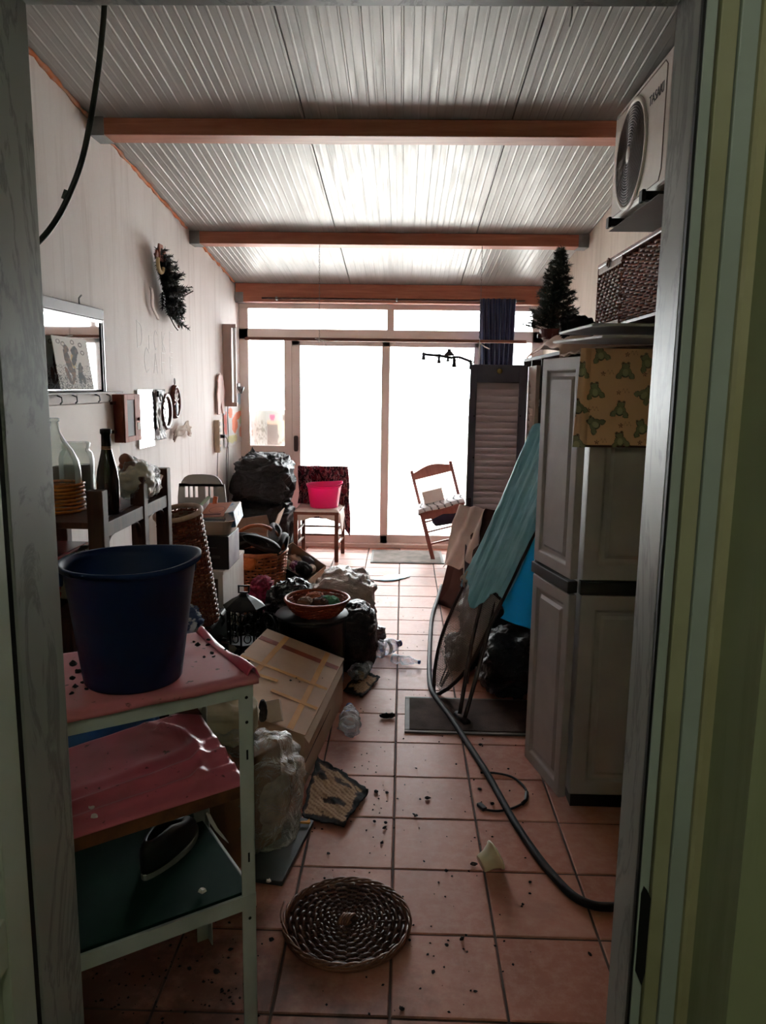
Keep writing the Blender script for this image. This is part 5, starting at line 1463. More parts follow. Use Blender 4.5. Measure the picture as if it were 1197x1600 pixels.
def shoe(p, rot, L, cm, sm, lab, group='shoes in the basket'):
    t = thing('shoe', lab, 'shoe', p, rot=rot, group=group)
    sole = []
    for k in range(24):
        a = 2*PI*k/24; x = math.cos(a)*L/2; w = L*.165*(1+.18*math.cos(a))
        sole.append((x, math.sin(a)*w*(1-.12*math.cos(2*a-.4))))
    obj('sole', MB().prism(sole, 0, .02), sm, t, local=True, bevel=.004)
    def up(s, q):
        a = 2*PI*s; x = math.cos(a)*L/2*.97; w = L*.16*(1+.18*math.cos(a))
        f = q; hgt = .075 if x < 0 else .075-.035*(x/(L/2))
        k = 1-.55*f**2.2
        return (x*(1-.35*f**2)-.02*f, math.sin(a)*w*k, .018+hgt*math.sin(f*PI/2))
    obj('upper', MB().grid(24, 8, up), cm, t, local=True, smooth=True, solid=.004)
    return t
SHD = M('dark_leather', C(38,34,32), .6, col2=C(52,46,42), ns=8, spec=.3); SOL = M('grey_rubber_sole', C(70,64,58), .85, col2=C(54,48,44), ns=50, spec=.15); WSOL = M('white_rubber', C(206,200,194), .6)
shoe((-.99, 4.78, .54), E_(R(-40),R(-10),R(40)), .25, SHD, SOL, 'dark shoe lying on its side at the left of the basket')
shoe((-.87, 4.74, .56), E_(R(70),R(15),R(-20)), .26, SHD, SOL, 'dark shoe with its grey sole turned up in the basket')
shoe((-.84, 4.90, .57), E_(R(20),R(-30),R(100)), .24, M('grey_mesh', C(120,116,116), .8, col2=C(90,86,88), ns=40), WSOL, 'grey sports shoe at the back of the basket')
shoe((AY(431,852,4.83).x, 4.83, AY(431,852,4.83).z), E_(R(75),R(-30),R(65)), .24, SHD, M('dark_rubber_sole', C(62,58,54), .6), 'dark shoe with rounded sole sliding off the basket edge')
single('orange_bag', bag((-.955, 4.66, .455), (.05,.035,.05), 71, .02, 14), M('orange_fabric', C(214,112,52), .8), 'small orange pouch at the front of the shoe basket', 'pouch', smooth=True)
cf0, cf1, cf2, cf3 = AY(372,830,5.08), AY(393,801,5.12), AY(404,804,5.2), AY(400,822,5.0)
t = thing('open_carton', 'open tan cardboard carton with raised flaps behind the shoe basket', 'box', (-1.03, 5.24, 0))
CARD = M('tan_cardboard', C(188,158,138), .85, col2=C(172,140,120), ns=5)
obj('carton', MB().box(-1.17, -.88, 5.10, 5.11, 0, .56).box(-1.17, -.88, 5.38, 5.39, 0, .56).box(-1.17, -1.16, 5.11, 5.38, 0, .56).box(-.89, -.88, 5.11, 5.38, 0, .56).box(-1.17, -.88, 5.10, 5.39, 0, .01), CARD, t)
obj('flap', MB().hexa([(-1.17,5.10,.56),(-.88,5.10,.56),(-.88,5.106,.56),(-1.17,5.106,.56)], [(-1.15,5.02,.66),(-.90,5.02,.70),(-.90,5.026,.70),(-1.15,5.026,.66)]), CARD, t)
obj('flap', MB().hexa([(-.89,5.10,.56),(-.88,5.10,.56),(-.88,5.38,.56),(-.89,5.38,.56)], [(-.84,5.10,.69),(-.834,5.10,.69),(-.834,5.38,.69),(-.84,5.38,.69)]), CARD, t)
# pile under the dark box
single('brown_bowl', MB().lathe([(.05,0),(.12,.05),(.155,.14),(.16,.18),(.15,.18),(.11,.06),(.01,.012)], 28, Matrix.Translation((-.79, 4.50, .12)) @ Matrix.Rotation(R(-20), 4, 'X')), wood('dark_bowl_wood', C(56,36,28), C(90,58,44), .4, 2), 'dark wooden bowl tipped under the shoe basket', 'bowl', smooth=True)
single('black_pile_bag', bag((-.66, 4.86, .13), (.16,.20,.13), 73, .06, 7), BAGB, 'black bag on the floor under the dark open box', 'bag', smooth=True, group='black bags on the left')
single('pink_dish', MB().lathe([(.06,0),(.10,.012),(.125,.03),(.12,.034),(.09,.016),(.01,.008)], 30, Matrix.Translation((-.80, 4.92, .29)) @ Matrix.Rotation(R(62), 4, 'X') @ Matrix.Rotation(R(20), 4, 'Y')), M('pale_pink_china', C(200,160,152), .3, col2=C(184,140,134), ns=6), 'pale pink dish standing behind the dark open box', 'dish', smooth=True)
rL, rT, rR, rB = AY(416, 871, 4.93), AY(457, 847, 5.10), AY(510, 884, 4.99), AY(481, 908, 4.80)
rn = (rR-rL).cross(rT-rB).normalized()
if rn.dot(CAMP-rL) < 0: rn = -rn
dbx = thing('open_dark_box', 'open dark cardboard box of odds and ends tilted on the pile', 'box', (rL+rR)/2-rn*.10)
DKC = M('dark_box_card', C(22,19,22), .6, col2=C(32,28,30), ns=6); INC = M('box_inside_card', C(176,150,132), .8, col2=C(156,130,114), ns=6)
cs4 = [rL, rB, rR, rT]; cen = (rL+rR+rB+rT)/4
for k in range(4):
    a, b_ = cs4[k], cs4[(k+1) % 4]; ia, ib_ = a.lerp(cen, .04), b_.lerp(cen, .04); dp = rn*-.10
    obj('side', MB().hexa([a+dp, b_+dp, ib_+dp, ia+dp], [a, b_, ib_, ia]), DKC if k in (0,) else INC, dbx)
obj('bottom', MB().hexa([p-rn*.104 for p in cs4], [p-rn*.099 for p in cs4]), INC, dbx)
ux = (rB-rL+rR-rT).normalized(); uy = (rT-rL+rR-rB).normalized()
md = frame(cen-rn*.045, ux, uy, rn)
def inbox(name, lab, cat, p, r, seed, m, cr=.02):
    b_ = bag((0,0,0), r, seed, cr, 16, flat=False, nu=32, nv=20)
    b_.v = [md @ (Vector(p)+q) for q in b_.v]
    single(name, b_, m, lab, cat, smooth=True, group='odds and ends in the dark box')
inbox('black_cloth', 'black cloth wad in the open dark box', 'cloth', (.055,-.01,.02), (.06,.045,.035), 81, M('black_wad', C(15,15,17), .8), .02)
inbox('beige_bun', 'beige rounded bundle in the open dark box', 'bundle', (-.045,.035,.0), (.045,.035,.032), 82, M('beige_wad', C(182,156,138), .8), .015)
inbox('white_ball', 'white ball at the right corner of the open dark box', 'ball', (.085,.045,.005), (.03,.03,.03), 83, M('white_ball_mat', C(222,206,200), .6), .0)
inbox('purple_cloth', 'purple striped cloth in the open dark box', 'cloth', (-.005,-.02,.012), (.035,.035,.028), 84, M('purple_stripe', C(96,40,80), .8, col2=C(206,180,196), ns=30, lo=.5, hi=.55), .015)
inbox('green_white_cloth', 'pale green cloth along the front of the open dark box', 'cloth', (-.06,-.035,.0), (.05,.025,.03), 85, M('pale_green_cloth', C(190,196,178), .8), .015)
inbox('grey_purse', 'blue grey purse against the back of the open dark box', 'purse', (.03,.08,.012), (.05,.018,.035), 86, M('blue_grey', C(110,104,116), .6), .008)

# ================================================================== bin bags in the far corner
single('bin_bag', bag((-1.235, 6.80, .26), (.255,.30,.26), 1, .08, 5, e=.55), BAGB, 'lower black bin bag of the pair stacked in the far corner', 'bag', smooth=True, group='black bags in the corner')
single('bin_bag', bag((-1.235, 6.82, .715), (.25,.28,.20), 2, .11, 5, e=.55), BAGB, 'upper black bin bag of the pair stacked in the far corner', 'bag', smooth=True, group='black bags in the corner')
single('bin_bag_tail', bag((-1.37, 6.95, .83), (.09,.09,.13), 4, .05, 9, e=1.1, neck=.03), BAGB, 'pointed black bag end sticking up behind the stacked bin bags', 'bag', smooth=True, group='black bags in the corner')

# ================================================================== chair with the pink bucket
CH = [(-.935, 6.66), (-.572, 6.66), (-.545, 7.05), (-.915, 7.05)]
c1 = thing('wooden_chair', 'brown wooden chair with patterned shawl and white cloth by the glass door', 'chair', (-.74, 6.85, 0))
for x, y in CH[:2]: obj('leg', MB().box(x-.018, x+.018, y-.018, y+.018, 0, .45), BRWOOD, c1, bevel=.004)
for x, y in CH[2:]: obj('back_post', MB().bar((x, y-.02, 0), (x, y, .45), .034, .034, (0,1,0)).bar((x, y, .45), (x+.005, y+.05, .80), .034, .03, (0,1,0)), BRWOOD, c1, bevel=.004)
obj('seat', MB().hexa([(-.955,6.64,.425),(-.552,6.64,.425),(-.53,7.06,.425),(-.93,7.06,.425)], [(-.955,6.64,.452),(-.552,6.64,.452),(-.53,7.06,.452),(-.93,7.06,.452)]), BRWOOD, c1, bevel=.006)
def st_r(a, b_, z, n='stretcher'): obj(n, MB().bar((CH[a][0], CH[a][1], z), (CH[b_][0], CH[b_][1], z), .02, .018), BRWOOD, c1, bevel=.003)
st_r(2, 3, .25); st_r(2, 3, .17); st_r(0, 3, .27); st_r(1, 2, .27); st_r(0, 3, .15); st_r(1, 2, .15)
obj('backrest', MB().prism([(-.18,.57),(.18,.57),(.19,.66),(.15,.74),(0,.78),(-.15,.74),(-.19,.66)], -.009, .009, frame((-.73, 7.085, 0), (1,0,0), (0,.1,1))), BRWOOD, c1, bevel=.003)
pr = random.Random(9)
PC = [C(70,30,46), C(120,44,60), C(178,140,146), C(40,24,36), C(150,90,96)]
def pais(s, t):
    n = noise.noise(Vector((s*26, t*26, 1.5))); m_ = noise.noise(Vector((s*13, t*15, 6)))
    if abs(n) < .07: return PC[2]
    if n > .25: return PC[1]
    if m_ > .25: return PC[4]
    return PC[0] if n > -.2 else PC[3]
def shawl(s, t):
    # t 0..: front drop bottom -> over the top rail -> back drop bottom
    x = -.95+.44*s+.012*math.sin(t*9)
    L = .36+.46
    l = t*L
    if l < .34:
        f = l/.34; y = 7.045-.035*(1-f)+.035*f; z = .47+.335*f
        hole = inell(s, f, .46, .72, .26, .30)
        if hole < 1: y += .0
    else:
        f = (l-.34)/(L-.34); y = 7.085+.028*math.sin(min(1, f*4)*PI/2)+.03*f; z = .81-.50*f-(0.17*max(0, s-.75)/.25*f)
        if f < .1: z = .805+.01*math.sin(f*10*PI)
    y += .012*math.sin(s*17+t*3)-.01
    return (x+.03*(s-.5)*(1 if l < .34 else 1+.6*(l-.34)), y, z)
mbs = MB().grid(110, 150, shawl, pais)
# leave out the oval where the bare chair back shows
keep = []
for f in mbs.f:
    i, j = f[0] % 111, f[0]//111
    s, l = i/110, j/150*.82
    if l < .34 and inell(s, l/.34, .42, .74, .22, .18) < 1: continue
    keep.append(f)
mbs.f = keep
PAIS = attr('paisley_shawl', .9)
single('paisley_shawl', mbs, PAIS, 'dark red paisley shawl hung over the chair back', 'shawl', smooth=True, solid=.002)
def wseat(s, t):
    x = -.97+.44*s; y = 6.615+.40*t
    z = .464+.004*noise.noise(Vector((s*7, t*7, 2)))+.004
    if t < .1: z -= (.1-t)/.1*(.075+.02*math.sin(s*9)); y = 6.615+.03
    if s > .9: z -= (s-.9)/.1*(.15+.05*math.sin(t*6)); x = -.97+.44*.9+.03+.02*(s-.9)*10
    if s < .08: z -= (.08-s)/.08*.05; x = -.97+.44*.08-.01
    return (x, y, z)
single('white_seat_cloth', MB().grid(60, 40, wseat), WCL, 'white cloth spread over the seat of the chair with the bucket', 'cloth', smooth=True, solid=.003)
PK, pnt, pb = newmat('bright_pink_plastic'); pb.inputs['Base Color'].default_value = L4(C(245,52,140)); pb.inputs['Roughness'].default_value = .35
tl = pnt.nodes.new('ShaderNodeBsdfTranslucent'); tl.inputs[0].default_value = L4(C(250,90,165)); mxs = pnt.nodes.new('ShaderNodeMixShader'); mxs.inputs[0].default_value = .45
on = pnt.nodes['Material Output']; pnt.links.new(pb.outputs[0], mxs.inputs[1]); pnt.links.new(tl.outputs[0], mxs.inputs[2]); pnt.links.new(mxs.outputs[0], on.inputs[0])
bc = Vector((-.70, 6.83, .474))
pbk = thing('pink_bucket', 'bright pink plastic bucket standing on the cloth-covered chair', 'bucket', bc)
def pail(c, r0, r1, h, m, par, lip=.012, wall=.003, spout=0.0, n=40, sq=0):
    prof = [(r0, 0), (r0+.002, .004), (r1, h*.93), (r1+lip*.3, h*.94), (r1+lip*.4, h), (r1+lip, h), (r1+lip, h-.008)]
    inner = [(r1+lip*.35, h+.002), (r1-wall, h*.93), (r0-wall, .006)]
    vs = []; full = prof+[(r1+lip, h+.003)]+inner
    for (r, z) in full:
        for k in range(n):
            a = 2*PI*k/n
            zz = z+(spout*(.5+.5*math.cos((a-R(20))*1.0))**6*(z/h) if spout else 0)-(.012*abs(math.sin(a))**8 if z > h*.9 else 0)*(1 if sq else 0)
            e_ = 1+.05*(.5+.5*math.cos(a-R(20)))**6*(z/h) if spout else 1
            vs.append(Vector(c)+Vector((r*e_*math.cos(a), r*e_*math.sin(a), zz)))
    fs = [(i*n+k, i*n+(k+1) % n, (i+1)*n+(k+1) % n, (i+1)*n+k) for i in range(len(full)-1) for k in range(n)]
    fs += [tuple(range(n-1,-1,-1)), tuple((len(full)-1)*n+k for k in range(n))]
    return obj('tub', MB().add(vs, fs), m, par, smooth=True)
pail(bc, .125, .152, .205, PK, pbk, .012, spout=.02)
obj('carry_bail', MB().tube([bc+Vector((.158*math.cos(a), -.158*math.sin(a)*.98, .195-.012*math.sin(a))) for a in [PI*i/20 for i in range(21)]], .0035, 6), PK, pbk, smooth=True)

# ================================================================== tilted chair with the striped cushion
f0 = FL(677, 875); 
rot2 = Matrix.Rotation(R(-15.2), 3, 'Y')
c2 = thing('wooden_chair', 'brown wooden chair tipped sideways with a striped cushion by the glass door', 'chair', (f0.x, f0.y, 0), rot=Matrix.Rotation(R(-15.2), 3, 'Y'))
W2, D2 = .375, .33
def cb2(name, mb, m, **k): return obj(name, mb, m, c2, local=True, **k)
CHW = wood('pinkish_chair_wood', C(128,76,68), C(156,100,90), .42, 2, 8)
for x, y, hh_ in ((0,0,.45),(W2,0,.45)): cb2('leg', MB().box(x-.018, x+.018, y-.018, y+.018, 0, hh_), CHW, bevel=.004)
for x in (0, W2): cb2('back_post', MB().bar((x, D2, 0), (x, D2, .45), .03, .034, (0,1,0)).bar((x, D2, .45), (x, D2+.05, .80), .03, .03, (0,1,0)), CHW, bevel=.004)
top = [(0,.70),(W2,.70),(W2,.765)]+[(W2-W2*k/10, .765+.045*math.sin(PI*k/10)**1.2) for k in range(1,10)]+[(0,.765)]
cb2('backrest', MB().prism(top, -.009, .009, frame((0, D2+.043, 0), (1,0,0), (0,.12,1))), CHW, bevel=.003)
cb2('seat', MB().box(-.022, W2+.022, -.025, D2+.02, .43, .452), CHW, bevel=.005)
cb2('apron', MB().prism([(0,.43),(W2,.43),(W2,.385),(W2*.75,.375),(W2*.5,.395),(W2*.25,.375),(0,.385)], -.009, .009, frame((0, -.012, 0), (1,0,0), (0,0,1))), CHW, bevel=.002)
for z, y in ((.15, 0), (.30, D2), (.20, D2)): cb2('stretcher', MB().bar((0, y, z), (W2, y, z), .018, .016), CHW)
for x in (0, W2):
    for z in (.12, .25): cb2('stretcher', MB().bar((x, 0, z), (x, D2, z), .018, .016), CHW)
m2 = XF[c2]
def stripe(s, t):
    k = (s*7+.35*math.sin(t*5)+.6*t) % 1
    return C(38,36,48) if k < .16 else C(226,222,224)
cm = MB().grid(60, 40, lambda s, t: m2 @ Vector((-.03+(W2+.06)*s, -.03+(D2+.02)*t, .476+.012*math.sin(s*PI)*math.sin(t*PI)+.004*math.sin(s*9)-(.02 if t < .04 else 0)-(.015 if s < .03 or s > .97 else 0))), stripe)
single('striped_cushion', cm, attr('striped_cotton', .9), 'black and white striped cushion on the tipped chair', 'cushion', smooth=True, solid=.012)
single('white_carton', MB().box(.045, .235, .10, .22, .50, .615, m2), M('white_box_card', C(240,228,220), .6, col2=C(228,214,206), ns=5), 'small white carton on the striped cushion', 'box', bevel=.004)
nb = bag((0,0,0), (.13,.10,.075), 91, .015, 8, flat=False, e=.5)
nb.v = [m2 @ (Vector((.205,.16,.345))+q) for q in nb.v]
single('navy_pouch', nb, M('navy_cloth', C(46,46,72), .8, col2=C(36,36,58), ns=7), 'dark navy cloth pouch wedged under the seat of the tipped chair', 'pouch', smooth=True)
single('prop_block', MB().box(m2.translation.x+.33, m2.translation.x+.44, f0.y-.06, f0.y+D2+.06, 0, .095), DKWOOD, 'dark wooden block propping up the tipped chair', 'block', bevel=.004)

# packaging outside, against the left pane
def pack(s, t):
    t = t*3.7
    n = noise.noise(Vector((s*9, t*9, 3)))
    if inell(s, t, .60, .20, .075, .075) < 1: return C(226,96,122)
    if s > .88 and .12 < t < .28: return C(92,80,78)
    if .45 < s < .74 and t > .42: return C(118,108,104)
    if s > .74 and t > .58: return C(150,142,136) if n < .2 else C(110,104,100)
    if s > .45 and .30 < t < .58: return C(176,154,138)
    if s < .45 and abs(n) < .08 and t > .3: return C(120,118,114)
    return C(150,150,148) if s > .1 else C(176,150,152)
q0, q1 = AY(392,640,7.56), AY(449,697,7.56)
single('packaging_sack', MB().grid(80, 70, lambda s, t: (q0.x+(q1.x-q0.x)*s, 7.56+.02*math.sin(s*7)*t-.015*math.sin(s*3), q0.z+.05*math.sin(min(1,s*3)*PI/2)-.05-(q0.z+.0)*t), pack), attr('printed_sack', .6), 'printed grey packaging sack standing outside the left pane', 'sack', smooth=True, solid=.01)
# ================================================================== white metal rack in the doorway, left
E1 = Vector((.831, .556, 0)); E2 = Vector((-.556, .831, 0))
SFR = Vector((-.333, 1.652, 0)); SW, SD, SH = .80, .352, .905
def sp(a, b, z): return SFR - E1*a + E2*b + Vector((0, 0, z))     # a from the right end, b from the front
MS = frame(sp(SW, 0, 0), E1, E2)                                   # local x along the front, y to the back
RK = M('pale_rack_enamel', C(198,204,202), .5, col2=C(178,184,182), ns=7)
rk = thing('metal_rack', 'pale painted metal rack with pink covered shelves in the doorway', 'rack', sp(SW/2, SD/2, 0))
def angle_post(a, b, sa, sb):
    w, t = .034, .003
    mb = MB()
    def q(a0, a1, b0, b1): mb.add([sp(x, y, z) for z in (0, SH) for y in (b0, b1) for x in (a0, a1)], [(0,1,3,2),(4,6,7,5),(0,4,5,1),(2,3,7,6),(0,2,6,4),(1,5,7,3)])
    q(a, a+sa*w, b, b+sb*t); q(a, a+sa*t, b, b+sb*w)
    return mb
HOLE = M('slot_hole_black', C(10,10,10), .8)
for (a, b, sa, sb) in ((0, 0, 1, 1), (SW, 0, -1, 1), (0, SD, 1, -1), (SW, SD, -1, -1)):
    p = obj('post', angle_post(a, b, sa, sb), RK, rk)
    if a == 0 and b == 0:
        for z in (.30, .46, .72, .80, .86):
            hm_ = frame(sp(.016, -.0006, z), E1, (0,0,1))
            obj('slot', MB().prism([(-.0022,-.012),(.0022,-.012),(.0022,.012),(-.0022,.012)] if z in (.46,.72) else [(.004*math.cos(k*PI/4), .004*math.sin(k*PI/4)) for k in range(8)], 0, .0008, hm_), HOLE, p)
def rail(a0, b0, a1, b1, z0, z1):
    d = .003
    u = (sp(a1, b1, 0)-sp(a0, b0, 0)).normalized(); n = Vector((u.y, -u.x, 0))*d
    p0, p1 = sp(a0, b0, 0), sp(a1, b1, 0)
    z_ = lambda p, z: p+Vector((0,0,z))
    return MB().hexa([z_(p0-n, z0), z_(p1-n, z0), z_(p1+n, z0), z_(p0+n, z0)], [z_(p0-n, z1), z_(p1-n, z1), z_(p1+n, z1), z_(p0+n, z1)])
for z0, z1 in ((SH-.045, SH-.004), (.325, .362)):
    for q in ((.0, .002, SW, .002), (0, SD-.002, SW, SD-.002), (.002, 0, .002, SD), (SW-.002, 0, SW-.002, SD)):
        obj('shelf_rail', rail(*q, z0, z1), RK, rk)
mb = MB().add([sp(a, b, z) for z in (SH-.012, SH-.004) for b in (.004, SD-.004) for a in (.004, SW-.004)], [(0,1,3,2),(4,6,7,5),(0,4,5,1),(2,3,7,6),(0,2,6,4),(1,5,7,3)])
obj('shelf_plate', mb, RK, rk)
mb = MB().add([sp(a, b, z) for z in (.352, .360) for b in (.004, SD-.004) for a in (.004, SW-.004)], [(0,1,3,2),(4,6,7,5),(0,4,5,1),(2,3,7,6),(0,2,6,4),(1,5,7,3)])
obj('shelf_plate', mb, RK, rk)
# pink oilcloth on the top
def pinkm(name, c1, c2, dirt):
    m, nt, b = newmat(name)
    a = noisen(nt, coords(nt), 5, 5); d = noisen(nt, coords(nt), 11, 6, .65); e = noisen(nt, coords(nt), 42, 3)
    c = mixc(nt, ramp(nt, a, [(.35, (0,0,0)), (.7, (1,1,1))]), c1, c2)
    c = mixc(nt, ramp(nt, d, [(.52, (0,0,0)), (.8, (.45,.45,.45))]), c, dirt)
    c = mixc(nt, ramp(nt, e, [(.66, (0,0,0)), (.72, (.8,.8,.8))]), c, C(60,38,34))
    nt.links.new(c, b.inputs['Base Color']); b.inputs['Roughness'].default_value = .32
    return m
PINK = pinkm('dusty_pink_oilcloth', C(216,130,142), C(206,114,128), C(170,128,112))
HOTP = M('clean_pink_oilcloth', C(212,84,108), .35, col2=C(196,72,96), ns=6)
def oil(s, t):
    a = SW+.012-s*(SW+.022); b = -.012+t*(SD+.02)
    z = SH+.004+.0025*noise.noise(Vector((s*8, t*5, 1)))
    if t < .06: z -= (.06-t)/.06*.016; b = -.012
    return sp(a, b, z)
oc_ = thing('pink_oilcloth', 'dusty pink oilcloth on the top of the metal rack', 'cloth', sp(SW/2, SD/2, SH))
obj('cloth', MB().grid(60, 40, oil), PINK, oc_, smooth=True, solid=.002)
def lip(s, t):
    b = s*SD; a = -.010-.012*math.sin(t*PI*.9)
    return sp(a+.02*(1-t)*0-.0, b, SH+.004+.026*math.sin(t*PI*.75)*(.6+.5*math.sin(s*7+1)))
obj('curled_edge', MB().grid(30, 8, lambda s, t: sp(.012-.03*t, s*SD, SH+.006+(.024*math.sin(t*PI))*(.6+.4*math.sin(s*6+1))-.01*t)), HOTP, oc_, smooth=True, solid=.0025)
# tilted middle board under its own pink cloth
fp = sp(0, 0, 0); bp2 = sp(0, SD, 0)
cFR = PLN(384, 1224, fp+E2*.012, E2); cFL = PLN(125, 1306, fp+E2*.012, E2); cBR = PLN(306, 1108, bp2-E2*.012, E2); cBL = PLN(118, 1168, bp2-E2*.012, E2)
kf = (SW-.05)/max(.1, (cFR-cFL).length); cFL = cFR+(cFL-cFR)*kf; cBL = cBR+(cBL-cBR)*((SW-.05)/max(.1, (cBR-cBL).length))
BRD = M('rusty_chipboard', C(122,72,40), .85, col2=C(84,50,30), ns=16, bump=.3, bs=70)
tb_ = thing('tilted_shelf_board', 'slipped chipboard shelf covered in pink cloth inside the metal rack', 'shelf board', (cFR+cBL)/2)
dn = Vector((0,0,-.024))
ext = (cFR-cFL).normalized()*.014
obj('board', MB().grid(16, 8, lambda s, t: cFL.lerp(cFR+ext, s).lerp(cBL.lerp(cBR, s), t)+dn*.72), BRD, tb_, solid=.034)
def pk2(s, t):
    p = (cFL.lerp(cFR, s)).lerp(cBL.lerp(cBR, s), t)
    w = .010*math.exp(-((t-.22-.16*s)/.035)**2)+.007*math.exp(-((t-.10-.10*s)/.03)**2)+.006*math.exp(-((t-.34-.2*s)/.05)**2)*s
    w += .016*math.exp(-(((s-.90)+.10*(t-.5)**2*4-.02)/.02)**2)*(1 if .15 < t < .9 else .3)
    w += .003*noise.noise(Vector((s*10, t*6, 4)))
    q = p+Vector((0,0,.004+w))
    if t < .05: q = cFL.lerp(cFR, s)+Vector((0,0,.004-(.05-t)/.05*.004))-E2*.004
    return q
PINK2 = pinkm('pink_cloth_worn', C(206,104,120), C(190,92,108), C(150,90,86))
obj('pink_cover', MB().grid(90, 60, pk2), PINK2, tb_, smooth=True, solid=.002)
mb = MB().add([cBR+Vector((0,0,.004)), cBR-(cBR-cBL).normalized()*.07+Vector((0,0,.012)), cBR+(cFR-cBR).normalized()*.05+Vector((0,0,.012)), cBR+Vector((0,0,.06))-ext*2], [(0,1,3),(0,3,2),(1,2,3),(0,2,1)])
obj('folded_corner', mb, M('brown_cloth_corner', C(96,54,48), .8, col2=C(80,44,40), ns=9), tb_)
# plaster flakes and white crumbs
FLK = M('white_plaster_flake', C(228,220,214), .8, col2=C(214,204,196), ns=14)
def flake(p, sx, sy, h, seed, lab, group):
    r5 = random.Random(seed); n = 9
    rr = [r5.uniform(.65, 1.1) for _ in range(n)]
    vs = [Vector(p)+Vector((math.cos(2*PI*k/n)*sx*rr[k], math.sin(2*PI*k/n)*sy*rr[k], r5.uniform(0, h*.35))) for k in range(n)]
    top_ = [Vector(p)+Vector((math.cos(2*PI*k/n)*sx*rr[k]*.8, math.sin(2*PI*k/n)*sy*rr[k]*.8, h*r5.uniform(.6, 1))) for k in range(n)]
    mb = MB().add(vs+top_, [tuple(range(n-1,-1,-1)), tuple(range(n, 2*n))]+[(k, (k+1) % n, n+(k+1) % n, n+k) for k in range(n)])
    single('plaster_flake', mb, FLK, lab, 'flake', group=group, smooth=False)
def on_board(u, v, lift=.008):
    n = (cFR-cFL).cross(cBL-cFL).normalized(); return PLN(u, v, cFL+n*lift, n)
flake(on_board(143,1180), .022, .014, .012, 1, 'largest white plaster flake on the slipped pink shelf', 'plaster flakes on the rack')
flake(on_board(150,1168), .013, .008, .008, 2, 'small plaster flake beside the largest one on the pink shelf', 'plaster flakes on the rack')
flake(on_board(143,1265), .010, .007, .008, 3, 'tiny plaster flake near the front edge of the pink shelf', 'plaster flakes on the rack')
flake(on_board(148,1277), .010, .008, .008, 4, 'lowest plaster flake on the front edge of the pink shelf', 'plaster flakes on the rack')
# green sheet on the bottom shelf, shoe and crumb on it
GRN = M('dark_green_board', C(22,50,39), .8, col2=C(17,40,32), ns=5, spec=.1)
mb = MB().add([sp(a, b, z) for z in (.361, .369) for b in (.008, SD+.10) for a in (.01, SW-.02)], [(0,1,3,2),(4,6,7,5),(0,4,5,1),(2,3,7,6),(0,2,6,4),(1,5,7,3)])
single('green_sheet', mb, GRN, 'dark green sheet lying on the bottom shelf of the metal rack', 'sheet', bevel=.001)
q_ = FL(262, 1340, .372)
shoe((q_.x, q_.y+.02, .370), E_(0, 0, R(75)), .24, M('black_shoe_cloth', C(16,17,20), .6, col2=C(26,27,30), ns=8), M('grey_sole_edge', C(120,118,116), .7), 'black slip-on shoe with pale edge on the green sheet', group='loose shoes')
flake(FL(316, 1394, .372), .011, .008, .010, 6, 'white crumb at the front of the green sheet', 'plaster flakes on the rack')
# big blue bucket on top
bb = sp(.235, .122, SH+.0075)
BLU = M('navy_bucket_plastic', C(10,32,74), .5, col2=C(9,27,64), ns=3, spec=.25)
bk_ = thing('blue_bucket', 'large dark blue plastic bucket standing on the pink oilcloth', 'bucket', bb)
pail(bb, .104, .136, .268, BLU, bk_, .012, spout=.012, n=56)
for s in (-1, 1):
    c = bb+E1*(s*.143)+Vector((0,0,.243))
    obj('handle_lug', MB().lathe([(.016,0),(.016,.008)], 16, frame(c-E1*s*.004, E2, (0,0,1), E1*s), cap1=True), BLU, bk_, bevel=.002)
# soot crumbs on the oilcloth
SOOT = M('black_soot', C(22,16,15), .95, col2=C(36,26,24), ns=30)
def crumb_mesh(seed, s=1.0):
    r5 = random.Random(seed); mb = MB().ell((0,0,.42*s), (.5*s,.45*s,.42*s), 7, 5)
    mb.v = [Vector((p.x*r5.uniform(.6,1.25), p.y*r5.uniform(.6,1.25), max(0, p.z*r5.uniform(.7,1.2)))) for p in mb.v]
    return mesh_of('soot_crumb', mb, SOOT)
CR = [crumb_mesh(k) for k in range(5)]
ORD = ['', 'second ', 'third ', 'fourth ', 'fifth ', 'sixth ', 'seventh ', 'eighth ', 'ninth ', 'tenth ', 'eleventh ', 'twelfth ', 'thirteenth ', 'fourteenth ', 'fifteenth ', 'sixteenth ', 'seventeenth ', 'eighteenth ', 'nineteenth ', 'twentieth ', 'twenty-first ', 'twenty-second ', 'twenty-third ']
def rank_labels(objs, marks, text):
    near = {}
    for o in objs:
        n, d = min(((n, (Vector(o.location)-p).length) for n, p in marks.items()), key=lambda q: q[1])
        near.setdefault(n, []).append((d, o))
    for n, l in near.items():
        for k, (d, o) in enumerate(sorted(l, key=lambda q: q[0])):
            o['label'] = text % (ORD[k]+'nearest the '+n)
def crumb(p, s, lab, group, a):
    o = bpy.data.objects.new('soot_crumb', CR[a % 5]); COL.objects.link(o)
    o.location = p; o.scale = (s*(1+.3*(a % 3)), s, s*.7); o.rotation_euler = (0, 0, a*1.7)
    return tag(o, lab, 'debris', group)
CRO = []
for k, (u, v, s) in enumerate(((325,987,.022),(345,997,.016),(352,1006,.014),(309,1010,.016),(325,1009,.010),(331,1022,.010),(319,1028,.009),(303,1004,.008),(334,1027,.007),(372,1017,.011),(380,1020,.008),(326,1001,.009),(352,1016,.007),(388,1034,.008),(115,1040,.02),(122,1052,.016),(113,1062,.014),(130,1068,.010),(118,1075,.014),(112,1085,.01),(135,1078,.008))):
    p = FL(u, v, SH+.009)
    CRO.append(crumb(p, s, '', 'soot crumbs on the oilcloth', k))
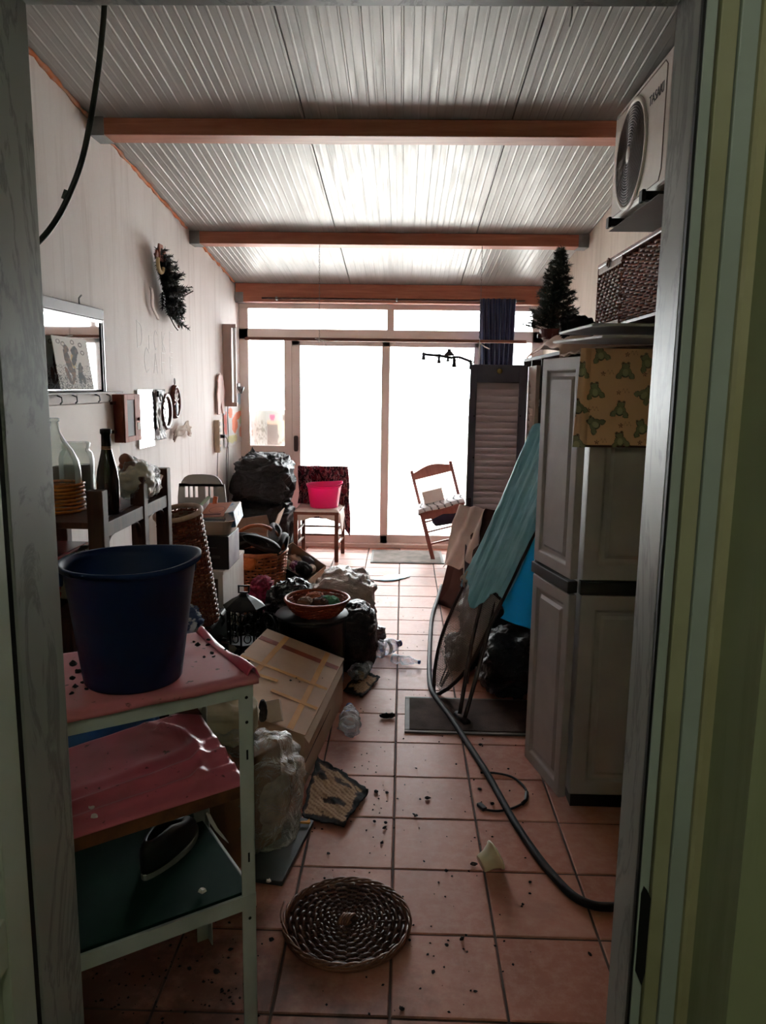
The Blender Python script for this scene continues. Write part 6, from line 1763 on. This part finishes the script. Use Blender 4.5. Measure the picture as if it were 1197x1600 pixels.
rank_labels(CRO, {'blue bucket': bb}, 'soot crumb on the pink oilcloth, %s')

# ================================================================== things behind and beside the rack
single('blue_bag', bag((-.93, 2.22, .33), (.17,.13,.33), 101, .06, 7, e=.75), M('bright_blue_plastic', C(30,92,160), .35, col2=C(24,78,140), ns=5, bump=.3, bs=40), 'bright blue plastic bag standing behind the metal rack', 'bag', smooth=True)
single('cream_cushion', bag((-.62, 2.44, .44), (.14,.10,.07), 103, .03, 9, e=.6), M('cream_fabric', C(186,172,150), .9, col2=C(170,154,132), ns=7), 'cream cushion lying on the brown carton behind the rack', 'cushion', smooth=True)
t = thing('brown_carton', 'plain brown carton wrapped in clear plastic behind the rack', 'box', (-.62, 2.42, 0))
BRC = M('brown_cardboard', C(120,88,66), .85, col2=C(104,74,56), ns=5)
obj('carton', MB().box(-.17, .17, -.12, .12, 0, .365, Matrix.Translation((-.60, 2.42, 0)) @ Matrix.Rotation(R(-38), 4, 'Z')), BRC, t, bevel=.004)
# crumpled clear bag in front of it
FILM = clear('crumpled_film', (.93,.92,.90), .12, .62, .12, (.82,.80,.78), crease=.9, cs=12)
cbg = bag((-.455, 2.43, .19), (.12,.155,.19), 105, .05, 6, e=.7, nu=72, nv=48)
pb_ = thing('clear_plastic_bag', 'crumpled clear plastic bag between the rack and the taped carton', 'bag', (-.455, 2.43, 0))
obj('film', cbg, FILM, pb_, smooth=True)
obj('contents', bag((-.46, 2.44, .15), (.085,.11,.13), 106, .03, 8), M('beige_packing', C(150,134,118), .85, col2=C(128,112,98), ns=6), pb_, smooth=True)
obj('film_corner', bag((-.56, 2.36, .40), (.08,.06,.04), 108, .03, 10, e=.8), FILM, pb_, smooth=True)
# white plastic blade, white card and grey slipper by the carton
cs = [FL(u, v, .40-.05*k/4) for k, (u, v) in enumerate(((322,1272),(327,1285),(336,1298),(346,1308),(357,1318)))]
wdt = [.010,.013,.010,.007,.001]
mb = MB()
for k in range(4): 
    a, b_ = cs[k], cs[k+1]; n = Vector((.7,.5,.2))
    mb.hexa([a-n*0, a+n*wdt[k], b_+n*wdt[k+1], b_], [a+Vector((0,-.002,.004)), a+n*wdt[k]+Vector((0,-.002,.004)), b_+n*wdt[k+1]+Vector((0,-.002,.004)), b_+Vector((0,-.002,.004))])
single('plastic_strip', mb, M('white_plastic_strip', C(226,222,218), .4), 'curved white plastic strip pointing down beside the rack', 'strip')

# taped cardboard box with sloping lid
CRD = M('light_cardboard', C(196,160,132), .85, col2=C(180,144,118), ns=4)
NR, FR_ = Vector((-.362, 2.79, 0)), Vector((-.275, 3.60, 0))
zNR, zFR, zFL_, zNL = .215, .225, .38, .37
FLc, NLc = Vector((-.64, 3.56, 0)), Vector((-.76, 2.76, 0))
up = lambda p, z: Vector((p.x, p.y, z))
tbx = thing('taped_carton', 'large pale cardboard carton with brown and yellow tape on the lid', 'box', (-.5, 3.2, 0))
obj('carton', MB().hexa([NLc, NR, FR_, FLc], [up(NLc, zNL), up(NR, zNR), up(FR_, zFR), up(FLc, zFL_)]), CRD, tbx, bevel=.004)
def lid(s, t, h=.004):      # s left->right, t near->far
    p = up(NLc, zNL).lerp(up(NR, zNR), s).lerp(up(FLc, zFL_).lerp(up(FR_, zFR), s), t)
    return p+Vector((0,0,h))
obj('lid', MB().hexa([lid(-.012,-.01,.001), lid(1.012,-.01,.001), lid(1.012,1.01,.001), lid(-.012,1.01,.001)], [lid(-.012,-.01,.006), lid(1.012,-.01,.006), lid(1.012,1.01,.006), lid(-.012,1.01,.006)]), CRD, tbx)
def tape(s0, t0, s1, t1, w, m, nm, h=.0068):
    d = Vector((s1-s0, t1-t0, 0)).normalized(); n = Vector((-d.y, d.x, 0))*w
    q = [(s0-n.x, t0-n.y*.5), (s1-n.x, t1-n.y*.5), (s1+n.x, t1+n.y*.5), (s0+n.x, t0+n.y*.5)]
    obj(nm, MB().hexa([lid(*k, h-.0006) for k in q], [lid(*k, h) for k in q]), m, tbx)
YT = M('yellowed_tape', C(206,150,84), .75, col2=C(190,134,74), ns=12, spec=.2); BT = M('brown_tape', C(140,66,44), .75, col2=C(124,56,38), ns=10, spec=.2)
tape(.0, .86, 1, .84, .055, BT, 'brown_tape')
tape(.26, 1.0, .24, .0, .03, YT, 'yellow_tape', .0074); tape(.80, 1.0, .86, .0, .03, YT, 'yellow_tape', .0074)
tape(.0, .55, 1, .53, .03, YT, 'yellow_tape', .0080); tape(.5, .30, 1, .28, .03, YT, 'yellow_tape', .0080); tape(.0, .40, .5, .42, .03, YT, 'yellow_tape', .0080)
obj('side_flap', MB().hexa([lid(1.0,-.01,-.004), lid(1.045,.0,-.03), lid(1.04,.9,-.03), lid(1.0,1.0,-.004)], [lid(1.0,-.01,.001), lid(1.045,.0,-.025), lid(1.04,.9,-.025), lid(1.0,1.0,.001)]), M('pale_card_edge', C(208,178,154), .85), tbx)
obj('side_crease', MB().box(-.001,.001,0,.5,.10,.104, frame(up(NR, 0)+Vector((.003,0,0)), Vector((1,-.1,0)), FR_-NR)), M('crease_dark', C(70,46,38), .9), tbx)
CRL = []
for k, (u, v, s) in enumerate(((454,1064,.012),(463,1060,.008),(468,1066,.006),(504,1060,.006))):
    n = (lid(1,0)-lid(0,0)).cross(lid(0,1)-lid(0,0)).normalized(); p = PLN(u, v, lid(.5,.5,.0085), n)
    CRL.append(crumb(p, s, '', 'soot crumbs on the carton lid', k))
n = (lid(1,0)-lid(0,0)).cross(lid(0,1)-lid(0,0)).normalized()
wc0 = PLN(432, 1128, lid(.5,.5,.01), n)
single('white_packet', MB().box(-.028,.028,-.012,.012,0,.085, Matrix.Translation(wc0+Vector((0,-.01,.004))) @ Matrix.Rotation(R(-14), 4, 'Y') @ Matrix.Rotation(R(-30), 4, 'X')), M('off_white_card', C(214,190,172), .7, col2=C(196,168,150), ns=7), 'small off-white packet propped on the taped carton', 'packet', bevel=.002)
rank_labels(CRL, {'off-white packet': wc0}, 'tiny soot crumb on the taped carton lid, %s')
gs = PLN(411, 1128, lid(.5,.5,.01), n)
single('grey_sole', bag(gs+Vector((0,0,.045)), (.016,.02,.045), 111, .004, 20, e=.8), M('grey_ridged_rubber', C(62,54,52), .7, col2=C(46,40,40), ns=60), 'dark grey ridged rubber piece left of the off-white packet', 'rubber piece', smooth=True)

# grey board on the floor beside the rack
gb0 = [FL(490, 1291), FL(441, 1387), FL(392, 1380), FL(400, 1262)]
single('grey_board', MB().hexa([up(gb0[2], .004), up(gb0[1], .004), up(gb0[0], .004), up(gb0[3], .004)], [up(gb0[2], .022), up(gb0[1], .022), up(gb0[0], .022), up(gb0[3], .022)]), M('dark_grey_board', C(66,72,74), .5, col2=C(52,56,58), ns=6), 'flat dark grey board on the floor beside the rack', 'board', bevel=.002)
flake(FL(420, 1378, .024), .010, .008, .010, 7, 'white crumb at the corner of the grey board', 'plaster flakes on the floor')
# burnt cardboard pieces
def burnt(pts, z, seed, lab, nu=60, nv=60):
    a, b_, c_, d_ = [FL(*p) for p in pts]
    def pos(s, t):
        p = a.lerp(b_, s).lerp(d_.lerp(c_, s), t)
        e = min(s, 1-s, t, 1-t)
        jit = .012*noise.noise(Vector((s*9, t*9, seed)))
        if e < .02: p += Vector((jit, jit*.7, 0))
        return p+Vector((0,0,z+.006+.010*ridge(Vector((s*2.2+t, t*3, seed)))+.004*noise.noise(Vector((s*12, t*12, seed)))))
    def col(s, t):
        n_ = fbm(Vector((s*2.2, t*4.5, seed)), 4); e = min(s, 1-s, t, 1-t)
        k = math.sin((s*.3+t)*90)*.5+.5
        f = n_*1.0+.24-max(0, .12-e)*4.5
        if f < -.02: return C(20,16,15)
        if f < .10: return C(64,46,38)
        return C(176,142,110) if k > .35 else C(140,106,80)
    return single('burnt_cardboard', MB().grid(nu, nv, pos, col), attr('burnt_card', .9), lab, 'cardboard', group='burnt cardboard', solid=.004, smooth=True)
burnt([(470,1282),(538,1298),(577,1240),(496,1186)], .004, 3.3, 'burnt corrugated cardboard lying on the tiles before the taped carton')
burnt([(536,1085),(566,1093),(594,1062),(560,1050)], .004, 8.1, 'small burnt cardboard scrap under the plastic bottle', 30, 30)
single('yellow_scrap', MB().prism([(-.02,-.004),(.012,-.006),(.016,.0),(.010,.02),(.004,.006),(-.018,.002)], 0, .006, Matrix.Translation(FL(478, 1286, .028))), M('amber_plastic', C(210,140,30), .3), 'small amber plastic shard at the edge of the burnt cardboard', 'shard')

# crushed clear drink bottles
PET = clear('pet_bottle', (.93,.95,.99), .16, .7, .07, (.86,.89,.96), crease=.5, cs=30)
CAPB = M('blue_cap', C(40,60,130), .5)
def pet(p, ax, L, r, seed, lab, cr=.012, lbl=False):
    p = Vector(p); ax = Vector(ax).normalized()
    t = thing('plastic_bottle', lab, 'bottle', (p.x, p.y, 0), group='crushed plastic bottles')
    m4 = frame(p, ax.orthogonal(), (0,0,1), ax)
    prof = [(r*.8,0),(r,.012),(r,L*.22),(r*.86,L*.3),(r,L*.38),(r*.97,L*.55),(r*.8,L*.7),(r*.45,L*.84),(r*.36,L*.93)]
    fine = []
    for (a, b_) in zip(prof, prof[1:]):
        for k in range(4): fine.append((a[0]+(b_[0]-a[0])*k/4, a[1]+(b_[1]-a[1])*k/4))
    fine.append(prof[-1])
    mb = MB().lathe(fine, 28, m4)
    out = []
    for q in mb.v:
        d = cr*(ridge(q*22+Vector((seed,0,0)))-.5)+cr*.7*noise.noise(q*48+Vector((0,seed,0)))
        c_ = p+ax*((q-p).dot(ax)); w_ = q-c_
        out.append(c_+w_*(1+d/max(r, .01)))
    mb.v = out
    for q in mb.v: q.z = max(q.z, .003)
    obj('shell', mb, PET, t, smooth=True)
    obj('cap', MB().lathe([(r*.42,L*.925),(r*.42,L)], 16, m4, cap1=True), CAPB, t, bevel=.001)
    if lbl: obj('label', MB().lathe([(r*.99,L*.4),(r*.99,L*.52)], 24, m4, cap0=False), M('white_blue_label', C(222,226,234), .5, col2=C(120,140,200), ns=30, lo=.55, hi=.6), t, smooth=True)
b1 = FL(590, 1022); b1b = FL(622, 1003)
pet((FL(583,1030).x, FL(583,1030).y, .048), FL(640,1012)-FL(583,1030), .22, .046, 2, 'large crushed clear bottle lying across the tile joint', .02, True)
pet((FL(612,1036).x, FL(612,1036).y, .028), FL(655,1042)-FL(612,1036), .17, .026, 5, 'small clear bottle pointing right on the floor', .008)
pet((FL(556,1068).x, FL(556,1068).y, .05), FL(590,1030)-FL(556,1068), .26, .044, 9, 'crushed clear bottle lying on the burnt scrap', .018, True)
pet((FL(546,1156).x, FL(546,1156).y, .05), FL(546,1096)-FL(546,1156), .25, .044, 12, 'crushed clear bottle beside the taped carton pointing away', .016, True)

# ================================================================== black tub with the red basket, stuffed bags
tt = thing('black_tub', 'round black plastic tub with lid behind the taped carton', 'tub', (-.455, 3.83, 0))
obj('tub', MB().lathe([(.135,0),(.165,.02),(.175,.36),(.182,.365),(.182,.38),(.17,.38),(.16,.03),(.01,.02)], 36, Matrix.Translation((-.455, 3.83, 0))), M('black_tub_plastic', C(18,18,20), .4, col2=C(24,24,26), ns=4), tt, smooth=True)
obj('lid', MB().lathe([(.186,.381),(.19,.388),(.186,.396),(.02,.398)], 36, Matrix.Translation((-.455, 3.83, 0)), cap1=True), M('charcoal_lid', C(48,45,45), .6), tt, smooth=True)
rbk = Vector((-.425, 3.80, .399))
rd = thing('red_wicker_basket', 'shallow red brown wicker basket of cloth scraps on the black tub', 'basket', rbk)
REDW = wood('red_wicker', C(140,58,38), C(176,88,58), .5, 0, 20)
obj('weave', wicker_body(MB(), [(.10,.0),(.135,.035),(.158,.075)], 26, .0115, .0052, Matrix.Translation(rbk)), REDW, rd, smooth=True)
obj('rim', MB().tube([rbk+Vector((.164*math.cos(a), .164*math.sin(a), .08)) for a in [2*PI*i/40 for i in range(40)]], .008, 7, closed=True), REDW, rd, smooth=True)
obj('liner', MB().lathe([(.02,.006),(.10,.008),(.13,.04),(.15,.07)], 26, Matrix.Translation(rbk), cap0=True), M('basket_lining', C(110,52,36), .8), rd, smooth=True)
for k, (dx, dy, r_, c_, lab) in enumerate(((.07,-.02,.05,C(96,160,116),'mint green cloth scrap at the right of the red basket'), (.02,-.06,.045,C(90,58,44),'brown cloth scrap at the front of the red basket'), (-.01,.03,.055,C(176,92,58),'rust orange cloth scrap at the back of the red basket'),
                                           (-.055,-.05,.04,C(140,104,84),'tan cloth scrap at the left front of the red basket'), (.02,.0,.03,C(34,26,28),'black cloth scrap in the middle of the red basket'))):
    single('cloth_scrap', bag(rbk+Vector((dx, dy, .062)), (r_, r_*.9, .034), 120+k, .02, 16), M('scrap_cloth_%d' % k, c_, .9, col2=tuple(q*.7 for q in c_), ns=14), lab, 'cloth', smooth=True, group='cloth scraps in the red basket')
single('black_silver_bag', bag((-.60, 4.10, .24), (.16,.13,.25), 131, .05, 9), M('black_silver_film', C(16,16,18), .25, col2=C(120,124,124), ns=16, stretch=(1,1,2.5), lo=.58, hi=.64, bump=.8, bs=22, bd=.03), 'black and silver patterned bag left of the red basket', 'bag', smooth=True)
single('black_sack', bag((-.25, 4.06, .19), (.125,.16,.19), 135, .045, 6, e=.8), BAGB, 'rounded black sack right of the black tub', 'bag', smooth=True, group='black bags on the left')
BGF = crinkle('cloudy_beige_film', C(200,180,168), C(160,140,130), .35, 8, .6)
single('stuffed_clear_bag', bag((-.345, 4.62, .215), (.195,.20,.215), 141, .06, 6, e=.75), BGF, 'large cloudy beige plastic bag stuffed with clothes on the floor', 'bag', smooth=True)
single('folded_plastic_tail', bag((-.135, 4.53, .05), (.05,.06,.05), 143, .03, 12), M('grey_purple_film', C(110,96,100), .3, col2=C(60,52,56), ns=8), 'grey plastic tail folded at the foot of the beige bag', 'bag', smooth=True)

# ================================================================== round wicker tray on the floor
tc = FL(542, 1448); tc = Vector((tc.x, tc.y+.0, 0))
TR = .183
TWK = wood('dark_willow', C(58,32,22), C(92,54,38), .45, 0, 22, spec=.35)
TRM = wood('reddish_willow', C(110,66,46), C(146,94,68), .42, 0, 22)
ty = thing('wicker_tray', 'round dark wicker tray lying on the terracotta tiles', 'tray', tc)
wv2 = MB(); nsp = 26; j = 0; r = .034
while r < TR-.016:
    nn = nsp*2
    wv2.tube([tc+Vector((r*math.cos(2*PI*i/nn), r*math.sin(2*PI*i/nn), .014+.0055*(1 if (i+2*j) % 4 < 2 else -1)*(1 if i % 2 else .9))) for i in range(nn)], .0052, 5, closed=True)
    r += .0102; j += 1
obj('weave', wv2, TWK, ty, smooth=True)
spk = MB()
for i in range(nsp):
    a = 2*PI*(i+.25)/nsp
    spk.tube([tc+Vector((.015*math.cos(a), .015*math.sin(a), .014)), tc+Vector(((TR-.01)*math.cos(a), (TR-.01)*math.sin(a), .016))], .0034, 5)
obj('spokes', spk, TWK, ty, smooth=True)
rim = MB()
for ph in (0, 2*PI/3, 4*PI/3):
    rim.tube([tc+Vector(((TR+.004*math.cos(a*9+ph))*math.cos(a), (TR+.004*math.cos(a*9+ph))*math.sin(a), .024+.007*math.sin(a*9+ph))) for a in [2*PI*i/108 for i in range(108)]], .0038, 6, closed=True)
rim.tube([tc+Vector((TR*.985*math.cos(a), TR*.985*math.sin(a), .009)) for a in [2*PI*i/60 for i in range(60)]], .006, 6, closed=True)
rim.tube(catmull([tc+Vector((-TR-.004, -.03, .03)), tc+Vector((-TR-.012, .01, .034)), tc+Vector((-TR-.008, .05, .04))], 5), .003, 5)
obj('rim', rim, TRM, ty, smooth=True)
kn = MB()
for k in range(4):
    kn.tube(arc(tc+Vector(((k-1.5)*.0085, 0, .010)), .026, R(25), R(155), 8, (.45,.9,0), (0,0,1)), .0046, 6)
obj('centre_knot', kn, TRM, ty, smooth=True)

# ================================================================== soot and scraps on the floor
fc = [(178,558),(110,552),(430,592),(385,597),(360,700),(345,690),(100,737),(170,745),(163,775),(145,870),(50,790),(720,1005),(548,1045),(50,1118),(410,983),(835,628),(755,535),(760,258),(775,220),(525,203),(360,403),(610,378),(935,407),(720,475),(1070,1115),(500,1115)]
ss = [.02,.024,.024,.014,.018,.012,.018,.018,.018,.016,.009,.024,.018,.016,.010,.022,.018,.02,.010,.010,.010,.013,.012,.010,.014,.009]
CRF = []
for k, (x, y) in enumerate(fc):
    p = FL(560+x/3.99, 1100+y/3.99, .001)
    CRF.append(crumb(p, ss[k]*.75, '', 'soot crumbs on the floor', k))
for k, (u, v, s) in enumerate(((513,1335,.016),(507,1373,.010),(572,1380,.014),(628,1412,.012),(629,1402,.010),(612,1473,.02),(640,1470,.012),(698,1478,.014),(722,1468,.016),(728,1462,.01),(677,1520,.014),(743,1550,.010),(817,1414,.012),(828,1397,.010),(922,1492,.014),(424,1470,.020),(338,1520,.02),(360,1485,.014),(318,1535,.012),(347,1550,.012),(383,1540,.012),(296,1515,.016),(628,1578,.016),(616,1395,.010))):
    CRF.append(crumb(FL(u, v, .001), s*.8, '', 'soot crumbs on the floor', k))
rank_labels(CRF, {'wicker tray': tc, 'tipped cream cup': cc, 'large burnt cardboard': FL(525, 1245), 'dark doormat': Vector((.39, 3.3, 0)), 'curled black cable': FL(790, 1240), 'front post of the rack': SFR, 'cupboard foot': FL(885, 1262)}, 'black soot crumb on the tiles, %s')
single('charred_scrap', bag(FL(605, 1122)+Vector((0,0,.012)), (.035,.012,.012), 151, .012, 30), SOOT, 'elongated charred scrap on the tiles beside the doormat', 'scrap', smooth=True)
rs = random.Random(21); mb = MB()
def speck(p, s):
    a = rs.uniform(0, PI); c_, q_ = math.cos(a)*s, math.sin(a)*s
    b0 = [p+Vector((c_,q_,0)), p+Vector((-q_*.7,c_*.7,0)), p+Vector((-c_,-q_,0)), p+Vector((q_*.7,-c_*.7,0))]
    mb.add(b0+[p+Vector((0,0,s*.8))], [(3,2,1,0),(0,1,4),(1,2,4),(2,3,4),(3,0,4)])
for k in range(420):
    if k < 150: u, v = rs.uniform(140, 420), rs.uniform(1400, 1600)
    elif k < 250: u, v = rs.uniform(480, 840), rs.uniform(1120, 1590)
    elif k < 330: u, v = rs.gauss(555, 60), rs.gauss(1230, 60)
    else: u, v = rs.uniform(580, 720), rs.uniform(930, 1120)
    p = FL(u, v, .001)
    if p.y < 1.15 or p.x < -1.5: continue
    speck(p, rs.uniform(.0015, .006) if k < 330 else rs.uniform(.0015, .004))
single('soot_specks', mb, SOOT, 'fine black soot specks strewn over the tiled floor', 'debris', kind='stuff')
# streak of pale blue film by the doors
def bl(s, t):
    p = FL(583+57*s, 906-5*s+(t-.5)*(9*math.sin(s*PI)+1), .002)
    return p+Vector((0,0,.002+.004*abs(math.sin(s*12+t*3))))
single('blue_film_strip', MB().grid(30, 4, bl), M('pale_blue_film', C(150,196,214), .5, col2=C(110,170,200), ns=8), 'thin pale blue plastic strip on the floor before the glass doors', 'strip', smooth=True, solid=.001)

hk = AY(891, 42, 2.5)
single('ceiling_hook', MB().tube([(hk.x, 2.5, ceil_z(2.5)-.003), (hk.x+.003, 2.5, hk.z+.03), (hk.x-.002, 2.5, hk.z)], .0022, 5), STEEL, 'small wire hook hanging from the ceiling near the doorway', 'hook', smooth=True)
